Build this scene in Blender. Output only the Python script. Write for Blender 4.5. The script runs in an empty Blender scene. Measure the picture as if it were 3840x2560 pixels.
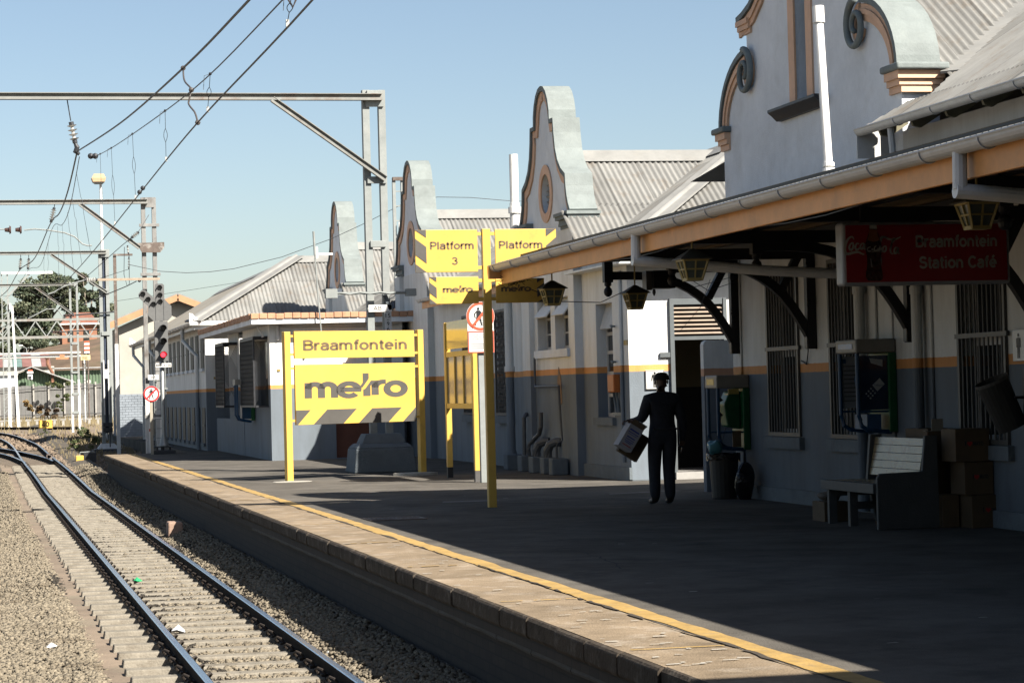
import bpy, bmesh, math, random
import numpy as np
from mathutils import Vector, Matrix
random.seed(7)
SC = bpy.context.scene
# ------------------------------------------------------------------ camera, sky, sun, exposure
cam_d = bpy.data.cameras.new('camera'); cam = bpy.data.objects.new('camera', cam_d)
SC.collection.objects.link(cam); SC.camera = cam
cam_d.sensor_width = 36.0; cam_d.lens = 85.7; cam_d.clip_start = .1; cam_d.clip_end = 3000
_ax = Vector((.9758, -.2163, -.0260)); _ay = Vector((.0205, -.0249, .9995)); _az = Vector((.2168, .9760, .0200))
cam.matrix_world = Matrix(((_ax[0], _ay[0], -_az[0], 0), (_ax[1], _ay[1], -_az[1], 0), (_ax[2], _ay[2], -_az[2], 1.55), (0, 0, 0, 1)))
SUN_TO = Vector((.62, -1.0, 1.0)).normalized()
world = bpy.data.worlds.new('World'); SC.world = world; world.use_nodes = True
wn = world.node_tree.nodes; wl = world.node_tree.links; wn.clear()
wo = wn.new('ShaderNodeOutputWorld'); wb = wn.new('ShaderNodeBackground'); wb.inputs[1].default_value = .052
sky = wn.new('ShaderNodeTexSky'); sky.sky_type = 'NISHITA'; sky.sun_disc = False
sky.sun_elevation = math.asin(SUN_TO.z); sky.sun_rotation = math.atan2(SUN_TO.x, SUN_TO.y)
sky.altitude = 1700; sky.air_density = 1.0; sky.dust_density = 4.2; sky.ozone_density = 1.0
tint = wn.new('ShaderNodeMix'); tint.data_type = 'RGBA'; tint.blend_type = 'MULTIPLY'; tint.inputs[0].default_value = 1; tint.inputs[7].default_value = (1.05, 1.01, .945, 1)
wl.new(sky.outputs[0], tint.inputs[6]); wl.new(tint.outputs[2], wb.inputs[0]); wl.new(wb.outputs[0], wo.inputs[0])
sun_d = bpy.data.lights.new('sun', 'SUN'); sun_d.energy = 5.0; sun_d.angle = math.radians(.53); sun_d.color = (1.0, .945, .86)
sun = bpy.data.objects.new('sun', sun_d); SC.collection.objects.link(sun)
sun.location = (30, -50, 60); sun.rotation_euler = (-SUN_TO).to_track_quat('-Z', 'Y').to_euler()
SC.view_settings.view_transform = 'Standard'; SC.view_settings.look = 'None'
SC.view_settings.exposure = 1.4; SC.view_settings.gamma = 1.0; SC.view_settings.use_curve_mapping = False
SC.render.engine = 'CYCLES'
SC.cycles.max_bounces = 4; SC.cycles.diffuse_bounces = 1; SC.cycles.glossy_bounces = 3; SC.cycles.transparent_max_bounces = 8
SC.cycles.use_denoising = True

# ------------------------------------------------------------------ materials
MAT = {}
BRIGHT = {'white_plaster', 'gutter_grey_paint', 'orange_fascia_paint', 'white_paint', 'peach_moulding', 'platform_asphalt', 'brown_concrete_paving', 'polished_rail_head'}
def lin(c): return tuple(c) + (1.0,)
def mat(name, col, rough=.7, var=.12, scale=6.0, bump=0.0, bscale=60.0, metal=0.0, spot=None, spotamt=.5, spotscale=3.0, spec=.4, streak=0.0, grime=.18):
    """procedural paint / stone / metal: base colour broken by two noises, optional stains and fine relief"""
    if name in MAT: return MAT[name]
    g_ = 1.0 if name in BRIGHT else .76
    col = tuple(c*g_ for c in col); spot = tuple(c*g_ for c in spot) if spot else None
    m = bpy.data.materials.new(name); m.use_nodes = True
    n = m.node_tree.nodes; l = m.node_tree.links; b = n['Principled BSDF']
    tc = n.new('ShaderNodeTexCoord')
    co = tc.outputs['Object']
    if streak:
        mp = n.new('ShaderNodeMapping'); mp.inputs['Scale'].default_value = (1, 1, streak); l.new(co, mp.inputs[0]); co = mp.outputs[0]
    nz = n.new('ShaderNodeTexNoise'); nz.inputs['Scale'].default_value = scale; nz.inputs['Detail'].default_value = 5; nz.inputs['Roughness'].default_value = .65
    l.new(co, nz.inputs['Vector'])
    cr = n.new('ShaderNodeValToRGB'); e = cr.color_ramp.elements
    e[0].position = .28; e[1].position = .72
    e[0].color = lin(max(0, c*(1-var)) for c in col); e[1].color = lin(min(1, c*(1+var)) for c in col)
    l.new(nz.outputs[0], cr.inputs[0]); out = cr.outputs[0]
    if spot:
        n2 = n.new('ShaderNodeTexNoise'); n2.inputs['Scale'].default_value = spotscale; n2.inputs['Detail'].default_value = 6; n2.inputs['Roughness'].default_value = .7
        l.new(co, n2.inputs['Vector'])
        r2 = n.new('ShaderNodeValToRGB'); r2.color_ramp.elements[0].position = .52; r2.color_ramp.elements[1].position = .70
        r2.color_ramp.elements[0].color = (0, 0, 0, 1); r2.color_ramp.elements[1].color = (spotamt,)*3 + (1,)
        l.new(n2.outputs[0], r2.inputs[0])
        mx = n.new('ShaderNodeMix'); mx.data_type = 'RGBA'; l.new(r2.outputs[0], mx.inputs[0]); l.new(out, mx.inputs[6]); mx.inputs[7].default_value = lin(spot); out = mx.outputs[2]
    if grime:
        n4 = n.new('ShaderNodeTexNoise'); n4.inputs['Scale'].default_value = scale*.37; n4.inputs['Detail'].default_value = 8; n4.inputs['Roughness'].default_value = .75; l.new(co, n4.inputs['Vector'])
        r4 = n.new('ShaderNodeValToRGB'); r4.color_ramp.elements[0].position = .32; r4.color_ramp.elements[0].color = (1-grime,)*3 + (1,); r4.color_ramp.elements[1].position = .6; l.new(n4.outputs[0], r4.inputs[0])
        m4 = n.new('ShaderNodeMix'); m4.data_type = 'RGBA'; m4.blend_type = 'MULTIPLY'; m4.inputs[0].default_value = 1; l.new(out, m4.inputs[6]); l.new(r4.outputs[0], m4.inputs[7]); out = m4.outputs[2]
    l.new(out, b.inputs['Base Color'])
    b.inputs['Roughness'].default_value = rough; b.inputs['Metallic'].default_value = metal
    b.inputs['Specular IOR Level'].default_value = spec
    if bump:
        n3 = n.new('ShaderNodeTexNoise'); n3.inputs['Scale'].default_value = bscale; n3.inputs['Detail'].default_value = 4
        l.new(tc.outputs['Object'], n3.inputs['Vector'])
        bp = n.new('ShaderNodeBump'); bp.inputs['Strength'].default_value = bump; bp.inputs['Distance'].default_value = .02
        l.new(n3.outputs[0], bp.inputs['Height']); l.new(bp.outputs[0], b.inputs['Normal'])
    MAT[name] = m
    return m
def wall_mat(name, z0, z1, white=(.62, .61, .575), band=(.55, .25, .085), grey=(.115, .135, .155)):
    """plaster painted in three bands: white above z1, orange z0..z1, slate below"""
    m = bpy.data.materials.new(name); m.use_nodes = True
    n = m.node_tree.nodes; l = m.node_tree.links; b = n['Principled BSDF']
    tc = n.new('ShaderNodeTexCoord'); sp = n.new('ShaderNodeSeparateXYZ'); l.new(tc.outputs['Object'], sp.inputs[0])
    wv = n.new('ShaderNodeTexNoise'); wv.inputs['Scale'].default_value = 9; l.new(tc.outputs['Object'], wv.inputs['Vector'])
    ma = n.new('ShaderNodeMath'); ma.operation = 'MULTIPLY_ADD'; ma.inputs[1].default_value = .014; l.new(wv.outputs[0], ma.inputs[0]); l.new(sp.outputs[2], ma.inputs[2])
    mr = n.new('ShaderNodeMapRange'); mr.inputs[1].default_value = 0; mr.inputs[2].default_value = 4; l.new(ma.outputs[0], mr.inputs[0])
    cr = n.new('ShaderNodeValToRGB'); cr.color_ramp.interpolation = 'CONSTANT'
    e = cr.color_ramp.elements; e[0].position = 0; e[0].color = lin(grey); e[1].position = z0/4 + .0018; e[1].color = lin(band)
    k = e.new(z1/4 + .0018); k.color = lin(white)
    l.new(mr.outputs[0], cr.inputs[0])
    nz = n.new('ShaderNodeTexNoise'); nz.inputs['Scale'].default_value = 1.7; nz.inputs['Detail'].default_value = 7; nz.inputs['Roughness'].default_value = .7
    mp = n.new('ShaderNodeMapping'); mp.inputs['Scale'].default_value = (1, 1, .35); l.new(tc.outputs['Object'], mp.inputs[0]); l.new(mp.outputs[0], nz.inputs['Vector'])
    r2 = n.new('ShaderNodeValToRGB'); r2.color_ramp.elements[0].position = .3; r2.color_ramp.elements[0].color = (.80, .79, .76, 1); r2.color_ramp.elements[1].position = .62; r2.color_ramp.elements[1].color = (1, 1, 1, 1)
    l.new(nz.outputs[0], r2.inputs[0])
    mx = n.new('ShaderNodeMix'); mx.data_type = 'RGBA'; mx.blend_type = 'MULTIPLY'; mx.inputs[0].default_value = 1; l.new(cr.outputs[0], mx.inputs[6]); l.new(r2.outputs[0], mx.inputs[7])
    ns = n.new('ShaderNodeTexNoise'); ns.inputs['Scale'].default_value = 5; ns.inputs['Detail'].default_value = 5; ns.inputs['Roughness'].default_value = .6
    ms = n.new('ShaderNodeMapping'); ms.inputs['Scale'].default_value = (1, 1, .06); l.new(tc.outputs['Object'], ms.inputs[0]); l.new(ms.outputs[0], ns.inputs['Vector'])
    rs = n.new('ShaderNodeValToRGB'); rs.color_ramp.elements[0].position = .36; rs.color_ramp.elements[0].color = (.74, .72, .68, 1); rs.color_ramp.elements[1].position = .5; rs.color_ramp.elements[1].color = (1, 1, 1, 1); l.new(ns.outputs[0], rs.inputs[0])
    m5 = n.new('ShaderNodeMix'); m5.data_type = 'RGBA'; m5.blend_type = 'MULTIPLY'; m5.inputs[0].default_value = .28; l.new(mx.outputs[2], m5.inputs[6]); l.new(rs.outputs[0], m5.inputs[7])
    l.new(m5.outputs[2], b.inputs['Base Color']); b.inputs['Roughness'].default_value = .75; b.inputs['Specular IOR Level'].default_value = .3
    n3 = n.new('ShaderNodeTexNoise'); n3.inputs['Scale'].default_value = 55; n3.inputs['Detail'].default_value = 3; l.new(tc.outputs['Object'], n3.inputs['Vector'])
    bp = n.new('ShaderNodeBump'); bp.inputs['Strength'].default_value = .35; bp.inputs['Distance'].default_value = .012
    l.new(n3.outputs[0], bp.inputs['Height']); l.new(bp.outputs[0], b.inputs['Normal'])
    return m
def roof_mat(name, ax, col):
    """weathered iron in separate sheets: every sheet has its own tone, lap lines show between them"""
    m = mat(name, col, .65, .10, 1.5, spot=(.22, .17, .12), spotamt=.6, spotscale=2.4, streak=.5, spec=.2, grime=.25)
    n = m.node_tree.nodes; l = m.node_tree.links; b = n['Principled BSDF']; src = b.inputs['Base Color'].links[0].from_socket
    tc = n.new('ShaderNodeTexCoord'); mp = n.new('ShaderNodeMapping'); mp.inputs['Scale'].default_value = (1/2.6, 1/.74, 0) if ax == 'Y' else (1/.74, 1/2.6, 0)
    l.new(tc.outputs['Object'], mp.inputs[0]); fl = n.new('ShaderNodeVectorMath'); fl.operation = 'FLOOR'; l.new(mp.outputs[0], fl.inputs[0]); wn_ = n.new('ShaderNodeTexWhiteNoise'); l.new(fl.outputs[0], wn_.inputs['Vector'])
    fr = n.new('ShaderNodeVectorMath'); fr.operation = 'FRACTION'; l.new(mp.outputs[0], fr.inputs[0]); sx = n.new('ShaderNodeSeparateXYZ'); l.new(fr.outputs[0], sx.inputs[0])
    rr = n.new('ShaderNodeMapRange'); rr.inputs[3].default_value = .80; rr.inputs[4].default_value = 1.12; l.new(wn_.outputs[0], rr.inputs[0])
    def edge(o, w):
        q = n.new('ShaderNodeMath'); q.operation = 'LESS_THAN'; q.inputs[1].default_value = w; l.new(o, q.inputs[0]); k = n.new('ShaderNodeMath'); k.operation = 'MULTIPLY_ADD'; k.inputs[1].default_value = -.35; k.inputs[2].default_value = 1; l.new(q.outputs[0], k.inputs[0]); return k.outputs[0]
    a = edge(sx.outputs[0], .012 if ax == 'Y' else .035); c = edge(sx.outputs[1], .035 if ax == 'Y' else .012)
    m1 = n.new('ShaderNodeMath'); m1.operation = 'MULTIPLY'; l.new(a, m1.inputs[0]); l.new(c, m1.inputs[1]); m2 = n.new('ShaderNodeMath'); m2.operation = 'MULTIPLY'; l.new(m1.outputs[0], m2.inputs[0]); l.new(rr.outputs[0], m2.inputs[1])
    cx = n.new('ShaderNodeCombineColor'); [l.new(m2.outputs[0], cx.inputs[i]) for i in range(3)]
    mx = n.new('ShaderNodeMix'); mx.data_type = 'RGBA'; mx.blend_type = 'MULTIPLY'; mx.inputs[0].default_value = 1; l.new(src, mx.inputs[6]); l.new(cx.outputs[0], mx.inputs[7]); l.new(mx.outputs[2], b.inputs['Base Color']); return m
def glass_mat(name, col, rough=.08):
    m = mat(name, col, rough, .2, 2.0, spec=.6); return m
def emit_mat(name, col, s):
    m = bpy.data.materials.new(name); m.use_nodes = True
    b = m.node_tree.nodes['Principled BSDF']; b.inputs['Base Color'].default_value = lin(col); b.inputs['Roughness'].default_value = .3
    b.inputs['Emission Color'].default_value = lin(col); b.inputs['Emission Strength'].default_value = s
    return m
WHITE = mat('white_plaster', (.78, .80, .81), .75, .05, 2, .35, 55, spot=(.55, .54, .50), spotamt=.35, spotscale=1.2, spec=.3)
WHITEP = mat('white_paint', (.78, .77, .73), .45, .06, 4, spot=(.5, .47, .42), spotamt=.3)
SLATE = mat('slate_green_coping', (.25, .28, .27), .7, .10, 5, .25, 40, spot=(.30, .33, .31), spotamt=.5, spec=.2)
ORANGE = mat('orange_paint', (.52, .29, .15), .6, .10, 5, .1, 50, spot=(.55, .30, .16), spotamt=.5)
ORANGED = mat('orange_fascia_paint', (.80, .37, .115), .5, .10, 2.5, spot=(.50, .25, .10), spotamt=.5, spotscale=2)
ROOF = roof_mat('iron_roof_sheets_along_eaves', 'Y', (.29, .285, .265)); ROOFW = roof_mat('iron_roof_sheets_of_wings', 'X', (.29, .285, .265))
ROOFCAP = mat('ridge_capping_iron', (.30, .295, .275), .65, .12, 2.5, metal=0, spot=(.36, .34, .30), spotamt=.5)
GUTTER = mat('gutter_grey_paint', (.58, .57, .54), .4, .10, 3, spot=(.32, .29, .25), spotamt=.4)
BLACKW = mat('black_painted_timber', (.010, .010, .012), .55, .3, 8)
YELLOW = mat('sign_yellow', (.80, .50, .10), .4, .05, 3, spot=(.50, .33, .10), spotamt=.45, spotscale=7, grime=.12)
SIGNGREY = mat('sign_grey_print', (.105, .098, .088), .45, .06, 5)
SIGNBROWN = mat('sign_brown_print', (.17, .125, .075), .45, .06, 5)
GALV = mat('mast_grey_paint', (.31, .33, .315), .7, .10, 6, .15, 60, spot=(.34, .33, .30), spotamt=.5)
GALVD = mat('beam_grey_stained_paint', (.29, .29, .265), .75, .12, 5, spot=(.20, .12, .08), spotamt=.75, spotscale=1.8)  # beam grey with brown stains, one tone on all faces
RUSTY = mat('rusty_steel', (.15, .115, .095), .8, .3, 7, .2, 60, spot=(.42, .40, .36), spotamt=.9, spotscale=4)
GREYRUST = mat('grey_paint_over_rust', (.27, .265, .25), .8, .25, 6, .2, 60, spot=(.10, .06, .045), spotamt=.85, spotscale=5, streak=.4)
DARKST = mat('dark_steel', (.035, .036, .04), .5, .3, 9)
WIRE = mat('weathered_copper_wire', (.045, .05, .055), .5, .2, 9, metal=.3)
WIREL = mat('pale_dropper_wire', (.10, .115, .125), .5, .2, 9, metal=.3)
PORC = mat('pale_porcelain', (.62, .60, .55), .25, .08, 9, spec=.6)
BROWNP = mat('brown_porcelain', (.09, .05, .04), .2, .2, 9, spec=.7)
CONC = mat('grey_concrete', (.30, .30, .28), .9, .15, 4, .5, 40, spot=(.20, .19, .17), spotamt=.6)
BLUECONC = mat('blue_grey_painted_concrete', (.165, .19, .205), .85, .12, 4, .5, 30, spot=(.13, .14, .15), spotamt=.6)
GLASSD = glass_mat('dark_window_glass', (.018, .02, .022))
FRAMEW = mat('window_frame_white', (.62, .60, .56), .5, .08, 6)
BARST = mat('grey_window_bar', (.11, .105, .095), .5, .15, 9)
DARKROOM = mat('dark_interior', (.02, .02, .02), .9, .2, 3)
RED = mat('sign_red', (.62, .07, .05), .4, .06, 5)
SIGNW = mat('sign_white', (.80, .79, .75), .4, .03, 5)
INK = mat('black_print', (.015, .015, .017), .5, .1, 5)

# ------------------------------------------------------------------ object helpers
COL = SC.collection
ORI = {}                                   # world origin of every object built
def empty(name, loc):
    o = bpy.data.objects.new(name, None); o.empty_display_size = .3; COL.objects.link(o); o.location = loc; ORI[o] = Vector(loc); return o
def tag(o, label=None, cat=None, group=None, kind=None):
    if label: o['label'] = label
    if cat: o['category'] = cat
    if group: o['group'] = group
    if kind: o['kind'] = kind
    return o
def thing(name, loc, label, cat, group=None): return tag(empty(name, loc), label, cat, group)
def copy_tree(o, delta=None, parent=None):
    c = o.copy(); COL.objects.link(c); ORI[c] = ORI[o] + (Vector(delta) if delta else Vector())
    if parent is not None: c.parent = parent
    if delta: c.location = o.location + Vector(delta)
    for ch in list(o.children): copy_tree(ch, None, c)
    return c
class MB:
    def __init__(s): s.v = []; s.f = []; s.mi = []; s.k = 0
    def add(s, vs, fs):
        b = len(s.v); s.v += [tuple(p) for p in vs]; s.f += [tuple(i+b for i in f) for f in fs]; s.mi += [s.k]*len(fs); return s
    def box(s, x0, x1, y0, y1, z0, z1):
        return s.add([(x0,y0,z0),(x1,y0,z0),(x1,y1,z0),(x0,y1,z0),(x0,y0,z1),(x1,y0,z1),(x1,y1,z1),(x0,y1,z1)],
                     [(0,3,2,1),(4,5,6,7),(0,1,5,4),(1,2,6,5),(2,3,7,6),(3,0,4,7)])
    def taper(s, x0,x1,y0,y1,z0, X0,X1,Y0,Y1,z1):
        return s.add([(x0,y0,z0),(x1,y0,z0),(x1,y1,z0),(x0,y1,z0),(X0,Y0,z1),(X1,Y0,z1),(X1,Y1,z1),(X0,Y1,z1)],
                     [(0,3,2,1),(4,5,6,7),(0,1,5,4),(1,2,6,5),(2,3,7,6),(3,0,4,7)])
    def beam(s, p, q, w, h, up=(0,0,1)):
        p = Vector(p); q = Vector(q); d = (q-p).normalized(); u = Vector(up); sd = d.cross(u)
        if sd.length < 1e-4: sd = d.cross(Vector((0,1,0)))
        sd.normalize(); u = sd.cross(d).normalized(); a = sd*w/2; b = u*h/2
        return s.add([p-a-b, p+a-b, p+a+b, p-a+b, q-a-b, q+a-b, q+a+b, q-a+b], [(0,1,2,3),(7,6,5,4),(0,4,5,1),(1,5,6,2),(2,6,7,3),(3,7,4,0)])
    def cyl(s, p, q, r0, r1=None, n=10, cap=True):
        r1 = r0 if r1 is None else r1; p = Vector(p); q = Vector(q); d = (q-p).normalized()
        a = d.cross(Vector((0,0,1)));
        if a.length < 1e-3: a = d.cross(Vector((0,1,0)))
        a.normalize(); b = d.cross(a); vs = []
        for (c, r) in ((p, r0), (q, r1)):
            for i in range(n): t = 2*math.pi*i/n; vs.append(c + a*math.cos(t)*r + b*math.sin(t)*r)
        fs = [(i, (i+1) % n, n+(i+1) % n, n+i) for i in range(n)]
        if cap: fs += [tuple(range(n-1, -1, -1)), tuple(range(n, 2*n))]
        return s.add(vs, fs)
    def tube(s, pts, r, n=6):
        pts = [Vector(p) for p in pts]; vs = []; ref = Vector((0,0,1)); m = len(pts)
        rs = r if isinstance(r, (list, tuple)) else [r]*m
        for i, p in enumerate(pts):
            d = (pts[min(i+1, m-1)] - pts[max(i-1, 0)]).normalized()
            a = d.cross(ref)
            if a.length < .05: a = d.cross(Vector((0,1,0)))
            if a.length < .05: a = d.cross(Vector((1,0,0)))
            a.normalize(); b = d.cross(a)
            if i and a.dot(pa) < 0: a = -a; b = -b
            pa = a
            for j in range(n): t = 2*math.pi*j/n; vs.append(p + a*math.cos(t)*rs[i] + b*math.sin(t)*rs[i])
        fs = []
        for i in range(m-1):
            for j in range(n): fs.append((i*n+j, i*n+(j+1) % n, (i+1)*n+(j+1) % n, (i+1)*n+j))
        fs += [tuple(range(n-1, -1, -1)), tuple(range((m-1)*n, m*n))]
        return s.add(vs, fs)
    def lathe(s, c, prof, n=14, axis='Z'):
        vs = []; c = Vector(c)
        for (r, h) in prof:
            for i in range(n):
                t = 2*math.pi*i/n; a = math.cos(t)*r; b = math.sin(t)*r
                vs.append(c + (Vector((a,b,h)) if axis == 'Z' else Vector((a,h,b)) if axis == 'Y' else Vector((h,a,b))))
        m = len(prof); fs = [(i*n+j, i*n+(j+1) % n, (i+1)*n+(j+1) % n, (i+1)*n+j) for i in range(m-1) for j in range(n)]
        fs += [tuple(range(n-1, -1, -1)), tuple(range((m-1)*n, m*n))]
        return s.add(vs, fs)
    def prism(s, pts, ax, d0, d1):
        """outline extruded: ax 'X' pts=(y,z), 'Y' pts=(x,z), 'Z' pts=(x,y)"""
        def P(a, b, d): return (d,a,b) if ax == 'X' else (a,d,b) if ax == 'Y' else (a,b,d)
        n = len(pts); vs = [P(a,b,d0) for a,b in pts] + [P(a,b,d1) for a,b in pts]
        fs = [tuple(range(n)), tuple(range(2*n-1, n-1, -1))] + [(i, n+i, n+(i+1) % n, (i+1) % n) for i in range(n)]
        return s.add(vs, fs)
    def ring(s, po, pi, ax, d0, d1):
        """closed band between two outlines of equal length, extruded"""
        def P(a, b, d): return (d,a,b) if ax == 'X' else (a,d,b) if ax == 'Y' else (a,b,d)
        n = len(po); vs = [P(a,b,d0) for a,b in po]+[P(a,b,d0) for a,b in pi]+[P(a,b,d1) for a,b in po]+[P(a,b,d1) for a,b in pi]; fs = []
        for i in range(n):
            j = (i+1) % n
            fs += [(i,j,n+j,n+i), (2*n+i,3*n+i,3*n+j,2*n+j), (i,2*n+i,2*n+j,j), (n+i,n+j,3*n+j,3*n+i)]
        return s.add(vs, fs)
    def strip(s, po, pi, ax, d0, d1):
        """open band between two polylines of equal length, extruded"""
        def P(a, b, d): return (d,a,b) if ax == 'X' else (a,d,b) if ax == 'Y' else (a,b,d)
        n = len(po)
        for i in range(n-1):
            q = [po[i], po[i+1], pi[i+1], pi[i]]
            s.add([P(a,b,d0) for a,b in q] + [P(a,b,d1) for a,b in q], [(0,1,2,3),(7,6,5,4),(0,4,5,1),(1,5,6,2),(2,6,7,3),(3,7,4,0)])
        return s
    def sphere(s, c, r, n=8, sq=(1,1,1)):
        c = Vector(c); vs = []; fs = []; m = max(3, n//2)
        for i in range(m+1):
            t = math.pi*i/m
            for j in range(n):
                p = 2*math.pi*j/n; vs.append(c + Vector((math.sin(t)*math.cos(p)*r*sq[0], math.sin(t)*math.sin(p)*r*sq[1], math.cos(t)*r*sq[2])))
        for i in range(m):
            for j in range(n): fs.append((i*n+j, i*n+(j+1) % n, (i+1)*n+(j+1) % n, (i+1)*n+j))
        return s.add(vs, fs)
    def quad(s, *p): return s.add(p, [tuple(range(len(p)))])
    def build(s, name, m, parent=None, origin=None, smooth=False):
        og = ORI[parent] if parent is not None else (Vector(origin) if origin is not None else Vector())
        me = bpy.data.meshes.new(name)
        me.from_pydata([(v[0]-og.x, v[1]-og.y, v[2]-og.z) for v in s.v], [], s.f)
        ms = m if isinstance(m, (list, tuple)) else [m]
        for k in ms: me.materials.append(k)
        if len(ms) > 1: me.polygons.foreach_set('material_index', s.mi)
        if smooth: me.polygons.foreach_set('use_smooth', [True]*len(me.polygons))
        me.update()
        o = bpy.data.objects.new(name, me); COL.objects.link(o); ORI[o] = og
        if parent is not None: o.parent = parent
        else: o.location = og
        return o
def bevel(o, w, seg=2):
    b = o.modifiers.new('bevel', 'BEVEL'); b.width = w; b.segments = seg; b.limit_method = 'ANGLE'; return o
def lettering(parent, text, u0, u1, z0, z1, d, m, facing='-Y', bold=0.0, name='lettering', thick=.002, shear=0.0, fit=True, spacing=1.0):
    """flat printed letters as a thin mesh filling the box u0..u1 x z0..z1 on the plane at d"""
    cu = bpy.data.curves.new('letters', 'FONT'); cu.body = text; cu.size = 1.0; cu.offset = bold; cu.shear = shear; cu.align_x = 'CENTER'; cu.space_character = spacing
    cu.resolution_u = 3; cu.fill_mode = 'BOTH'; cu.extrude = 0
    to = bpy.data.objects.new('letters', cu); COL.objects.link(to)
    dg = bpy.context.evaluated_depsgraph_get(); me = bpy.data.meshes.new_from_object(to.evaluated_get(dg)); bpy.data.objects.remove(to)
    n = len(me.vertices); co = np.empty(n*3); me.vertices.foreach_get('co', co); co = co.reshape(-1, 3)
    a0, a1 = co[:,0].min(), co[:,0].max(); b0, b1 = co[:,1].min(), co[:,1].max()
    su = (u1-u0)/(a1-a0); sz = (z1-z0)/(b1-b0)
    u = u0 + (co[:,0]-a0)*su; z = z0 + (co[:,1]-b0)*sz
    og = ORI[parent]; out = np.empty_like(co)
    if facing == '-Y': out[:,0] = u; out[:,1] = d
    elif facing == '-X': out[:,1] = -u; out[:,0] = d      # u runs towards the viewer's right (-Y)
    out[:,2] = z
    out -= np.array(og); me.vertices.foreach_set('co', out.ravel()); me.update()
    me.materials.clear(); me.materials.append(m); me.name = name
    o = bpy.data.objects.new(name, me); COL.objects.link(o); o.parent = parent; ORI[o] = og
    return o
def arc(cx, cz, rx, rz, a0, a1, n=10): return [(cx+rx*math.cos(math.radians(a0+(a1-a0)*i/n)), cz+rz*math.sin(math.radians(a0+(a1-a0)*i/n))) for i in range(n+1)]
def corr(name, parent, O, U, V, u0, u1, lo, hi, m=None, pitch=.105, amp=.019, per=6):
    """corrugated sheet roof as real waves: U along the eaves, V up the slope; lo(u), hi(u) clip it at hips and valleys"""
    O = Vector(O); U = Vector(U).normalized(); V = Vector(V).normalized(); N = U.cross(V)
    if N.z < 0: N = -N
    n = int((u1-u0)/pitch*per); vs = []; fs = []
    for i in range(n+1):
        u = u0 + (u1-u0)*i/n; w = N*(math.sin(2*math.pi*u/pitch)*amp)
        a, b = lo(u), hi(u); b = max(a, b)
        vs += [O+U*u+V*a+w, O+U*u+V*b+w]
    for i in range(n): fs.append((2*i, 2*i+2, 2*i+3, 2*i+1))
    mb = MB(); mb.add(vs, fs)
    return mb.build(name, m or (ROOF if abs(U.y) > .5 else ROOFW), parent, smooth=True)
# ---- plain grotesque letters drawn as strokes, for the signs
def _ac(cx, cy, rx, ry, a0, a1, n=12): return [(cx+rx*math.cos(math.radians(a0+(a1-a0)*i/n)), cy+ry*math.sin(math.radians(a0+(a1-a0)*i/n))) for i in range(n+1)]
GLY = {
 'B': (.60, [[(.08, 0), (.08, .72)], [(.08, .67)] + _ac(.33, .53, .17, .14, 90, -90) + [(.08, .39)], [(.08, .39)] + _ac(.34, .22, .19, .17, 90, -90) + [(.08, .05)]]),
 'P': (.57, [[(.08, 0), (.08, .72)], [(.08, .67)] + _ac(.32, .50, .19, .17, 90, -90) + [(.08, .33)]]),
 'C': (.64, [_ac(.34, .36, .26, .31, 38, 322, 22)]),
 'S': (.58, [_ac(.29, .52, .20, .15, 15, 250, 14) + _ac(.29, .21, .22, .16, 75, -170, 14)]),
 'r': (.33, [[(.07, 0), (.07, .53)], _ac(.26, .27, .19, .21, 178, 92, 8) + [(.32, .48)]]),
 'a': (.50, [_ac(.24, .36, .17, .125, 165, 0, 9) + [(.41, .10)] + _ac(.48, .07, .07, .04, 180, 250, 3), [(.41, .31)] + [(.24, .29)] + _ac(.20, .165, .14, .125, 90, 270, 10) + [(.28, .045), (.41, .15)]]),
 'm': (.80, [[(.07, 0), (.07, .53)], _ac(.225, .31, .155, .17, 175, 0, 9) + [(.38, 0)], _ac(.535, .31, .155, .17, 175, 0, 9) + [(.69, 0)]]),
 'n': (.52, [[(.07, 0), (.07, .53)], _ac(.245, .30, .175, .18, 175, 0, 10) + [(.42, 0)]]),
 'f': (.30, [[(.14, 0), (.14, .55)] + _ac(.25, .56, .11, .115, 178, 95, 6) + [(.30, .675)], [(.02, .485), (.28, .485)]]),
 't': (.30, [[(.14, .68), (.14, .13)] + _ac(.23, .13, .09, .085, 180, 265, 5) + [(.28, .045)], [(.02, .485), (.28, .485)]]),
 'o': (.55, [_ac(.265, .265, .205, .215, 0, 360, 24)]),
 'e': (.53, [[(.07, .27), (.45, .27)] + _ac(.26, .265, .195, .215, 8, 318, 20)]),
 'i': (.22, [[(.10, 0), (.10, .53)], [(.10, .62), (.10, .73)]]),
 'l': (.22, [[(.10, 0), (.10, .72)]]),
 'é': (.53, [[(.07, .27), (.45, .27)] + _ac(.26, .265, .195, .215, 8, 318, 20), [(.22, .60), (.36, .75)]]),
 ' ': (.26, []), '0': (.55, [_ac(.265, .36, .19, .30, 0, 360, 24)]), '3': (.54, [_ac(.27, .53, .17, .14, 165, -90, 12), _ac(.27, .21, .19, .17, 90, -165, 12)]), '4': (.55, [[(.38, 0), (.38, .70), (.05, .20), (.52, .20)]]),
}
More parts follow.
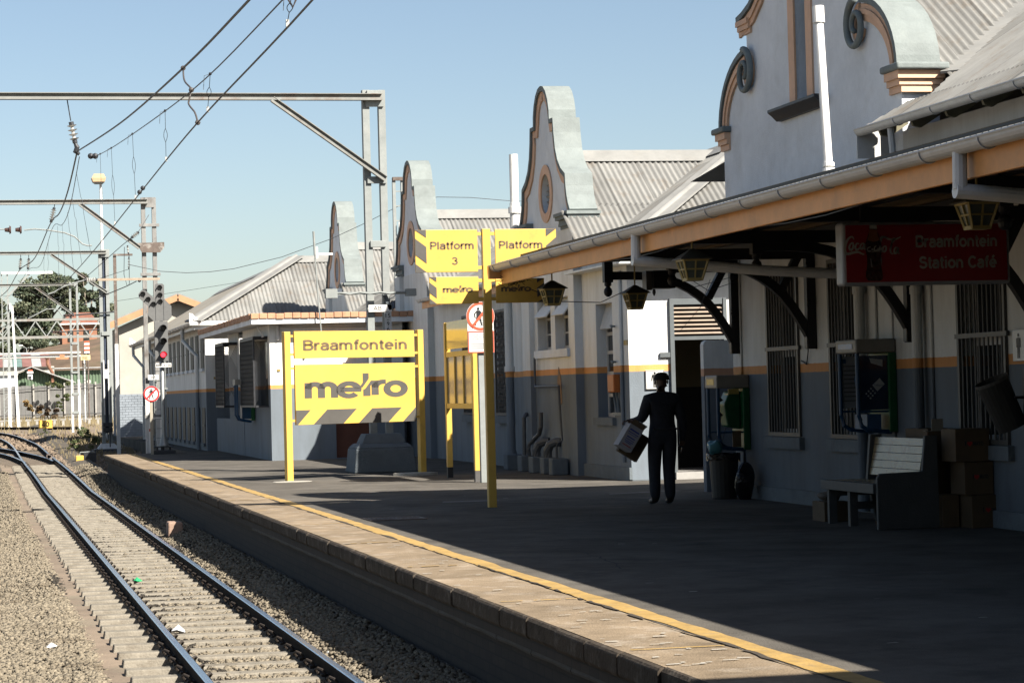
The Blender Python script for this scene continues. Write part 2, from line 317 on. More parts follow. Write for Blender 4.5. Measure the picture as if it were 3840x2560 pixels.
def sign_text(par, text, u0, u1, z0, h, d, m, wt=.15, name='lettering', base=0.0, sx=None):
    """h is the height of a capital; the word is fitted to u0..u1 on the plane y = d"""
    tot = sum(GLY[c][0] for c in text)+.03*(len(text)-1); s = h/.72; k = (u1-u0)/(tot-.10); mb = MB(); x = -.035
    for ch in text:
        w, st = GLY[ch]
        for P in st:
            closed = len(P) > 20 and abs(P[0][0]-P[-1][0]) < 1e-4 and abs(P[0][1]-P[-1][1]) < 1e-4; n = len(P); L = []; R = []
            for i in range(n):
                a = P[i-1] if i else (P[-2] if closed else P[0]); b = P[i+1] if i < n-1 else (P[1] if closed else P[-1])
                d1 = Vector((P[i][0]-a[0], P[i][1]-a[1])); d2 = Vector((b[0]-P[i][0], b[1]-P[i][1]))
                if d1.length < 1e-6: d1 = d2
                if d2.length < 1e-6: d2 = d1
                d1.normalize(); d2.normalize(); t = (d1+d2)
                t = t.normalized() if t.length > .2 else d2
                q = 1/max(.55, t.dot(d2)); nv = Vector((-t.y, t.x))*wt/2*q; L.append((P[i][0]+nv.x, P[i][1]+nv.y)); R.append((P[i][0]-nv.x, P[i][1]-nv.y))
            for i in range(n-1):
                mb.quad(*[(u0+(x+a)*k, d, z0+b*s) for a, b in (R[i], R[i+1], L[i+1], L[i])])
        x += w+.03
    return mb.build(name, m, par)
# ------------------------------------------------------------------ ground, track bed, platform
def zg(y): return -.85 + max(0.0, min(y-62.0, 76.0))*.0125
GROUND = mat('dry_ground', (.25, .19, .135), .95, .3, .8, .6, 18, spot=(.20, .19, .13), spotamt=.7, spotscale=.5)
BALBED = mat('ballast_bed_fines', (.12, .10, .075), .95, .35, 14, 1.0, 45, spot=(.10, .09, .075), spotamt=.6, spotscale=1.1)
STONE = mat('ballast_stone', (.265, .225, .165), .95, .5, 26, .4, 90, spot=(.10, .075, .05), spotamt=.6, spotscale=1.3, spec=.15)
ys = [-60, 10] + list(range(12, 62, 2)) + list(range(62, 146, 3)) + [160, 200, 260, 400, 700, 1500]
xs = [-500, -120, -30, -8, -3, 0, 1.2, 2.4, 3.6, 4.2, 8, 20, 60, 200, 700]
g = MB(); g.v = [(x, y, zg(y) - (.04 if -3 <= x <= 3.6 else 0)) for y in ys for x in xs]; nx = len(xs)
for j in range(len(ys)-1):
    for i in range(nx-1): g.f.append((j*nx+i, j*nx+i+1, (j+1)*nx+i+1, (j+1)*nx+i)); g.mi.append(0)
tag(g.build('ground', GROUND), kind='structure')
bed = MB(); by = [12] + [14+2*i for i in range(66)]; bx = [-4.5, -2, -.5, .3, .9, 1.25, 1.8, 2.4, 2.95, 3.2, 3.35, 3.5, 3.85]
def heap(x): return 0 if x < 3.02 else min(.20, (x-3.02)*.40 if x < 3.4 else .152+(x-3.4)*.12)
rng = random.Random(3)
bed.v = [(x, y, zg(y) + rng.uniform(-.012, .012) + (-.03 if x < 1.2 else -.115 if x < 1.9 else -.055 if x < 3 else -.03) + heap(x)) for y in by for x in bx]
for j in range(len(by)-1):
    for i in range(len(bx)-1): n_ = len(bx); bed.f.append((j*n_+i, j*n_+i+1, (j+1)*n_+i+1, (j+1)*n_+i)); bed.mi.append(0)
tag(bed.build('track_bed', BALBED), kind='structure')
def scatter(name, m, boxes, seed, zfun, rmin, rmax):
    """thousands of loose broken stones, each a squashed irregular block"""
    r = np.random.default_rng(seed); P = []
    for (x0, x1, y0, y1, dens, keep) in boxes:
        n = int((x1-x0)*(y1-y0)*dens); q = np.stack([r.uniform(x0, x1, n), r.uniform(y0, y1, n)], 1)
        if keep: q = q[keep(q[:,0], q[:,1], r)]
        P.append(q)
    P = np.concatenate(P); n = len(P)
    cube = np.array([(-1,-1,-1),(1,-1,-1),(1,1,-1),(-1,1,-1),(-1,-1,1),(1,-1,1),(1,1,1),(-1,1,1)], float)
    V = cube[None]*np.array([1, .8, .62]) + r.uniform(-.42, .42, (n, 8, 3))
    V *= (rmin + (rmax-rmin)*r.random(n)**1.8)[:, None, None]
    a = r.uniform(0, 6.283, n); b = r.uniform(-.6, .6, n)
    ca, sa, cb, sb = np.cos(a), np.sin(a), np.cos(b), np.sin(b)
    X, Y, Z = V[..., 0], V[..., 1], V[..., 2]
    X, Z = X*cb[:, None]+Z*sb[:, None], -X*sb[:, None]+Z*cb[:, None]
    X, Y = X*ca[:, None]-Y*sa[:, None], X*sa[:, None]+Y*ca[:, None]
    zz = np.array([zfun(p[0], p[1]) for p in P]) + r.uniform(-.012, .016, n)
    co = np.stack([X+P[:, :1], Y+P[:, 1:2], Z+zz[:, None]], 2).reshape(-1, 3)
    q = np.array([(0,3,2,1),(4,5,6,7),(0,1,5,4),(1,2,6,5),(2,3,7,6),(3,0,4,7)])
    F = (q[None] + (np.arange(n)*8)[:, None, None]).reshape(-1, 4)
    me = bpy.data.meshes.new(name); me.vertices.add(len(co)); me.vertices.foreach_set('co', co.ravel())
    me.loops.add(F.size); me.loops.foreach_set('vertex_index', F.ravel().astype(np.int32))
    me.polygons.add(len(F)); me.polygons.foreach_set('loop_start', np.arange(0, F.size, 4, dtype=np.int32)); me.polygons.foreach_set('loop_total', np.full(len(F), 4, dtype=np.int32))
    me.update(calc_edges=True); me.materials.append(m)
    o = bpy.data.objects.new(name, me); COL.objects.link(o); ORI[o] = Vector(); return tag(o, kind='stuff')
bump_ = lambda x, y: .5+.5*math.sin(x*3.1+y*.9)*math.sin(y*.53+1.3)
def keep_mid(x, y, r):
    inside = (x > 1.28) & (x < 3.12); slp = (np.abs(((y-17.05) % .7)-.35) > .22)
    onleft = (x > 1.28) & (x < 1.72)
    pr = np.where(inside & slp, np.where(onleft, .03, .58 + .30*np.sin(y*.6)**2), 1.0)
    return r.random(len(x)) < pr
zst = lambda x, y: zg(y) + (-.022 if x < 1.0 else -.022-(x-1.0)*.30 if x < 1.21 else -.085 if x < 1.78 else -.022 if x < 3.0 else -.012+heap(x))
def oily(x, y):
    v = np.sin(y*.55+x*1.7)*.6+np.sin(y*1.31+1.1)*.4+np.exp(-((x-2.0)/.22)**2)*1.5+np.exp(-((x-3.0)/.12)**2)*.9+np.exp(-((x-1.2)/.22)**2)*(.5+.9*np.sin(y*.42+.5))-.75-np.maximum(0, 1.0-x)*3
    return np.clip(v*.8+.15, 0, .92)
scatter('ballast', STONE, [(-.3, 3.72, 16.5, 30, 900, lambda x, y, r: keep_mid(x, y, r) & (r.random(len(x)) > oily(x, y))), (-.2, 3.72, 30, 46, 480, lambda x, y, r: keep_mid(x, y, r) & (r.random(len(x)) > oily(x, y))), (-.3, 3.72, 46, 80, 170, keep_mid)], 5, zst, .010, .027)
scatter('oily_ballast', mat('oil_blackened_stone', (.052, .045, .036), .8, .5, 26, .4, 90, spec=.2), [(.9, 3.4, 16.5, 30, 900, lambda x, y, r: keep_mid(x, y, r) & (r.random(len(x)) < oily(x, y))), (1.0, 3.4, 30, 46, 480, lambda x, y, r: keep_mid(x, y, r) & (r.random(len(x)) < oily(x, y)))], 6, zst, .010, .027)
scatter('gravel_beyond_the_platform', mat('dry_rubble', (.25, .19, .135), .95, .45, 18, .3, 60), [(2.9, 6.2, 71, 100, 45, None), (.5, 6, 100, 126, 16, None)], 9, lambda x, y: zg(y), .02, .07)

RAILM = mat('rail_rust_sides', (.026, .020, .016), .9, .3, 20, spec=.1)
RAILT = mat('polished_rail_head', (.60, .62, .66), .22, .10, 30, metal=1.0)
SLEEP = mat('concrete_sleeper', (.285, .255, .205), .95, .22, 7, .5, 45, spot=(.12, .10, .075), spotamt=.8, spotscale=2.6, spec=.1)
def smooth_path(pts, step=1.5):
    pts = [Vector(p) for p in pts]; out = []
    for i in range(len(pts)-1):
        p0 = pts[max(i-1, 0)]; p1 = pts[i]; p2 = pts[i+1]; p3 = pts[min(i+2, len(pts)-1)]
        n = max(1, int((p2-p1).length/step))
        for k in range(n):
            t = k/n; out.append(.5*((2*p1)+(p2-p0)*t+(2*p0-5*p1+4*p2-p3)*t*t+(-p0+3*p1-3*p2+p3)*t**3))
    return out + [pts[-1]]
def rail(parent, plan, name='rail'):
    P = smooth_path([(x, y, 0) for x, y in plan]); prof = [(-.062,-.145),(.062,-.145),(.062,-.128),(.009,-.115),(.009,-.045),(.034,-.034),(.034,-.006),(.026,0),(-.026,0),(-.034,-.006),(-.034,-.034),(-.009,-.045),(-.009,-.115),(-.062,-.128)]
    mb = MB(); n = len(prof)
    for i, p in enumerate(P):
        d = (P[min(i+1, len(P)-1)]-P[max(i-1, 0)]).normalized(); s = Vector((d.y, -d.x, 0)); z = zg(p.y)+.152
        mb.v += [(p.x+s.x*a, p.y+s.y*a, z+b) for a, b in prof]
    for i in range(len(P)-1):
        for j in range(n):
            k = (j+1) % n; mb.f.append((i*n+j, i*n+k, (i+1)*n+k, (i+1)*n+j)); mb.mi.append(1 if j in (7, 8) else 0)
    return mb.build(name, [RAILM, RAILT], parent)
RL = [(1.80, 8), (1.80, 30), (1.80, 56), (1.775, 70), (1.71, 80), (1.67, 87), (1.655, 95), (1.62, 101), (1.50, 107.7), (1.22, 114.3), (.5, 122), (-.8, 131)]
RR = [(2.925, 8), (2.925, 30), (2.92, 56), (2.90, 70), (2.835, 80), (2.75, 88), (2.71, 96), (2.64, 103), (2.40, 110), (1.96, 119), (1.35, 125), (.2, 133)]
trk = thing('railway_track', (2.36, 20, -.85), 'main railway track on concrete sleepers running beside the platform edge', 'railway track')
rail(trk, RL); rail(trk, RR)
def sleeper_mesh(rr):
    mb = MB(); L0, L1 = 1.29-rr.uniform(0, .03), 3.46
    mb.taper(L0, L1, -.13, .13, -.95, L0+.02, L1-.02, -.105, .105, -.828); return mb
sl_var = []; k = 0; y = 17.05; clip_pos = []
import itertools
while y < 84:
    rr = random.Random(int(y*100))
    if k < 6:
        mb = sleeper_mesh(rr); mb.v = [(a, b+y, c) for a, b, c in mb.v]; o = mb.build('sleeper', SLEEP, trk); sl_var.append((o, y)); bevel(o, .012, 2)
    else:
        src, y0 = sl_var[k % 6]; o = src.copy(); COL.objects.link(o); o.parent = trk; ORI[o] = ORI[trk]
        o.location = (rr.uniform(-.02, .02)*0 + rr.uniform(-.012, .012), y-y0 + rr.uniform(-.02, .02), zg(y)+.85 + rr.uniform(-.008, .008)); o.rotation_euler = (0, 0, 0)
    clip_pos.append(y); k += 1; y += .7
# sprung rail clips: a bent bar each side of both rails
CLIPM = mat('rusty_rail_clip', (.035, .026, .02), .7, .3, 30)
def clip_geo(mb, x, y, sgn, z):
    pts = [(x+sgn*.05, y-.05, z+.02), (x+sgn*.075, y-.045, z+.06), (x+sgn*.11, y-.01, z+.075), (x+sgn*.125, y+.035, z+.06), (x+sgn*.10, y+.06, z+.025), (x+sgn*.06, y+.05, z+.025)]
    mb.tube(pts, .0115, 5); mb.box(x+sgn*.06-.025, x+sgn*.06+.035, y-.045, y+.045, z-.005, z+.022)
protos = {}
cnt = 0; rest = MB()
for y in clip_pos:
    for x in (1.80, 2.925):
        for sgn in (-1, 1):
            z = zg(y)+.024; xx = x - (max(0, y-56)*.0035)
            if cnt < 300:
                if sgn not in protos:
                    mb = MB(); clip_geo(mb, x, y, sgn, z); protos[sgn] = (mb.build('rail_clip', CLIPM, trk), x, y, z)
                else:
                    s_, x0, y0, z0 = protos[sgn]; o = s_.copy(); COL.objects.link(o); o.parent = trk; o.location = (xx-x0, y-y0, z-z0); ORI[o] = ORI[trk]
                cnt += 1
            else: clip_geo(rest, xx, y, sgn, z)
tag(rest.build('rail_clips_far', CLIPM, trk), kind='stuff')
tb = thing('branch_track', (1.5, 92, zg(92)), 'second railway track curving off to the left from the points', 'railway track')
rail(tb, [(2.66, 83.6), (2.60, 85.5), (2.36, 88.8), (1.99, 92.4), (1.55, 96.3), (1.0, 99.8), (.2, 104), (-1.5, 110)]); rail(tb, [(1.735, 83), (1.64, 85), (1.37, 89.5), (1.01, 93.2), (.5, 97), (-.8, 103)])
TIMB = mat('timber_points_sleeper', (.16, .13, .10), .9, .3, 9, .4, 40)
y = 84.4; first = None
while y < 100:
    x0 = 1.1 - max(0, y-86)*.13; mb = MB(); mb.box(x0, 3.55-max(0, y-97)*.06, y-.12, y+.12, zg(y)-.1, zg(y)+.012); mb.build('sleeper', TIMB, tb); y += .68
tf = thing('far_siding_rail', (3, 132, .1), 'dark siding rail running behind the yellow forty board', 'railway track')
mb = MB(); mb.beam((-2, 140, .22), (5.6, 128.2, .15), .10, .15); mb.build('rail', RAILM, tf)

# ---- platform
ASPH = mat('platform_asphalt', (.125, .113, .097), .95, .22, 1.3, .5, 70, spot=(.07, .066, .06), spotamt=.75, spotscale=1.1, spec=.05, grime=.4)
PAVE = mat('brown_concrete_paving', (.25, .192, .13), .95, .2, 2.2, .5, 60, spot=(.40, .34, .27), spotamt=.8, spotscale=2.4, grime=.45, spec=.1)
EDGE = mat('stone_edge_blocks', (.085, .068, .052), .9, .3, 5, .5, 40, spot=(.26, .23, .19), spotamt=.55, spotscale=6, spec=.1)
YLINE = mat('worn_yellow_line', (.50, .32, .10), .85, .15, 8, .3, 50, spot=(.30, .235, .15), spotamt=.75, spotscale=7, grime=.35)
FACEB = bpy.data.materials.new('platform_face_brick'); FACEB.use_nodes = True
_n = FACEB.node_tree.nodes; _l = FACEB.node_tree.links
_t = _n.new('ShaderNodeTexCoord'); _s = _n.new('ShaderNodeSeparateXYZ'); _c = _n.new('ShaderNodeCombineXYZ'); _l.new(_t.outputs['Object'], _s.inputs[0])
_l.new(_s.outputs[1], _c.inputs[0]); _l.new(_s.outputs[2], _c.inputs[1])
_b = _n.new('ShaderNodeTexBrick'); _b.inputs['Scale'].default_value = 1; _b.inputs['Brick Width'].default_value = .23; _b.inputs['Row Height'].default_value = .085; _b.inputs['Mortar Size'].default_value = .008
_b.inputs['Color1'].default_value = (.018, .013, .010, 1); _b.inputs['Color2'].default_value = (.028, .020, .014, 1); _b.inputs['Mortar'].default_value = (.012, .010, .008, 1)
_l.new(_c.outputs[0], _b.inputs['Vector']); _l.new(_b.outputs['Color'], _n['Principled BSDF'].inputs['Base Color']); _n['Principled BSDF'].inputs['Roughness'].default_value = .9
_bp = _n.new('ShaderNodeBump'); _bp.invert = True; _bp.inputs['Strength'].default_value = .8; _bp.inputs['Distance'].default_value = .01; _l.new(_b.outputs['Fac'], _bp.inputs['Height']); _l.new(_bp.outputs[0], _n['Principled BSDF'].inputs['Normal'])
plat = tag(empty('platform', (3.7, 20, 0)), kind='structure')
mb = MB(); mb.box(4.372, 45, -30, 71, -1.1, 0); mb.build('asphalt_surface', ASPH, plat)
mb = MB(); mb.box(3.80, 4.368, -30, 71, -1.1, -.055); mb.box(3.712, 3.80, -30, 71, -.23, -.056); mb.build('platform_face', FACEB, plat)
mb = MB(); mb.box(6.2, 45, 71.004, 125, -1.1, -.02); mb.build('yard_paving', ASPH, plat)
y = 8.0; rr = random.Random(11)
while y < 70.8:
    L = rr.uniform(.78, .92); z = rr.uniform(-.006, .006); x = 3.665+rr.uniform(-.012, .012); mb = MB()
    pts = [(x+.02, -.150), (x, -.125), (x, -.022+z), (x+.018, -.004+z), (x+.035, z+.001), (3.708, z), (3.708, -.150)]
    mb.prism(pts, 'Y', y+.008, y+L-.006); o = mb.build('edge_stone', EDGE, plat); bevel(o, .008, 2); y += L
cross = [13.9, 17.5, 21.4, 25.1, 29.1, 33.1, 36.7, 40.4, 44.2, 48.0, 51.8, 55.6, 59.4, 63.2, 67]
ed = [8.0] + cross + [70.9]
for i in range(len(ed)-1):
    z = rr.uniform(-.004, .003); mb = MB(); mb.box(3.714, 4.365, ed[i]+.006, ed[i+1]-.006, -.05, z); mb.build('paving_slab', PAVE, plat)
def ribbon(name, x0, x1, y0, y1, z, m, parent, amp, step=.22, seed=1, gaps=0):
    r = random.Random(seed); mb = MB(); y = y0; L = []; a = b = 0
    while y <= y1:
        a = a*.7 + r.uniform(-amp, amp); b = b*.7 + r.uniform(-amp, amp); L.append((x0+a, x1+b, y)); y += step
    for i in range(len(L)-1):
        if gaps and r.random() < gaps: continue
        (a0, b0, c0), (a1, b1, c1) = L[i], L[i+1]; mb.quad((a0, c0, z), (b0, c0, z), (b1, c1, z), (a1, c1, z))
    return mb.build(name, m, parent)
ribbon('yellow_line', 4.375, 4.535, 8, 70.6, .004, YLINE, plat, .012, .17, 2)
ribbon('crack', 4.352, 4.372, 8, 60, .007, mat('dark_crack', (.07, .055, .04), .95, .3, 9), plat, .016, .14, 4, gaps=.25)
for i, yv in enumerate(cross):
    mb = MB(); n = 14; r = random.Random(i)
    for q in range(n):
        if r.random() < (.5 if i in (2, 5) else .12): continue
        xa = 3.76+q*.041; xb = xa+.041; s = -.0; mb.quad((xa, yv-.02+s*q, .006), (xb, yv-.02, .006), (xb, yv+.022+r.uniform(-.006, .006), .006), (xa, yv+.022, .006))
    mb.build('cross_line', YLINE, plat)
cb = MB()
for i in range(18): cb.tube([(3.752, 13+i*1.14, -.262), (3.750, 13.5+i*1.14, -.25), (3.752, 14.12+i*1.14, -.26)], .026, 8)
cb.build('cable_conduit', mat('dusty_conduit', (.075, .066, .055), .8, .2, 6), plat)
# cracks and patches in the asphalt
def crack(pts, w, seed, m):
    r = random.Random(seed); mb = MB(); P = smooth_path([(x, y, 0) for x, y in pts], .15)
    P = [p+Vector((r.uniform(-.03, .03), r.uniform(-.03, .03), 0)) for p in P]
    for i in range(len(P)-1):
        d = (P[i+1]-P[i]).normalized(); s = Vector((-d.y, d.x, 0))*w*r.uniform(.4, 1); mb.quad(*[(q.x, q.y, .003) for q in (P[i]-s, P[i]+s, P[i+1]+s, P[i+1]-s)])
    return mb.build('crack', m, plat)
CR = mat('asphalt_crack', (.03, .028, .026), .95, .2, 9)
crack([(6.1, 35.2), (6.6, 33.4), (7.0, 32.6), (8.2, 32.9), (9.4, 33.5)], .012, 1, CR); crack([(7, 29), (8, 28.2), (9, 28.6)], .01, 2, CR); crack([(4.7, 44), (5.4, 43.2), (6.4, 43.6)], .012, 3, CR); crack([(5, 24), (5.6, 22.5), (5.4, 20)], .01, 5, CR)
pm = mat('old_pale_patch', (.16, .15, .135), .9, .2, 5, .4, 60)
mb = MB(); mb.prism([(6.4, 33.55), (7.2, 33.5), (7.3, 33.9), (6.5, 33.95)], 'Z', .001, .0035); mb.build('patch', pm, plat)
mb = MB(); mb.prism([(9.0, 34.2), (10.2, 34.6), (10.2, 35.0), (9.1, 34.6)], 'Z', .001, .0035); mb.build('patch', pm, plat)
for i, (cx, cy) in enumerate([(5.62, 43.9), (8.12, 45.2)]):
    mb = MB(); mb.prism([(cx+.38*math.cos(a*.785)*(1+.2*math.sin(a*3+i)), cy+.30*math.sin(a*.785)) for a in range(8)], 'Z', .001, .006+.044*i); mb.build('concrete_patch', mat('pale_cement_patch', (.50, .47, .40), .9, .15, 6, .3, 50), plat)
gr = thing('drain_grate', (5.05, 29.75, 0), 'rusty slotted drain grate set in the asphalt by the yellow line', 'drain')
mb = MB(); mb.box(4.74, 5.40, 29.40, 30.1, -.02, .001); mb.build('pit', DARKROOM, gr)
mb = MB(); mb.ring([(4.72, 29.38), (5.42, 29.38), (5.42, 30.12), (4.72, 30.12)], [(4.76, 29.42), (5.38, 29.42), (5.38, 30.08), (4.76, 30.08)], 'Z', .001, .012); mb.build('frame', RUSTY, gr)
for i in range(12): mb = MB(); mb.box(4.78+i*.05, 4.81+i*.05, 29.425, 30.075, .0015, .011); mb.build('bar', RUSTY, gr)
br = MB(); br.taper(3.20, 3.47, 41.5, 42.0, -.8, 3.21, 3.45, 41.52, 41.97, -.53)
tag(bevel(br.build('concrete_block', mat('pink_brown_block', (.40, .27, .20), .9, .2, 7, .4, 40), origin=(3.4, 42.2, -.85)), .03), 'lone broken brown block lying on the ballast beside the platform wall', 'block')
sm = MB(); r = random.Random(21)
for i in range(150):
    y = 13+(r.random()**1.6)*50; x = r.uniform(3.74, 4.3) if r.random() < .7 else r.uniform(4.6, 8.5); w = r.uniform(.01, .05); h = r.uniform(.004, .02); a = r.uniform(-.02, .02); z = .0075 if x < 4.4 else .004
    sm.quad((x-w, y-h, z), (x+w, y-h+a, z), (x+w*.8, y+h+a, z), (x-w*.9, y+h, z))
tag(sm.build('paint_scuffs', mat('pale_scuff', (.50, .47, .41), .9, .2, 9), plat), kind='stuff')
# weeds against the platform wall
wd = MB(); r = random.Random(4)
for cx, cy, h, n in ((3.55, 56.5, .22, 40), (3.62, 24.3, .16, 26), (3.66, 30.4, .14, 24), (3.6, 34, .12, 20)):
    for i in range(n):
        a = r.uniform(0, 6.28); l = h*r.uniform(.5, 1); x = cx+r.uniform(-.1, .1); yy = cy+r.uniform(-.2, .2); z = zg(yy)
        p = Vector((x, yy, z)); q = p+Vector((math.cos(a)*l*.5, math.sin(a)*l*.5, l)); s = Vector((-math.sin(a), math.cos(a), 0))*.012; wd.quad(p-s, p+s, q)
tag(wd.build('weeds', mat('weed_green', (.07, .11, .035), .8, .3, 9)), kind='stuff')
# litter on the track
def scrap(name, c, size, m, label, cat, seed):
    r = random.Random(seed); mb = MB(); n = 7; ring0 = []; 
    pts = [(c[0]+math.cos(a*6.283/n)*size*r.uniform(.5, 1.1), c[1]+math.sin(a*6.283/n)*size*r.uniform(.6, 1.6), c[2]+r.uniform(0, size*.35)) for a in range(n)]
    top = (c[0], c[1], c[2]+size*.8)
    mb.add(pts+[top, c], [(i, (i+1) % n, n) for i in range(n)]+[((i+1) % n, i, n+1) for i in range(n)])
    return tag(mb.build(name, m, origin=c), label, cat)
BAGW = mat('white_plastic_scrap', (.75, .76, .77), .35, .08, 8); BAGG = mat('green_plastic_scrap', (.04, .45, .16), .3, .2, 8)
scrap('plastic_bag', (2.02, 25.1, -.83), .10, BAGW, 'crumpled clear plastic bag lying just inside the left rail', 'litter', 1)
scrap('plastic_scrap', (2.08, 32.4, -.83), .07, BAGG, 'small bright green plastic scrap between the rails', 'litter', 2)
bt = thing('plastic_bottle', (2.05, 19.55, -.83), 'clear bottle with green cap lying between the rails at the very front', 'bottle')
mb = MB(); mb.lathe((2.05, 19.5, -.79), [(.005, -.1), (.032, -.095), (.034, .05), (.03, .08), (.014, .12), (.014, .14)], 10, 'X'); mb.build('bottle_body', mat('clear_plastic', (.62, .66, .66), .15, .1, 9), bt)
mb = MB(); mb.cyl((2.19, 19.5, -.79), (2.215, 19.5, -.79), .017); mb.build('cap', BAGG, bt)
scrap('orange_scrap', (3.19, 21.6, -.83), .05, mat('orange_plastic', (.75, .20, .04), .4, .1, 9), 'tiny orange scrap beside the right rail on the ballast', 'litter', 3)
scrap('paper_scrap', (3.14, 22.2, -.83), .055, SIGNW, 'tiny white paper scrap beside the right rail', 'litter', 4)
scrap('paper_scrap', (.72, 24.4, -.86), .07, SIGNW, 'white paper scrap on the gravel left of the track', 'litter', 5)
# ------------------------------------------------------------------ buildings
def wallX(mb, x0, x1, y0, y1, z0, z1, ops=()):
    """slab standing along Y with rectangular openings (y0,y1,z0,z1)"""
    ops = sorted(ops); y = y0
    for (a, b, c, d) in ops:
        if a > y: mb.box(x0, x1, y, a, z0, z1)
        if c > z0: mb.box(x0, x1, a, b, z0, c)
        if d < z1: mb.box(x0, x1, a, b, d, z1)
        y = b
    if y < y1: mb.box(x0, x1, y, y1, z0, z1)
def wallY(mb, y0, y1, x0, x1, z0, z1, ops=()):
    ops = sorted(ops); x = x0
    for (a, b, c, d) in ops:
        if a > x: mb.box(x, a, y0, y1, z0, z1)
        if c > z0: mb.box(a, b, y0, y1, z0, c)
        if d < z1: mb.box(a, b, y0, y1, d, z1)
        x = b
    if x < x1: mb.box(x, x1, y0, y1, z0, z1)
def offs(P, d):
    out = []
    for i, p in enumerate(P):
        a = Vector(P[max(i-1, 0)]); b = Vector(P[min(i+1, len(P)-1)]); t = (b-a).normalized(); n = Vector((t.y, -t.x)); out.append((p[0]+n.x*d, p[1]+n.y*d))
    return out
def mapd(P, yc, s): return [(yc+s*d, z) for d, z in P]
W1M = wall_mat('plaster_near_building', 1.68, 1.78); W2M = wall_mat('plaster_gabled_building', 1.80, 1.90, (.80, .79, .75), (.68, .31, .10), (.155, .18, .205)); W3M = wall_mat('plaster_hut_and_hall', 1.72, 1.82, (.80, .79, .75), (.68, .31, .10), (.155, .18, .205))  # near plaster darkened for canopy shade; the others lightened for bounced light
CEIL = mat('ochre_ceiling_boards', (.20, .125, .045), .7, .15, 4)
SLATP = mat('pale_louvre_slat', (.50, .49, .45), .6, .1, 6)
BAND = mat('peach_moulding', (.74, .45, .28), .65, .08, 4, .15, 50, spot=(.5, .36, .27), spotamt=.4)

# ---- the near building with the tall scrolled gable
nb = thing('station_building', (10.35, 20, 0), 'near white station building with tall scrolled gable, slate base and barred windows', 'building')
WIN = [(29.6, 30.85, .86, 3.05), (27.30, 28.45, .86, 3.05), (23.2, 24.45, .86, 3.05), (19.6, 20.9, .86, 3.05)]
mb = MB(); wallX(mb, 10.35, 10.75, -6, 32.4, 0, 4.1, sorted(WIN)); mb.box(10.35, 10.75, -6, 25.89, 4.1, 4.36); mb.box(10.75, 19, 32.0, 32.4, 0, 4.36); mb.box(10.75, 19, -6, -5.6, 0, 4.36); mb.box(18.6, 19, -5.6, 32, 0, 4.36)
mb.build('wall', W1M, nb)
mb = MB(); mb.box(10.31, 10.348, -6, 32.42, 0, .18); mb.build('plinth', BLUECONC, nb)
def barred_window(par, xw, y0, y1, z0, z1, zr):
    f = MB(); f.ring([(y0, z0), (y1, z0), (y1, z1), (y0, z1)], [(y0+.05, z0+.05), (y1-.05, z0+.05), (y1-.05, z1-.05), (y0+.05, z1-.05)], 'X', xw-.035, xw+.0)
    f.box(xw-.045, xw-.012, y0-.06, y1+.03, zr-.025, zr+.025); w = f.build('barred_window', BARST, par)
    n = int((y1-y0)/.105)
    for i in range(1, n): yy = y0+(y1-y0)*i/n; MB().cyl((xw-.018, yy, z0+.03), (xw-.018, yy, z1-.03), .0125, n=6).build('bar', BARST, w)
    s = MB(); ym = (y0+y1)/2; zm = (z0+z1)/2
    s.ring([(y0, z0), (y1, z0), (y1, z1), (y0, z1)], [(y0+.09, z0+.09), (y1-.09, z0+.09), (y1-.09, z1-.09), (y0+.09, z1-.09)], 'X', xw+.16, xw+.22)
    s.box(xw+.15, xw+.21, y0+.09, y1-.09, zm-.06, zm+.06); s.box(xw+.155, xw+.205, ym-.025, ym+.025, z0+.09, zm-.06); s.box(xw+.155, xw+.205, ym-.025, ym+.025, zm+.06, z1-.09)
    s.build('sash_frame', FRAMEW, w); MB().box(xw+.185, xw+.195, y0+.05, y1-.05, z0+.05, z1-.05).build('pane', GLASSD, w)
    MB().box(xw+.16, xw+.21, y0+.12, ym-.10, z0+.10, zm-.2).build('blind', mat('grey_blind', (.33, .33, .31), .8, .1, 9), w)
    MB().box(xw-.07, xw+.15, y0-.08, y1+.08, z0-.16, z0-.01).build('sill', BLUECONC, w)
for a, b, c, d in WIN: barred_window(nb, 10.35, a, b, c, d, 2.0)
YC = 29.22
half = [(3.33, 5.08)] + [(2.0+1.33*math.cos(math.radians(t)), 5.08+.97*math.sin(math.radians(t))) for t in range(8, 82, 8)] + [(2.2, 6.04), (2.2, 6.26), (2.3, 6.42), (2.46, 6.5), (2.2, 6.54), (1.9, 6.62), (1.6, 6.78), (1.38, 7.02), (1.26, 7.3), (1.2, 7.6), (1.25, 7.62), (1.2, 7.9), (1.0, 8.25), (.7, 8.5), (.35, 8.62), (0, 8.65)]
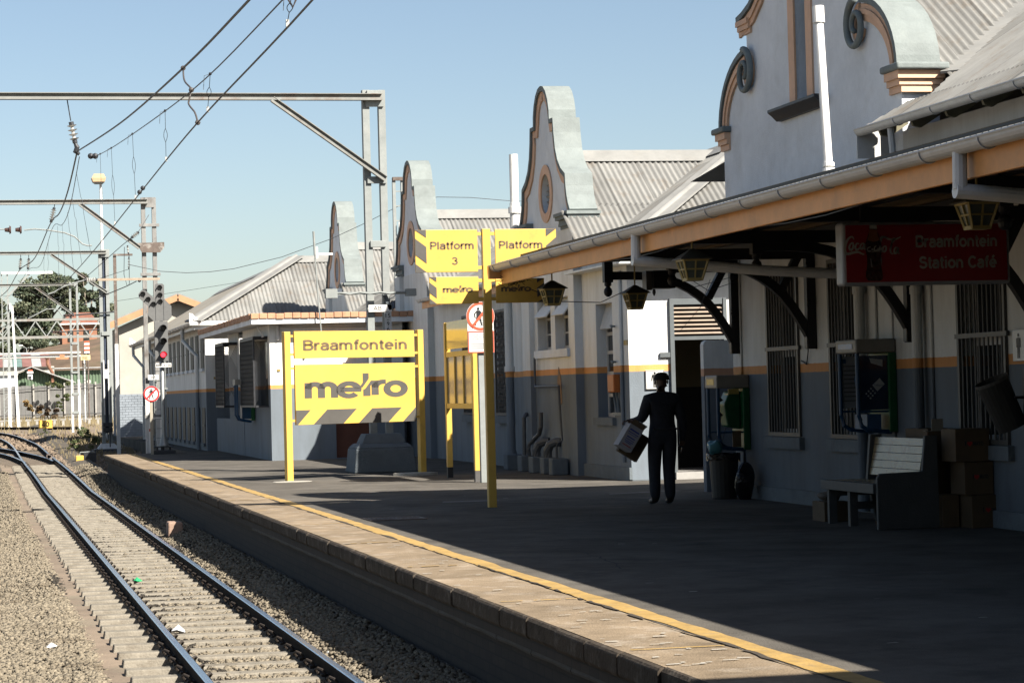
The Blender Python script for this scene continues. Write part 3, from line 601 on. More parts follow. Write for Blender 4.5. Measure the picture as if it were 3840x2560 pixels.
for s, nm in ((1, 'l'), (-1, 'r')):
    P = [(.24, 4.1), (3.33, 4.1)] + half[:-1] + [(.24, 8.63)]
    MB().prism(mapd(P, YC, s), 'X', 10.35, 10.80).build('gable_wall', WHITE, nb)
    A = half[:11]; B = half[14:]
    for Q in (A, B):
        MB().strip(mapd(offs(Q, .04), YC, s), mapd(offs(Q, -.035), YC, s), 'X', 10.285, 10.81).build('coping', SLATE, nb)
        MB().strip(mapd(offs(Q, -.05), YC, s), mapd(offs(Q, -.25), YC, s), 'X', 10.315, 10.352).build('moulding', BAND, nb)
        MB().strip(mapd(offs(Q, -.11), YC, s), mapd(offs(Q, -.17), YC, s), 'X', 10.295, 10.316).build('moulding', BAND, nb)
    sp = [(2.12 + (.32*(1-t*.80))*math.cos(math.radians(88+530*t)), 5.74 + (.32*(1-t*.80))*math.sin(math.radians(88+530*t))) for t in [i/34 for i in range(35)]]
    MB().tube([(10.27, YC+s*d, z) for d, z in sp], [.048-.016*i/34 for i in range(35)], 8).build('scroll', SLATE, nb, smooth=True)
    MB().strip(mapd([(2.12+(.27-.10*t)*math.cos(math.radians(88+250*t)), 5.74+(.27-.10*t)*math.sin(math.radians(88+250*t))) for t in [i/14 for i in range(15)]], YC, s), mapd([(2.12+(.13-.03*t)*math.cos(math.radians(88+250*t)), 5.74+(.13-.03*t)*math.sin(math.radians(88+250*t))) for t in [i/14 for i in range(15)]], YC, s), 'X', 10.318, 10.352).build('scroll_band', BAND, nb)
    c = MB(); c.k = 0
    for (d1, z0, z1, xx) in ((3.40, 4.80, 4.88, .03), (3.42, 4.88, 4.95, .06), (3.46, 4.95, 5.04, .09)): 
        a, b = sorted((YC+s*3.02, YC+s*d1)); c.box(10.35-xx, 10.80+xx*.3, a, b, z0, z1)
    c.build('cornice', BAND, nb)
    a, b = sorted((YC+s*2.98, YC+s*3.53)); bevel(MB().box(10.22, 10.86, a, b, 5.042, 5.125).build('cornice_cap', SLATE, nb), .025, 3)
    for (d1, z0, z1, xx) in ((2.28, 6.27, 6.33, .03), (2.36, 6.33, 6.40, .06), (2.44, 6.40, 6.47, .08)):
        a, b = sorted((YC+s*1.95, YC+s*d1)); MB().box(10.35-xx, 10.80+xx*.9, a, b, z0, z1).build('cornice', BAND, nb)
MB().box(10.35, 10.80, YC-.24, YC+.24, 4.1, 5.1).build('gable_wall', WHITE, nb); MB().box(10.35, 10.80, YC-.24, YC+.24, 7.1, 8.6).build('gable_wall', WHITE, nb)
lv = MB().ring([(YC-.44, 5.08), (YC+.44, 5.08), (YC+.44, 7.3), (YC-.44, 7.3)], [(YC-.22, 5.082), (YC+.22, 5.082), (YC+.22, 7.08), (YC-.22, 7.08)], 'X', 10.325, 10.352).build('louvre_window', BAND, nb)
MB().box(10.70, 10.72, YC-.235, YC+.235, 5.1, 7.1).build('back', DARKROOM, lv)
for i in range(17): MB().beam((10.66, YC, 5.16+i*.115), (10.50, YC, 5.11+i*.115), .44, .018).build('slat', SLATP, lv)
sl = MB(); sl.prism([(10.16, 5.085), (10.16, 5.05), (10.22, 5.0), (10.28, 4.94), (10.352, 4.94), (10.352, 5.085)], 'Y', 28.28, 30.07); sl.build('sill', DARKST, lv)
vp = MB(); vp.cyl((8.5, 23.26, 3.45), (8.5, 23.46, 5.28), .046, n=16); vp.cyl((8.5, 23.45, 5.2), (8.5, 23.465, 5.37), .061, n=16); vp.cyl((8.5, 23.27, 3.62), (8.5, 23.28, 3.70), .064, n=16); vp.cyl((8.5, 23.28, 3.72), (8.5, 23.285, 3.76), .059, n=16)
vp.build('vent_pipe', WHITEP, nb, smooth=False)
# roofs: main slope facing the track, cross slope of the gable wing
SL = .63; LV = math.sqrt(1+SL*SL)
EX, EZ = 9.98, 4.42
VY0 = YC-(7.25-EZ)/SL
corr('roof', nb, (EX, -6.3, EZ), (0, 1, 0), (1, 0, SL), 0, 39.3, lambda u: max(0, min(u-6.3-VY0, 2*(YC-VY0)-(u-6.3-VY0)))*LV if VY0 < u-6.3 < 33.7 else 0, lambda u: max(0, min(5.0, 33-(u-6.3)))*LV, pitch=.115)
corr('eave_roof', nb, (EX, VY0, EZ), (0, 1, 0), (1, 0, SL), 0, 1.45, lambda u: 0, lambda u: min(.42, .02+(1.45-u))*LV, pitch=.115)
corr('wing_roof', nb, (10.8, VY0, EZ), (1, 0, 0), (0, 1, SL), 0, 3.7, lambda u: (u+.82)*LV, lambda u: (YC-VY0)*LV, pitch=.115)
rb = MB(); rb.quad((10.8, YC, 7.25), (14.47, YC, 7.25), (10.8, 2*YC-25.55, 4.94)); rb.quad((EX, 33, EZ), (EX+5, 28, EZ+5*SL), (EX+10, 33, EZ)); rb.quad((EX+5, -6.3, EZ+5*SL), (EX+10, -6.3, EZ), (EX+10, 33, EZ), (EX+5, 28, EZ+5*SL)); rb.build('rear_roof', ROOFCAP, nb)
fl = MB(); fl.beam((10.85, VY0+.87, 5.0), (14.4, VY0+4.42, 7.25), .30, .03); fl.build('valley_flashing', ROOFCAP, nb)
fl = MB(); fl.cyl((10.8, YC, 7.25), (14.4, YC, 7.25), .08, n=8); fl.build('ridge_cap', ROOFCAP, nb)
flap = MB(); flap.quad((12.1, 26.6, 5.63), (12.35, 26.4, 5.62), (12.6, 26.25, 5.47), (12.1, 26.3, 5.46)); flap.build('loose_flashing', DARKST, nb)
def gutter(par, x, y0, y1, z, r=.07, name='gutter', m=GUTTER):
    mb = MB(); po = [(x-r*math.cos(math.radians(t)), z-r*math.sin(math.radians(t))) for t in range(0, 181, 20)]; pi = [(x-(r-.008)*math.cos(math.radians(t)), z-(r-.008)*math.sin(math.radians(t))) for t in range(0, 181, 20)]
    mb.strip(po, pi, 'Y', y0, y1); mb.cyl((x-r, y0, z+.004), (x-r, y1, z+.004), .011, n=6); mb.prism(po, 'Y', y1-.012, y1+.0); mb.prism(po, 'Y', y0, y0+.012)
    o = mb.build(name, m, par); y = y0+.5
    while y < y1-.2:
        b = MB(); b.strip([(x-(r+.011)*math.cos(math.radians(t)), z-(r+.011)*math.sin(math.radians(t))) for t in range(0, 181, 20)], [(x-(r+.001)*math.cos(math.radians(t)), z-(r+.001)*math.sin(math.radians(t))) for t in range(0, 181, 20)], 'Y', y, y+.022); b.build('gutter_bracket', m, o); y += 1.05
    return o
gutter(nb, 9.93, -6, 26.15, 4.40)
for i in range(30):
    yy = 25.75-i*.95; MB().prism([(9.99, 4.395), (10.349, 4.60), (10.349, 4.42), (10.12, 4.28), (10.03, 4.30)], 'Y', yy-.025, yy+.025).build('rafter_tail', mat('olive_rafter_paint', (.22, .20, .13), .7, .1, 6), nb)
MB().box(9.90, 10.349, 26.16, 26.19, 4.08, 4.42).build('eave_end_board', GUTTER, nb)
MB().cyl((9.97, 25.3, 4.33), (10.0, 25.3, 3.9), .04, n=8).build('downpipe', GUTTER, nb)
MB().cyl((10.26, 27.2, .02), (10.26, 27.2, 2.66), .065, n=14).cyl((10.26, 27.2, 2.58), (10.26, 27.2, 2.68), .078, n=14).build('downpipe', W1M, nb)
MB().cyl((10.26, 25.42, .02), (10.26, 25.42, 3.7), .06, n=14).cyl((10.26, 25.42, 2.5), (10.26, 25.42, 2.58), .072, n=14).build('downpipe', W1M, nb)
for yy, r_ in ((31.98, .016), (26.85, .02), (25.18, .022), (26.35, .012)): MB().cyl((10.335, yy, .2), (10.335, yy, 3.6), r_, n=8).build('conduit', W1M, nb)
MB().tube([(10.335, 31.98, 1.7), (10.33, 31.99, 1.62)], .02).build('conduit', W1M, nb)
MB().tube([(10.33, 29.35, 2.3), (10.32, 29.2, 1.95), (10.33, 29.3, 1.78), (10.33, 29.5, 1.83)], .008).build('cable', DARKST, nb)
# privacy screen in the passage
sc = MB(); sc.prism([(10.41, 0), (11.3, 0), (11.3, 2.2), (10.47, 2.2), (10.43, 2.18), (10.41, 2.14)], 'Y', 34.0, 34.15)
tag(sc.build('screen_wall', wall_mat('plaster_screen_wall', 1.68, 1.78, (.80, .79, .75), (.60, .33, .2), (.14, .16, .185)), origin=(10.8, 34.07, 0)), 'low white screen wall with orange band at the passage beside the doorway', 'wall')

# ---- long gabled building further along
gb = thing('gabled_station_building', (10.65, 50, 0), 'long white station building beyond the passage with three curved dutch gables', 'building')
EX2, EZ2 = 10.28, 3.73
GC = [43.95, 58.15, 70.35]
wins = [(40.0, 41.1, 1.04, 3.0)]
mb = MB(); wallX(mb, 10.65, 11.0, 39.0, 42.05, 0, 3.72, wins); wallX(mb, 10.65, 11.0, 45.85, 56.25, 0, 3.72, [(47.86, 49.22, 1.04, 3.2), (51.4, 52.6, 1.04, 3.2)]); mb.box(10.65, 11, 60.05, 68.45, 0, 3.72)
mb.box(10.65, 11, 72.25, 72.45, 0, 3.72); wallY(mb, 39.0, 39.3, 11.0, 18, 0, 3.72, [(11.39, 12.31, .12, 2.32), (11.392, 12.308, 2.36, 2.99)] if 0 else [(11.39, 12.31, .12, 2.99)])
mb.box(17.7, 18, 39.3, 72.4, 0, 3.72); mb.build('wall', W2M, gb)
MB().box(10.60, 10.648, 38.95, 42.1, 0, .22).box(10.6, 12.9, 38.95, 38.999, 0, .02).build('plinth', BLUECONC, gb)
G2 = [(.0, 7.13), (.2, 7.10), (.38, 7.0), (.52, 6.84), (.60, 6.65), (.63, 6.45), (.90, 6.45), (.93, 6.2), (1.0, 5.95), (1.12, 5.72), (1.32, 5.50), (1.58, 5.38), (1.84, 5.33), (1.86, 5.14), (1.78, 5.10), (1.80, 4.95), (1.88, 4.80), (2.02, 4.70)]
G2 = [(.0, 7.13), (.2, 7.10), (.38, 7.0), (.52, 6.84), (.60, 6.65), (.63, 6.45), (.90, 6.45), (.93, 6.2), (1.02, 5.9), (1.18, 5.66), (1.42, 5.48), (1.72, 5.36), (1.74, 5.16), (1.80, 4.98), (1.90, 4.82), (2.02, 4.70)]
def gable2(yc, front=10.5, vent=True, small=True):
    ops = [(yc-.09-1.36, yc-.09-.34, 2.28, 3.22), (yc-.09, yc+.98, 2.28, 3.22)] if small else []
    mb = MB(); wallX(mb, front, front+.40, yc-1.9, yc+1.9, 0, 4.42, ops); w = mb.build('gable_base', W2M, gb)
    L = [(yc+d, z) for d, z in reversed(G2)] + [(yc-d, z) for d, z in G2[1:]]
    n = 24; O = [(yc+.37*math.cos(2*math.pi*i/n), 5.17+.37*math.sin(2*math.pi*i/n)) for i in range(n)]
    # wall with a round hole: four pieces round the opening
    R = [(yc-.52, 5.17-.55), (yc+.52, 5.17-.55)]
    mb = MB()
    lp = [(yc+.4, 4.42), (yc+2.02, 4.42)] + [(yc+d, z) for d, z in reversed(G2) if d > .41] + [(yc+.4, 6.98)]
    rp = [(2*yc-a, b) for a, b in lp]
    mb.prism(lp, 'X', front, front+.40); mb.prism(rp, 'X', front, front+.40)
    mb.box(front, front+.40, yc-.4, yc+.4, 4.42, 4.77); mb.prism([(yc-.4, 5.57), (yc+.4, 5.57), (yc+.4, 6.98), (yc+.2, 7.10), (yc, 7.13), (yc-.2, 7.10), (yc-.4, 6.98)], 'X', front, front+.4)
    for q in range(4):
        a0 = q*90; C = [(yc+.37*math.cos(math.radians(t)), 5.17+.37*math.sin(math.radians(t))) for t in range(a0, a0+91, 15)]
        cx = .4*(1 if q in (0, 3) else -1); cz = .4*(1 if q in (0, 1) else -1); e0 = (yc+.4*round(math.cos(math.radians(a0))), 5.17+.4*round(math.sin(math.radians(a0)))); e1 = (yc+.4*round(math.cos(math.radians(a0+90))), 5.17+.4*round(math.sin(math.radians(a0+90))))
        mb.prism(C + [e1, (yc+cx, 5.17+cz), e0], 'X', front, front+.4)
    g = mb.build('gable_wall', WHITE, gb)
    for s in (1, -1):
        P = [(d, z) for d, z in G2]
        MB().strip(mapd(offs(P, -.045), yc, s), mapd(offs(P, .05), yc, s), 'X', front-.07, front+.44).build('coping', SLATE, g)
        MB().strip(mapd(offs(P, .05), yc, s), mapd(offs(P, .22), yc, s), 'X', front-.03, front+.002).build('moulding', BAND, g)
        for (d1, z0, z1, xx) in ((2.0, 4.42, 4.47, .02), (2.05, 4.47, 4.52, .06), (2.03, 4.52, 4.58, .05), (2.12, 4.58, 4.64, .12), (2.16, 4.64, 4.70, .15)):
            a, b = sorted((yc+s*1.12, yc+s*d1)); MB().box(front-xx, front+.40+xx*.5, a, b, z0+.0005, z1).build('cornice', SLATE, g)
        a, b = sorted((yc+s*1.25, yc+s*1.9)); MB().box(front-.10, front+.40, a, b, 0, 4.42).build('pilaster', W2M, g) if s == 1 else None
    v = MB(); v.ring([(yc+.53*math.cos(2*math.pi*i/n), 5.17+.54*math.sin(2*math.pi*i/n)) for i in range(n)], [(yc+.365*math.cos(2*math.pi*i/n), 5.17+.365*math.sin(2*math.pi*i/n)) for i in range(n)], 'X', front-.025, front+.003)
    vo = v.build('round_vent', BAND, gb)
    MB().box(front+.30, front+.31, yc-.38, yc+.38, 4.79, 5.55).build('vent_back', DARKROOM if vent else mat('vent_grey_panel', (.30, .30, .28), .8, .1, 5), vo)
    if vent:
        for i in range(7):
            z = 4.86+i*.1; h = math.sqrt(max(.01, .36**2-(z-5.17)**2)); MB().beam((front+.17, yc, z+.025), (front+.09, yc, z-.02), 2*h, .016).build('slat', SLATP, vo)
    if small:
        for k, (a, b, c, d) in enumerate(ops):
            f = MB(); f.ring([(a, c), (b, c), (b, d), (a, d)], [(a+.06, c+.06), (b-.06, c+.06), (b-.06, d-.06), (a+.06, d-.06)], 'X', front+.17, front+.22); f.box(front+.17, front+.21, (a+b)/2-.02, (a+b)/2+.02, c+.06, d-.06); f.box(front+.172, front+.208, a+.06, b-.06, c+.28, c+.31); f.box(front+.17, front+.212, a+.06, b-.06, c+.56, c+.61)
            wn_ = f.build('window', FRAMEW, gb); MB().box(front+.19, front+.2, a+.03, b-.03, c+.03, d-.03).build('pane', GLASSD, wn_)
            f = MB(); f.beam((front+.17, (a+b)/2, d-.02), (front-.08, (a+b)/2, d-.33), b-a-.1, .025); f.build('open_top_pane', WHITEP, wn_)
        MB().box(front-.06, front+.16, ops[0][0]-.08, ops[1][1]+.1, 2.13, 2.275).build('sill', WHITE, gb)
gable2(GC[0]); gable2(GC[1], small=False); gable2(GC[2], vent=False, small=False)
for i, yc in enumerate(GC):
    RZ = 5.92; v0 = yc-(RZ-EZ2)/SL
    corr('wing_roof', gb, (10.3, v0, EZ2), (1, 0, 0), (0, 1, SL), 0, 3.6, lambda u: (u+.02)*LV, lambda u: (yc-v0 if u > .6 else yc-1.93-v0)*LV, pitch=.11)
    rb = MB(); rb.quad((10.9, yc, RZ), (13.8, yc, RZ), (10.9, 2*yc-v0, EZ2)); rb.build('rear_roof', ROOFCAP, gb)
    rc = MB(); rc.quad((10.9, yc, RZ+.06), (13.9, yc, RZ+.06), (13.9, yc-.36, RZ+.045-.36*SL), (10.9, yc-.36, RZ+.045-.36*SL)); rc.quad((10.9, yc, RZ+.06), (10.9, yc+.36, RZ+.045-.36*SL), (13.9, yc+.36, RZ+.045-.36*SL), (13.9, yc, RZ+.06)); rc.build('ridge_cap', ROOFCAP, gb)
    fl = MB(); fl.beam((10.5, v0+.24, EZ2+.15), (13.7, v0+3.44, RZ-.03), .26, .02); fl.build('valley_flashing', ROOFCAP, gb)
def lo2(Y):
    for yc in GC:
        v0 = yc-(5.92-EZ2)/SL
        if v0 < Y < 2*yc-v0: return max(0, min(Y-v0, 2*yc-v0-Y))
    return 0
Y0 = 38.35
corr('roof', gb, (EX2, Y0, EZ2), (0, 1, 0), (1, 0, SL), 0, 34.2, lambda u: lo2(Y0+u)*LV, lambda u: min(3.62, u)*LV, pitch=.11)
corr('hip_roof', gb, (EX2, Y0, EZ2), (1, 0, 0), (0, 1, SL), 0, 7.2, lambda u: 0, lambda u: min(u, 7.24-u, 3.62)*LV, pitch=.11)
rb = MB(); rb.quad((EX2+3.62, Y0+3.62, EZ2+3.62*SL), (EX2+7.4, Y0, EZ2), (EX2+7.4, 72.5, EZ2), (EX2+3.62, 72.5, EZ2+3.62*SL)); rb.build('rear_roof', ROOFCAP, gb)
hc = MB(); hc.beam((EX2, Y0, EZ2+.03), (EX2+3.62, Y0+3.62, EZ2+3.62*SL+.03), .46, .035, up=(-SL*.6, -SL*.6, 1)); hc.cyl((EX2, Y0, EZ2+.05), (EX2+3.62, Y0+3.62, EZ2+3.62*SL+.05), .05, n=8); hc.build('hip_cap', ROOFCAP, gb)
zr = EZ2+3.62*SL; xr = EX2+3.62; hc = MB(); hc.quad((xr, Y0+3.6, zr+.06), (xr, 72.5, zr+.06), (xr-.36, 72.5, zr+.045-.36*SL), (xr-.36, Y0+3.6, zr+.045-.36*SL)); hc.build('ridge_cap', ROOFCAP, gb)
for a, b in ((46.4, 55.85), (60.6, 68.2)):
    gutter(gb, EX2-.05, a, b, EZ2-.03); MB().box(EX2+.02, EX2+.05, a, b, EZ2-.24, EZ2-.06).build('fascia', ORANGED, gb)
MB().box(EX2+.3, 17.9, Y0+.05, Y0+.08, EZ2-.16, EZ2-.02).build('fascia', WHITEP, gb); MB().box(EX2+.05, 17.5, Y0+.08, 39.0, EZ2-.16, EZ2-.13).build('soffit', WHITEP, gb)
MB().box(EX2+.05, 10.65, 39.0, 42.04, EZ2-.16, EZ2-.13).build('soffit', WHITEP, gb)
# tall narrow window with its pane row
a, b, c, d = wins[0]; f = MB(); f.ring([(a, c), (b, c), (b, d), (a, d)], [(a+.07, c+.07), (b-.07, c+.07), (b-.07, d-.07), (a+.07, d-.07)], 'X', 10.83, 10.89)
for z in (1.42, 1.80, 2.16, 2.48): f.box(10.83, 10.885, a+.07, b-.07, z-.03, z+.03)
f.box(10.835, 10.88, (a+b)/2-.025, (a+b)/2+.025, c+.07, d-.07)
tw = f.build('window', FRAMEW, gb); MB().box(10.85, 10.86, a+.04, b-.04, c+.04, d-.04).build('pane', GLASSD, tw); MB().box(10.58, 10.83, a-.1, b+.1, c-.13, c-.005).build('sill', BLUECONC, tw)
f = MB(); f.beam((10.82, (a+b)/2, d-.06), (10.70, (a+b)/2, d-.44), b-a-.2, .03); f.build('open_top_pane', FRAMEW, tw)
# steel mesh grilles over two windows
def mesh_grille(par, x, y0, y1, z0, z1, sp=.13, name='mesh_grille', m=DARKST, r=.007):
    f = MB(); f.ring([(y0, z0), (y1, z0), (y1, z1), (y0, z1)], [(y0+.05, z0+.05), (y1-.05, z0+.05), (y1-.05, z1-.05), (y0+.05, z1-.05)], 'X', x-.03, x+.01); o = f.build(name, m, par)
    g = MB(); H = z1-z0; W = y1-y0; t = -H*.5
    while t < W+H*.5:
        for s in (1, -1):
            a0, b0, a1, b1 = (t, 0, t+H*.5, H) if s > 0 else (t+H*.5, 0, t, H); pts = []
            for q in (0, W):
                pass
            lo, hi = 0.0, 1.0; dx = a1-a0
            if dx: 
                ta, tb_ = (0-a0)/dx, (W-a0)/dx
                lo = max(0, min(ta, tb_)); hi = min(1, max(ta, tb_))
            if hi > lo: g.beam((x-.01, y0+a0+dx*lo, z0+(b1-b0)*lo), (x-.01, y0+a0+dx*hi, z0+(b1-b0)*hi), r*2, r*2)
        t += sp
    g.build('mesh', m, o); return o
for a, b in ((47.86, 49.22), (51.4, 52.6)):
    o = mesh_grille(gb, 10.60, a, b, 1.04, 3.2); MB().box(10.80, 10.82, a, b, 1.04, 3.2).build('pane', GLASSD, o); MB().box(10.54, 10.80, a-.08, b+.08, .88, 1.03).build('sill', BLUECONC, o)
    f = MB(); f.ring([(a, 1.04), (b, 1.04), (b, 3.2), (a, 3.2)], [(a+.08, 1.1), (b-.08, 1.1), (b-.08, 3.12), (a+.08, 3.12)], 'X', 10.74, 10.79); f.box(10.745, 10.785, (a+b)/2-.03, (a+b)/2+.03, 1.1, 3.12); f.build('sash_frame', FRAMEW, o)
dp = MB(); dp.cyl((10.36, 46.85, .25), (10.36, 46.85, 3.6), .085, n=14); dp.cyl((10.36, 46.85, 1.9), (10.36, 46.85, 2.02), .105, n=14); dp.cyl((10.36, 46.85, .1), (10.36, 46.85, .35), .10, n=14); dp.build('downpipe', W2M, gb)
MB().cyl((10.45, 46.42, 3.3), (10.45, 46.42, 5.2), .10, n=14).cyl((10.45, 46.42, 5.0), (10.45, 46.42, 5.12), .13, n=14).cyl((10.45, 46.42, 5.12), (10.45, 46.42, 6.15), .088, n=14).build('vent_pipe', WHITEP, gb)
MB().cyl((10.62, 39.35, 0.3), (10.62, 39.35, 3.5), .035, n=8).build('conduit', W2M, gb)
# ground-level plumbing on small concrete blocks
PIPEG = mat('grey_painted_drain_pipe', (.10, .108, .115), .5, .15, 9)
bw = [(46.55, .36), (45.3, .36), (44.35, .36), (43.45, .32), (42.75, .28)]
for yy, w in bw: bevel(MB().box(10.16, 10.46, yy-w*.5, yy+w*.5, 0, .30).build('pipe_block', BLUECONC, gb), .02)
MB().tube([(10.28, 44.9, .25), (10.25, 44.9, .42), (10.27, 44.9, .52), (10.35, 44.8, .62), (10.38, 44.5, .72), (10.38, 44.35, .85), (10.38, 44.33, 1.12)], .042, 8).build('drain_pipe', PIPEG, gb)
MB().tube([(10.3, 45.45, .28), (10.30, 45.42, 1.02), (10.36, 45.5, 1.08), (10.48, 45.7, 1.08)], .04, 8).build('drain_pipe', PIPEG, gb)
MB().tube([(10.28, 44.35, .25), (10.28, 44.35, .42), (10.32, 44.3, .54), (10.42, 44.25, .58), (10.5, 44.2, .58)], .082, 10).build('drain_pipe', PIPEG, gb)
MB().tube([(10.28, 43.45, .25), (10.28, 43.45, .42), (10.32, 43.4, .54), (10.42, 43.35, .58), (10.5, 43.3, .58)], .085, 10).build('drain_pipe', PIPEG, gb)
MB().tube([(10.28, 42.75, .25), (10.28, 42.75, .5), (10.30, 42.7, .56), (10.40, 42.8, .62), (10.40, 42.95, 1.6), (10.42, 44.9, 1.6), (10.44, 45.0, 1.66), (10.44, 45.0, 2.15)], .022, 7).build('water_pipe', PIPEG, gb)
MB().prism([(43.35, 1.2), (43.1, 1.3), (43.15, 1.75), (43.3, 1.95), (43.42, 1.7), (43.38, 1.4)], 'X', 10.49, 10.4985).build('bare_plaster_patch', mat('bare_tan_plaster', (.34, .22, .13), .9, .2, 8), gb)
# doorway in the end wall with slatted fanlight
DFR = mat('grey_door_frame', (.13, .145, .15), .5, .08, 6)
f = MB(); f.box(11.36, 11.43, 38.94, 39.1, .1, 3.0); f.box(12.29, 12.35, 38.94, 39.1, .1, 3.0); f.box(11.43, 12.29, 38.94, 39.1, 2.31, 2.37); f.box(11.43, 12.29, 38.96, 39.1, 2.9, 3.0); f.box(11.18, 11.36, 38.95, 38.99, 2.03, 2.11); df = f.build('doorway', DFR, gb)
for i in range(7): MB().beam((11.86, 38.97, 2.41+i*.07), (11.86, 39.06, 2.455+i*.07), .86, .012, up=(0, -.5, 1)).build('fanlight_slat', mat('tan_slat', (.46, .36, .28), .6, .1, 8), df)
MB().box(11.4, 12.3, 39.10, 39.12, 2.36, 2.95).build('fanlight_back', DARKROOM, df)
MB().box(11.39, 12.6, 39.3, 41.2, .02, .118).box(11.39, 12.31, 38.9, 39.3, 0, .12).build('step', mat('pale_step', (.42, .40, .37), .8, .1, 6), df)
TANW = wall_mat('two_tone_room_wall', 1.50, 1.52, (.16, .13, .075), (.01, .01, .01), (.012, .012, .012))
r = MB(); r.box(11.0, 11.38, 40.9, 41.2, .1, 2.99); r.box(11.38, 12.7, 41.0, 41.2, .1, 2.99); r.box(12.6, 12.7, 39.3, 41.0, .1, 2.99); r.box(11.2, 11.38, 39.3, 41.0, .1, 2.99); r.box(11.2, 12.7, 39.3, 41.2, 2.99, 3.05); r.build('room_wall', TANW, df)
MB().box(11.74, 11.78, 40.9, 40.95, .12, 2.3).build('inner_door_edge', mat('door_edge_brown', (.16, .12, .07), .6, .1, 6), df)

# ---- flat-roofed hut on the platform
hut = thing('ticket_hut', (8.5, 60, 0), 'flat roofed white and slate hut with orange tiled roof edge behind the name board', 'building')
mb = MB(); wallY(mb, 58.6, 58.85, 7.05, 10.3, 0, 3.3, [(8.62, 9.5, .02, 2.15)]); wallX(mb, 7.05, 7.3, 58.85, 64.5, 0, 3.3, [(59.1, 61.9, 1.3, 2.95)]); mb.box(7.3, 10.3, 64.25, 64.5, 0, 3.3); mb.box(10.05, 10.3, 58.85, 64.25, 0, 3.3); mb.build('wall', W3M, hut)
mb = MB(); mb.box(6.58, 10.62, 58.15, 72.0, 3.28, 3.42); mb.build('roof_slab', WHITE, hut)
TILE = mat('orange_roof_tile', (.60, .33, .19), .75, .14, 6, .3, 40, spot=(.48, .27, .17), spotamt=.6, spotscale=7)
r = random.Random(5); x = 6.56
tiles = []
while x < 10.55:
    w = min(.20, 10.6-x); dz = r.uniform(-.008, .008); bevel(MB().box(x+.004, x+w-.004, 58.10+r.uniform(0, .02), 58.40, 3.40+dz, 3.535+dz).build('tile', TILE, hut), .014); x += .20
y = 58.42
while y < 71.9:
    dz = r.uniform(-.008, .008); MB().box(6.54+r.uniform(0, .02), 6.8, y+.004, y+.196, 3.40+dz, 3.535+dz).build('tile', TILE, hut); y += .2
MB().box(6.9, 10.5, 58.5, 71.5, 3.425, 3.46).build('roof_felt', mat('grey_roof_felt', (.22, .22, .215), .9, .1, 4), hut)
def cage(par, x0, x1, y0, y1, z0, z1):
    o = mesh_grille(par, x0, y0, y1, z0, z1, .11, 'window_cage', DARKST, .006)
    f = MB(); f.box(x0, x1, y0, y0+.04, z0, z0+.05); f.box(x0, x1, y0, y0+.04, z1-.05, z1); f.box(x0, x1, y1-.04, y1, z0, z0+.05); f.box(x0, x1, y1-.04, y1, z1-.05, z1)
    n = 9
    for i in range(-8, 30):
        for s in (1, -1):
            a = (x1-x0); z = z0+i*.075*1.0
            p0 = Vector((x0, y0+.02, z if s > 0 else z+a*2)); p1 = Vector((x1, y0+.02, z+a*2 if s > 0 else z))
            if min(p0.z, p1.z) >= z0 and max(p0.z, p1.z) <= z1: f.beam(p0, p1, .01, .01, up=(0, 1, 0))
    f.box(x0-.02, x1, y0-.02, y1+.02, z1, z1+.03); f.build('cage_frame', DARKST, o); return o
cg = cage(hut, 6.72, 7.05, 59.0, 62.0, 1.29, 2.98); MB().box(7.2, 7.21, 59.1, 61.9, 1.3, 2.95).build('pane', GLASSD, cg)
cage(hut, 6.66, 7.02, 65.6, 67.8, 1.28, 3.0); MB().box(7.04, 7.3, 64.5, 71.8, 0, .95).box(7.03, 7.06, 65.5, 68, .95, 3.28).build('rear_counter_wall', W3M, hut)
f = MB(); f.cyl((7.25, 58.57, 3.27), (7.25, 58.57, 2.9), .05, n=8); f.tube([(6.75, 58.5, 3.22), (6.9, 58.55, 3.0), (6.95, 60, 2.98)], .02); f.tube([(7.3, 58.55, 3.2), (8.6, 58.55, 3.17), (10.2, 58.55, 3.2)], .012); f.build('roof_drain', GUTTER, hut)
MB().tube([(10.64, 58.0, 3.3), (10.62, 57.4, 3.3), (10.62, 57.4, 3.62), (10.62, 56.4, 3.78)], .03, 6).build('drain_pipe', WHITEP, hut)
MB().box(8.62, 9.5, 58.80, 58.84, .02, 2.1).build('brown_door', mat('red_brown_door', (.16, .055, .03), .6, .1, 6), hut)
MB().box(8.3, 9.6, 58.0, 58.6, 2.18, 2.28).build('door_hood', ORANGED, hut)
MB().box(7.22, 7.3, 58.57, 58.6, 2.15, 2.2).build('name_plate', mat('brass_plate', (.45, .32, .10), .4, .1, 9), hut)

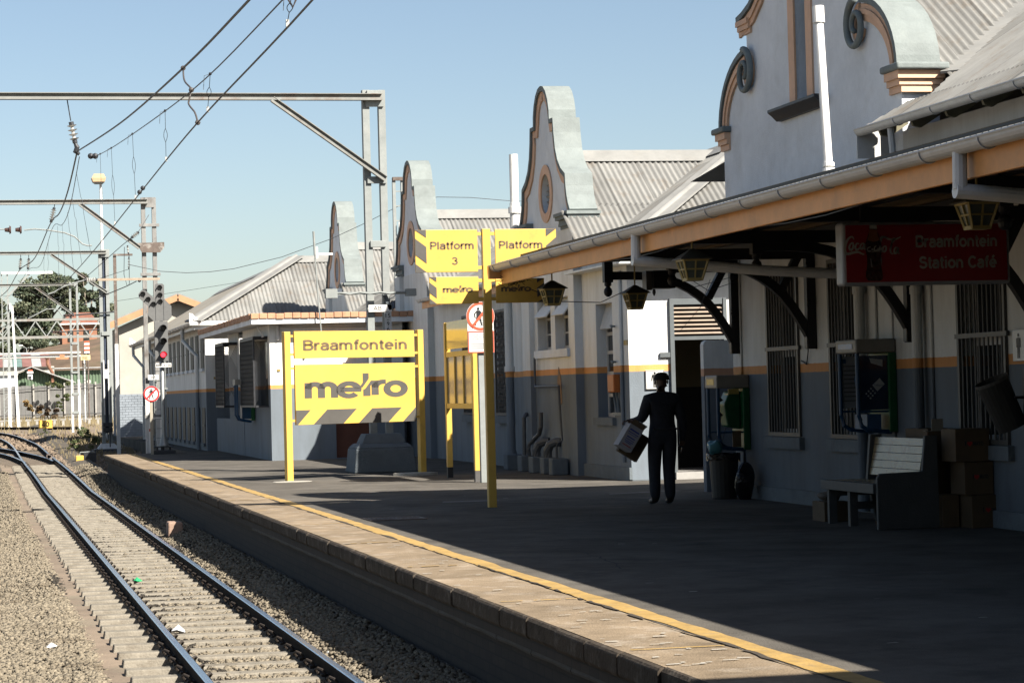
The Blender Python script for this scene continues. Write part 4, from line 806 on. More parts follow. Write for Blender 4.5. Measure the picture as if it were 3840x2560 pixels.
# ---- long hall with hipped roof at the platform end
ha = thing('long_hall', (6.8, 85, 0), 'long white hall with hipped iron roof and rows of slit windows at the platform end', 'building')
wy = [73.0 + i*1.72 for i in range(15)]
ops1 = [(y, y+.95, 2.44, 3.46) for y in wy]; ops2 = [(y, y+.95, .2, 1.26) for y in wy]
mb = MB(); wallX(mb, 6.82, 7.1, 72.6, 99.8, 1.5, 3.74, ops1); wallX(mb, 6.82, 7.1, 72.6, 99.8, -1, 1.5, ops2); wallY(mb, 72.6, 72.85, 7.1, 14, -1, 3.74, [(9.2, 10.4, .0, 2.1)]); mb.box(7.1, 14, 99.55, 99.8, -1, 3.74); mb.build('wall', W3M, ha)
for k, (a, b, c, d) in enumerate(ops1+ops2):
    f = MB(); f.box(6.80, 6.9, a, b, c, d); w = f.build('window', mat('dark_slit_window', (.022, .021, .02), .5, .2, 4, spec=.15), ha)
    MB().box(6.78, 6.80, a, b, (c+d)/2-.02, (c+d)/2+.02).build('frame', DARKST, w); MB().box(6.74, 6.80, a-.04, b+.04, c-.09, c-.005).build('sill', WHITE if c > 1 else BLUECONC, w)
HS = .58; LH = math.sqrt(1+HS*HS); HX, HY, HZ = 6.45, 72.4, 3.78
RUSTROOF = mat('old_iron_roof_rust_tint', (.30, .28, .24), .7, .12, 1.2, spot=(.25, .17, .10), spotamt=.6, spotscale=.7, streak=.5)
corr('roof', ha, (HX, HY, HZ), (0, 1, 0), (1, 0, HS), 0, 28, lambda u: 0, lambda u: min(u, 3.6)*LH, m=RUSTROOF, pitch=.12)
corr('hip_roof', ha, (HX, HY, HZ), (1, 0, 0), (0, 1, HS), 0, 9, lambda u: 0, lambda u: min(u, 3.6)*LH, pitch=.12)
rb = MB(); rb.quad((HX+3.6, HY+3.6, HZ+3.6*HS), (HX+3.6, 100.4, HZ+3.6*HS), (HX+7.2, 100.4, HZ), (HX+7.2, HY+7, HZ)); rb.quad((HX+3.6, HY+3.6, HZ+3.6*HS), (HX+9, HY+3.6, HZ+3.6*HS), (HX+9, HY+7.2, HZ), (HX+7.2, HY+7, HZ)); rb.build('rear_roof', ROOFCAP, ha)
hc = MB(); hc.beam((HX, HY, HZ+.04), (HX+3.6, HY+3.6, HZ+3.6*HS+.04), .62, .04, up=(-.35, -.35, 1)); hc.cyl((HX, HY, HZ+.06), (HX+3.6, HY+3.6, HZ+3.6*HS+.06), .06, n=8); hc.build('hip_cap', ROOFCAP, ha)
xr, yr, zr = HX+3.6, HY+3.6, HZ+3.6*HS; hc = MB(); hc.quad((xr, yr, zr+.06), (HX+9, yr, zr+.06), (HX+9, yr-.36, zr+.045-.36*HS), (xr-.2, yr-.36, zr+.045-.36*HS)); hc.quad((xr, yr, zr+.06), (xr, 100.4, zr+.06), (xr-.36, 100.4, zr+.045-.36*HS), (xr-.36, yr-.2, zr+.045-.36*HS)); hc.build('ridge_cap', ROOFCAP, ha)
gutter(ha, HX-.05, HY, 100.3, HZ-.02, .08); MB().box(HX+.03, HX+.06, HY, 100.3, HZ-.2, HZ-.04).box(HX, 14, HY+.03, HY+.06, HZ-.2, HZ-.04).build('fascia', WHITEP, ha)
gf = MB(); gf.cyl((HX-.1, HY-.06, HZ-.03), (8.0, HY-.06, HZ-.03), .07, n=8); gf.build('end_gutter', WHITEP, ha)
sc_ = [(HX-.10, HZ), (HX+.27, HZ), (HX+.25, HZ+.05), (HX+.17, HZ+.08), (HX+.13, HZ+.15), (HX+.05, HZ+.19), (HX+.0, HZ+.27), (HX-.10, HZ+.29)]
MB().prism(sc_, 'Y', HY-.02, HY+.12).build('scroll_end', WHITEP, ha); MB().prism(sc_, 'Y', 100.3, 100.42).build('scroll_end', WHITEP, ha)
for yy in (74.6, 89, 98): MB().tube([(HX-.03, yy+1.2, HZ-.1), (HX-.02, yy+1.2, HZ-.45), (6.74, yy, HZ-.95), (6.74, yy, -.5)], .06, 8).build('downpipe', W3M, ha)
MB().box(7.05, 7.35, 72.57, 72.6, 2.10, 2.17).build('name_plate', mat('brass_plate', (.45, .32, .10)), ha)
# brick bay on the hall and the orange-eaved gable house behind it
BRK = mat('painted_brick_blue_grey', (.30, .335, .37), .85, .12, 3, .4, 30)
bay = MB()
TP = mat('mortar_blue_grey', (.22, .245, .27), .9, .1, 5)
gh = thing('gable_house', (7.5, 107, -.4), 'beige gabled house with orange barge boards behind the colour light signal', 'building')
CREAM = mat('cream_plaster', (.50, .47, .40), .8, .06, 2, .3, 40)
mb = MB(); mb.prism([(6.25, -.8), (11.1, -.8), (11.1, 4.85), (8.75, 5.78), (6.25, 4.68)], 'Y', 105.6, 110.6); mb.build('wall', CREAM, gh)
mb = MB(); mb.beam((5.68, 107.9, 4.82), (8.75, 107.9, 6.04), 5.6, .08, up=(-.37, 0, 1)); mb.beam((8.75, 107.9, 6.04), (11.8, 107.9, 4.82), 5.6, .08, up=(.37, 0, 1)); mb.build('roof', ROOFCAP, gh)
mb = MB(); mb.beam((5.83, 105.05, 4.73), (8.75, 105.05, 5.89), .06, .26, up=(-.37, 0, 1)); mb.build('barge_board', ORANGE, gh); mb = MB(); mb.beam((8.75, 105.05, 5.89), (11.8, 105.05, 4.66), .06, .26, up=(.37, 0, 1)); mb.build('barge_board', ORANGE, gh)
r = random.Random(2)
MB().box(6.22, 7.4, 105.56, 105.599, -.8, 1.80).build('brick_base', TP, gh)
for k in range(23):
    z = -.72+k*.11; off = (k % 2)*.13
    for i in range(-1, 5):
        a = max(6.2, 6.2+i*.26+off); b = min(6.2+i*.26+off+.25, 7.4)
        if b-a > .03: MB().box(a, b, 105.54-r.uniform(0, .004), 105.57, z, z+.098).build('brick', BRK, gh)
mb = MB()
for k in range(23):
    z = -.72+k*.11; y = 105.6-(k % 2)*.13
    while y < 110.4: mb.box(6.215, 6.255, max(105.56, y), min(110.5, y+.25), z, z+.098); y += .26
tag(mb.build('side_bricks', BRK, gh), kind='stuff')
for a, b in ((106.6, 107.1), (107.9, 108.4)): MB().box(6.2, 6.24, a, b, -.1, 1.7).build('slit_window', GLASSD, gh)
MB().cyl((6.2, 106.2, -.8), (6.2, 106.2, 4.5), .04, n=8).build('downpipe', BARST, gh)
MB().box(6.55, 6.81, 96.3, 96.4, 0, 1.3).build('white_gate_post', WHITEP, ha)
# ------------------------------------------------------------------ platform canopy
cn = thing('platform_canopy', (8.4, 15, 3), 'low iron platform canopy with orange fascia on curved black timber brackets', 'canopy')
CS = .23; LC = math.sqrt(1+CS*CS); CX, CZ = 6.80, 3.212
endY = lambda u: (30.6+4-u)
corr('roof', cn, (CX, -4, CZ), (0, 1, 0), (1, 0, CS), 0, 36.4, lambda u: max(0, (u-4-31.32)/1.08*3.51)*LC, lambda u: 3.51*LC, pitch=.105)
cb = MB(); cb.prism([(6.9, -4), (10.345, -4), (10.345, 32.3), (6.9, 31.28)], 'Z', 0, .02)
cb.v = [(x, y, CZ-.06+(x-CX)*CS+z) for x, y, z in cb.v]; cb.build('ceiling', CEIL, cn); MB().prism([(7.3, -4), (10.345, -4), (10.345, 31.9), (7.3, 31.1)], 'Z', 3.37, 3.385).build('ceiling', CEIL, cn)
for i in range(9):
    x = 7.1+i*.4; yb = 31.3+(x-6.85)*.30-.1; MB().box(x-.02, x+.02, -4, yb, min(CZ-.10+(x-CX)*CS, 3.335), min(CZ-.065+(x-CX)*CS, 3.37)).build('ceiling_batten', mat('ochre_batten', (.15, .09, .03), .7, .1, 6), cn)
bevel(MB().box(6.852, 6.892, -4, 31.34, 2.945, 3.17).build('fascia', ORANGED, cn), .006)
MB().prism([(31.345, 3.19), (31.345, 3.02), (31.42, 3.02), (31.46, 3.10), (31.46, 3.19)], 'X', 6.69, 6.90).build('fascia_end', ORANGED, cn)
gutter(cn, 6.772, -4, 31.43, 3.185, .075)
MB().beam((6.9, 31.34, 3.10), (10.33, 32.38, 3.88), .05, .20).build('end_board', BLACKW, cn)
arcp = [(10.30, 2.08), (10.14, 2.36), (9.92, 2.66), (9.66, 2.87), (9.36, 3.00), (9.0, 3.06), (8.5, 3.07)]
ap = [(p.x, p.y) for p in smooth_path([(x, z, 0) for x, z in arcp], .15)]
for by_ in (32.1, 28.99, 25.67, 22.36, 19.05, 15.74):
    b = MB(); b.box(10.23, 10.345, by_-.055, by_+.055, 1.97, 3.92 if by_ < 32 else 3.85)
    b.strip(offs(ap, .055), offs(ap, -.055), 'Y', by_-.05, by_+.05)
    b.beam((9.92, by_, 2.74), (10.22, by_, 3.28), .095, .10, up=(0, 1, 0)); xin = 7.0 if by_ < 30 else 9.45
    b.box(xin, 10.23, by_-.06, by_+.06, 3.10, 3.235); b.box(8.44, 8.56, by_-.058, by_+.058, 2.98, 3.55)
    k = b.build('bracket', BLACKW, cn)
    MB().lathe((8.5, by_, 0), [(.05, 2.99), (.05, 2.94), (.028, 2.92), (.055, 2.885), (.062, 2.85), (.05, 2.81), (.02, 2.785)], 12).build('pendant_knob', BLACKW, k)
    MB().box(10.215, 10.232, by_-.05, by_+.05, 1.98, 2.16).build('bracket_foot_plate', BARST, k)
    for z in (2.55, 3.02): MB().cyl((10.21, by_-.08, z), (10.26, by_-.08, z), .035, n=8).build('bolt', BLACKW, k)
for x in (7.15, 8.5, 9.6): MB().box(x-.05, x+.05, -4, 31.3+(x-6.85)*.30-.12, 3.237, 3.33).build('purlin', BLACKW, cn)
for yy in (24.4, 15.9):
    MB().cyl((6.772, yy, 3.13), (6.768, yy, 2.87), .052, n=12).tube([(6.73, yy, 2.86), (6.80, yy, 2.855), (8.2, yy, 2.735), (10.28, yy, 2.62)], .055, 12).build('drain_pipe', WHITEP, cn)
MB().tube([(6.9, y, 2.98-.06*math.sin((y-6)/1.7)**2) for y in range(4, 29)], .006, 5).build('hanging_cable', DARKST, cn)
MB().tube([(8.3, 30.7, 2.78), (8.1, 31.0, 2.67), (7.6, 31.2, 2.70), (7.2, 31.1, 2.86)], .006, 5).tube([(9.0, 31.4, 2.95), (9.5, 31.6, 2.86), (10.2, 31.8, 3.02)], .005, 5).tube([(9.3, 31.3, 3.05), (9.8, 31.7, 2.83), (10.25, 31.9, 2.95)], .005, 5).tube([(9.8, 31.6, 2.98), (9.65, 31.6, 2.6), (9.35, 31.6, 2.28)], .004, 5).build('loose_wire', DARKST, cn)
nest = MB(); r = random.Random(8)
for i in range(60):
    p = Vector((7.0+r.gauss(0, .08), 31.3+r.gauss(0, .05), 3.0+r.gauss(0, .03))); q = p+Vector((r.gauss(0, .06), r.gauss(0, .05), r.gauss(-.02, .03))); nest.beam(p, q, .006, .006)
tag(nest.build('bird_nest', mat('dry_twigs', (.09, .06, .03), .9, .3, 9), origin=(7.0, 31.3, 3.0)), 'tangle of dry twigs stuck under the far corner of the canopy', 'nest')
spk = thing('loudspeaker_box', (9.1, 31.5, 2.85), 'black box fixed under the canopy between two lanterns', 'box')
MB().box(8.95, 9.25, 31.4, 31.7, 2.86, 3.1).build('box_body', BLACKW, spk); MB().box(8.86, 8.94, 31.45, 31.65, 2.84, 3.1).build('side_plate', BARST, spk); MB().lathe((8.95, 31.4, 0), [(.02, 2.85), (.024, 2.80), (.008, 2.76)], 8).build('finial', BLACKW, spk)
# road bridge that crosses the line just behind the viewpoint; its shadow lies over the near platform
rbg = thing('road_bridge', (3, -6, -.85), 'wide concrete road bridge crossing the tracks behind the viewpoint', 'bridge')
MB().box(-30, 34, -26, 6.0, 5.0, 5.5).build('deck', CONC, rbg); MB().box(-30, 34, 5.7, 6.0, 5.5, 6.4).build('parapet', CONC, rbg); MB().box(-30, 34, -26, -25.7, 5.5, 6.4).build('parapet', CONC, rbg)
for x in (-6.5, 14): MB().box(x-.5, x+.5, -24, 5.0, -1, 5.0).build('pier', CONC, rbg)

# ------------------------------------------------------------------ lanterns
LAMPY = mat('ochre_lantern_metal', (.48, .36, .12), .5, .15, 8); LAMPG = mat('smoky_lantern_glass', (.16, .17, .13), .15, .2, 6)
def lantern(x, y, zt, label):
    L = thing('lantern', (x, y, zt), label, 'lantern', 'four sided lanterns hanging under the canopy')
    s = .128; b = .075; zc = zt-.10; zb = zt-.305
    MB().cyl((x, y, zt-.01), (x, y, zt+.26), .010, n=8).build('rod', LAMPY, L)
    MB().taper(x-.165, x+.165, y-.165, y+.165, zc, x-.02, x+.02, y-.02, y+.02, zt).box(x-.165, x+.165, y-.165, y+.165, zc-.008, zc).build('cap', mat('dark_lantern_cap', (.09, .08, .055), .5, .2, 8), L)
    MB().taper(x-b+.008, x+b-.008, y-b+.008, y+b-.008, zb+.01, x-s+.008, x+s-.008, y-s+.008, y+s-.008, zc-.01).build('glass', LAMPG, L)
    f = MB(); w = .018
    for sx, sy in ((1, 1), (1, -1), (-1, 1), (-1, -1)): f.beam((x+sx*b, y+sy*b, zb), (x+sx*s, y+sy*s, zc-.005), w, w)
    for dx, dy in ((1, 0), (-1, 0), (0, 1), (0, -1)):
        f.beam((x+dx*b, y+dy*b, zb), (x+dx*s, y+dy*s, zc-.005), .013, .013)
        m_ = (b+s)/2
        for k, zz, hw in ((m_, (zb+zc)/2, .014), (b, zb+.008, .018), (s, zc-.015, .018)): f.beam((x+dx*k-dy*k, y+dy*k-dx*k, zz), (x+dx*k+dy*k, y+dy*k+dx*k, zz), hw, hw)
    f.box(x-b-.008, x+b+.008, y-b-.008, y+b+.008, zb-.012, zb); f.build('frame', LAMPY, L); return L
lantern(7.2, 29.95, 2.92, 'ochre lantern hanging at the far end of the canopy in front of the platform sign')
lantern(8.45, 30.55, 2.87, 'small ochre lantern seen against the sunlit doorway wall')
lantern(7.0, 23.15, 2.90, 'ochre lantern hanging in front of the long white drain pipe')
lantern(7.80, 18.0, 3.04, 'large nearest ochre lantern overlapping the red cafe sign')

# ------------------------------------------------------------------ cafe sign
CAFER = mat('cafe_sign_red', (.32, .008, .014), .3, .05, 4); CREAMP = mat('sign_cream_print', (.5, .48, .41), .4, .05, 6)
cs = thing('cafe_sign', (8.6, 21.1, 2.7), 'red soft drink box sign for the station cafe hanging under the canopy', 'sign')
bevel(MB().box(7.775, 9.415, 21.0, 21.19, 2.42, 3.0).build('sign_box', mat('pale_sign_frame', (.40, .41, .42), .35, .08, 6), cs), .03, 4)
MB().box(7.81, 9.38, 20.992, 21.0, 2.45, 2.97).build('sign_face', CAFER, cs)
CM = lambda x, y: (7.79+(x-455)*.000928, 2.985-(y-335+.026*(x-455))*.00087)
def stroke(mb, pts, w0, w1, y):
    P = smooth_path([(a, b, 0) for a, b in [CM(*p) for p in pts]], .012); n = len(P)
    for i in range(n-1):
        d = P[i+1]-P[i]
        if d.length < 1e-6: continue
        d.normalize(); s = Vector((-d.y, d.x, 0)); wa = w0+(w1-w0)*abs(math.sin(3.1416*i/n)); wb = w0+(w1-w0)*abs(math.sin(3.1416*(i+1)/n))
        mb.quad(*[(q.x, y, q.y) for q in (P[i]-s*wa, P[i]+s*wa, P[i+1]+s*wb, P[i+1]-s*wb)])
s_ = MB(); Yf = 20.9895
for pts, a, b in (([(557, 498), (548, 472), (522, 474), (490, 508), (468, 560), (461, 612), (474, 648), (505, 650), (548, 636), (600, 630), (636, 646), (662, 654)], .006, .013),
    ([(545, 530), (517, 552), (507, 592), (520, 612), (542, 595), (552, 557), (545, 530)], .006, .010), ([(612, 545), (592, 536), (573, 566), (573, 600), (592, 606), (617, 585)], .005, .010),
    ([(664, 538), (636, 542), (622, 577), (632, 602), (652, 585), (668, 542), (662, 598), (684, 596)], .005, .010), ([(700, 590), (730, 584)], .006, .006),
    ([(905, 500), (900, 470), (868, 466), (838, 500), (842, 470), (880, 470), (935, 492), (990, 490), (1050, 462)], .003, .010), ([(850, 500), (815, 545), (806, 592), (822, 626), (862, 612)], .005, .012),
    ([(885, 560), (862, 575), (856, 612), (868, 626), (890, 604), (892, 570), (885, 560)], .005, .009), ([(938, 640), (930, 600), (958, 525), (986, 488), (975, 478), (952, 530), (938, 600), (948, 645), (965, 640)], .004, .009),
    ([(1014, 575), (990, 576), (974, 612), (984, 645), (1004, 622), (1020, 578), (1012, 638), (1034, 636)], .005, .010)): stroke(s_, pts, a, b, Yf)
s_.build('script_lettering', CREAMP, cs)
prof = [(345, 36), (380, 40), (400, 40), (450, 54), (500, 70), (540, 82), (580, 86), (620, 82), (680, 72), (740, 70), (800, 76), (850, 86), (890, 88), (915, 82), (930, 60)]
pl = [CM(760-w, y) for y, w in prof] + [CM(760+w, y) for y, w in reversed(prof)]
MB().prism(pl, 'Y', 20.986, 20.9885).build('bottle_print', mat('cola_brown_print', (.035, .006, .006), .25, .3, 20), cs)
pl = [CM(724, 345), CM(796, 345), CM(798, 384), CM(722, 384)]; MB().prism(pl, 'Y', 20.983, 20.9855).build('bottle_cap_print', CREAMP, cs)
pl = [CM(722, 392), CM(798, 392), CM(808, 455), (CM(826, 505)), CM(760, 520), CM(694, 505), CM(712, 455)]; MB().prism(pl, 'Y', 20.983, 20.9855).build('bottle_neck_print', mat('amber_print', (.22, .07, .02), .3, .2, 9), cs)
a = CM(690, 620); b = CM(850, 545); s2 = MB()
for pts, w in (([(730, 575), (705, 580), (692, 605), (705, 620), (728, 612)], .005), ([(742, 590), (738, 612), (752, 600), (742, 590)], .004), ([(790, 560), (770, 575), (764, 612), (790, 612), (845, 600)], .006), ([(805, 585), (800, 606), (815, 595), (805, 585)], .004), ([(826, 560), (822, 606)], .004), ([(842, 580), (834, 604), (850, 600)], .004), ([(690, 625), (760, 622), (850, 618)], .002)): 
    stroke(s2, pts, w*.6, w, 20.9850)
s2.build('bottle_script', CREAMP, cs)
hl = MB(); hl.prism([CM(*p) for p in ((722, 690), (732, 700), (742, 790), (728, 780))], 'Y', 20.983, 20.9855); hl.prism([CM(*p) for p in ((832, 660), (842, 700), (838, 760), (828, 720))], 'Y', 20.983, 20.9855); hl.build('bottle_highlight_print', mat('grey_print', (.20, .19, .19), .3, .2, 9), cs)
p0 = CM(1207, 572); p1 = CM(2058, 440); sign_text(cs, 'Braamfontein', p0[0], p1[0], p0[1], .108, 20.989, CREAMP)
p0 = CM(1238, 803); p1 = CM(2045, 650); sign_text(cs, 'Station Café', p0[0], p1[0], p0[1]+.008, .108, 20.989, CREAMP)
MB().cyl((8.0, 21.1, 3.0), (8.0, 21.1, 3.24), .012, n=6).cyl((9.2, 21.1, 3.0), (9.2, 21.1, 3.24), .012, n=6).build('hanger', BLACKW, cs)

# ------------------------------------------------------------------ yellow station signs
def metro_logo(par, x0, x1, z0, y, m, k=None):
    """heavy rounded lower-case word with a slashed t; x0..x1 wide, baseline z0"""
    s = (x1-x0)/796.0; X = lambda p: x0+(p-932)*s; Z = lambda p: z0+(830-p)*s*.97
    xh = 122*s*.97/.53*.72
    sign_text(par, 'm', X(932), X(1166), Z(830), xh, y, m, wt=.17); sign_text(par, 'e', X(1182), X(1345), Z(832), xh*1.03, y, m, wt=.155)
    sign_text(par, 'r', X(1466), X(1548), Z(816), xh*.95, y, m, wt=.165); sign_text(par, 'o', X(1566), X(1724), Z(830), xh*1.0, y, m, wt=.165)
    mb = MB()
    for P in ([(1380, 640), (1428, 640), (1428, 684), (1378, 752), (1352, 752), (1380, 712)], [(1382, 822), (1440, 822), (1440, 745), (1468, 700), (1446, 700), (1400, 762), (1382, 772)]):
        mb.prism([(X(a), Z(b)) for a, b in P], 'Y', y-.002, y)
    mb.build('slashed_letter', m, par)
ns = thing('station_name_board', (5.605, 44.05, 0), 'big yellow metro name board on two yellow posts at the middle of the platform', 'sign')
bevel(MB().box(5.55, 5.66, 44.0, 44.11, -.02, 2.68).build('post', YELLOW, ns), .008); bevel(MB().box(8.065, 8.175, 44.0, 44.11, -.02, 2.70).build('post', YELLOW, ns), .008)
def panel(par, x0, x1, z0, z1, y=43.985, t=.05, name='board'): return bevel(MB().box(x0, x1, y, y+t, z0, z1).build(name, YELLOW, par), .006)
panel(ns, 5.72, 7.985, 2.195, 2.685); panel(ns, 5.72, 7.985, 1.0, 2.085)
for x0, x1 in ((5.655, 5.725), (7.98, 8.07)):
    for z in (2.58, 2.25, 2.0, 1.06): MB().box(x0, x1, 44.02, 44.08, z, z+.04).build('clamp', YELLOW, ns)
sign_text(ns, 'Braamfontein', 5.885, 7.825, 2.338, .185, 43.982, SIGNBROWN)
metro_logo(ns, 5.925, 7.79, 1.475, 43.982, SIGNGREY)
sg = MB()
for P in ([(5.722, 1.265), (5.99, 1.265), (5.75, 1.003), (5.722, 1.003)], [(6.296, 1.265), (6.85, 1.265), (6.595, 1.003), (6.04, 1.003)], [(7.143, 1.265), (7.708, 1.265), (7.449, 1.003), (6.884, 1.003)], [(7.983, 1.265), (7.983, 1.003), (7.73, 1.003)]): sg.prism(P, 'Y', 43.980, 43.9845)
sg.build('hazard_stripes', SIGNGREY, ns)
ns.rotation_euler = (0, 0, math.atan2(1.15, 2.75)); ns.scale = (1.15, 1, 1.014); ns.location = (5.63, 44.25, 0)
ps = thing('platform_sign', (6.75, 31.75, 0), 'tall yellow post with paired platform three and platform four boards', 'sign')
bevel(MB().box(6.695, 6.805, 31.75, 31.86, -.02, 3.71).build('post', YELLOW, ps), .008)
def pstripes(par, x0, x1, z0, z1, flip, y):
    w = x1-x0; h = z1-z0; mb = MB(); P3 = [[(0, 1), (1, 1), (1, .82)], [(0, .80), (1, .60), (1, .21), (0, .41)], [(0, .20), (1, 0), (0, 0)]]
    for P in P3: mb.prism([((x1-a*w if flip else x0+a*w), z0+b*h) for a, b in P], 'Y', y-.004, y)
    mb.build('hazard_stripes', SIGNGREY, par)
yb = 31.765
for x0, x1, z0, z1 in ((5.785, 6.63, 3.135, 3.70), (6.87, 7.71, 3.135, 3.70), (5.965, 6.63, 2.715, 3.075), (6.865, 7.53, 2.715, 3.04)): panel(ps, x0, x1, z0, z1, yb, .03)
pstripes(ps, 5.787, 5.935, 3.137, 3.698, False, yb-.001); pstripes(ps, 7.57, 7.708, 3.137, 3.698, True, yb-.001); pstripes(ps, 5.967, 6.06, 2.717, 3.073, False, yb-.001); pstripes(ps, 7.43, 7.528, 2.717, 3.038, True, yb-.001)
for n_, x0, x1 in (('3', 5.99, 6.575), ('4', 6.925, 7.515)):
    sign_text(ps, 'Platform', x0, x1, 3.44, .10, yb-.003, SIGNBROWN); xc = (x0+x1)/2+.03; sign_text(ps, n_, xc-.036, xc+.036, 3.235, .098, yb-.003, SIGNBROWN, wt=.13)
metro_logo(ps, 6.15, 6.545, 2.865, yb-.003, SIGNBROWN); metro_logo(ps, 6.945, 7.34, 2.865, yb-.003, SIGNBROWN)
for x0, x1 in ((6.625, 6.70), (6.80, 6.872)):
    for z in (3.62, 3.17, 3.0, 2.75): MB().box(x0, x1, 31.775, 31.825, z, z+.045).build('clamp', YELLOW, ps)
# notice board standing along the platform
nbd = thing('notice_board', (8.42, 42.2, 0), 'yellow timetable board on posts with dark feet facing the track', 'notice board')
for yy in (40.77, 43.22):
    bevel(MB().box(8.37, 8.47, yy, yy+.11, .19, 2.80).build('post', YELLOW, nbd), .008); MB().box(8.372, 8.468, yy+.002, yy+.108, -.02, .19).build('post_foot', INK if yy > 42 else mat('dusty_black_foot', (.11, .105, .10), .8, .2, 6), nbd)
MB().box(8.39, 8.43, 40.88, 43.22, 2.31, 2.80).build('header_panel', mat('glossy_yellow', (.86, .56, .05), .12, .06, 3, spec=.6), nbd)
f = MB(); f.box(8.38, 8.45, 40.88, 43.22, 2.17, 2.26); f.box(8.38, 8.45, 40.88, 43.22, 1.25, 1.34)
for k in range(4): f.box(8.375, 8.455, 40.88+k*.76, 40.94+k*.76, 1.34, 2.17)
f.build('case_frame', YELLOW, nbd)
for k in range(3): MB().box(8.40, 8.42, 40.94+k*.76, 41.64+k*.76, 1.34, 2.17).build('pane', mat('dusty_case_glass', (.42, .34, .29), .2, .12, 2, spec=.6), nbd)
# post with the walking ban sign
bp_ = thing('crossing_ban_sign', (8.43, 40.3, 0), 'round red and white no walking sign with notice plate on a pale grey post', 'sign')
bevel(MB().box(8.385, 8.495, 40.34, 40.45, 0, 2.75).build('post', GALV, bp_), .008)
bevel(MB().box(8.20, 8.66, 40.30, 40.325, 2.19, 2.60).build('notice_plate', SIGNW, bp_), .01); MB().cyl((8.43, 40.30, 2.81), (8.43, 40.325, 2.81), .245, n=32).box(8.205, 8.655, 40.305, 40.32, 2.55, 2.8).build('disc', SIGNW, bp_)
ORR = mat('faded_sign_red', (.66, .12, .06), .4, .06, 5)
ci = lambda r, n=32: [(8.43+r*math.cos(2*math.pi*i/n), 2.81+r*math.sin(2*math.pi*i/n)) for i in range(n)]
MB().ring(ci(.24), ci(.195), 'Y', 40.295, 40.2995).build('red_ring', ORR, bp_)
def walker(par, cx, z0, h, y, m, ghost=True):
    S = h; q = MB(); n = 14
    q.prism([(cx-.02*S+.075*S*math.cos(2*math.pi*i/n), z0+.91*S+.075*S*math.sin(2*math.pi*i/n)) for i in range(n)], 'Y', y-.002, y)
    q.prism([(cx+a*S, z0+b*S) for a, b in ((-.10, .82), (.07, .82), (.11, .70), (.08, .46), (-.12, .46), (-.13, .62))], 'Y', y-.002, y)
    for (a, b, c, d, w) in ((-.09, .78, -.24, .62, .032), (-.24, .63, -.20, .42, .028), (.08, .78, .17, .60, .03), (.17, .61, .24, .50, .026), (-.08, .48, -.12, .24, .045), (-.12, .26, -.20, 0, .036), (.04, .48, .10, .25, .045), (.10, .27, .17, 0, .036)):
        d_ = Vector((c-a, d-b)).normalized(); s = Vector((-d_.y, d_.x))*w; q.prism([(cx+(a-s.x)*S, z0+(b-s.y)*S), (cx+(a+s.x)*S, z0+(b+s.y)*S), (cx+(c+s.x)*S, z0+(d+s.y)*S), (cx+(c-s.x)*S, z0+(d-s.y)*S)], 'Y', y-.002, y)
    return q.build('walking_figure', m, par)
walker(bp_, 8.40, 2.655, .31, 40.298, INK)
st = MB()
for i in range(5): st.box(8.42-.02*i, 8.56, 40.297, 40.2992, 2.665+i*.028, 2.671+i*.028)
st.build('track_print', SIGNGREY, bp_)
MB().prism([(8.27, 2.655), (8.30, 2.625), (8.59, 2.965), (8.56, 2.995)], 'Y', 40.289, 40.2945).build('red_bar', ORR, bp_)
MB().ring([(8.205, 2.195), (8.655, 2.195), (8.655, 2.56), (8.205, 2.56)], [(8.222, 2.212), (8.638, 2.212), (8.638, 2.543), (8.222, 2.543)], 'Y', 40.294, 40.2995).build('plate_border', ORR, bp_)
for i, t in enumerate(('Crossing of railway lines', 'Trespassers will be', 'Use authorised crossings')): lettering(bp_, t, 8.245+.012*i, 8.615-.012*i, 2.485-i*.034, 2.506-i*.034, 40.2975, INK)
for i in range(3): MB().box(8.245+.01*i, 8.61-.015*i, 40.297, 40.2992, 2.335-i*.034, 2.344-i*.034).build('small_print', SIGNGREY, bp_)

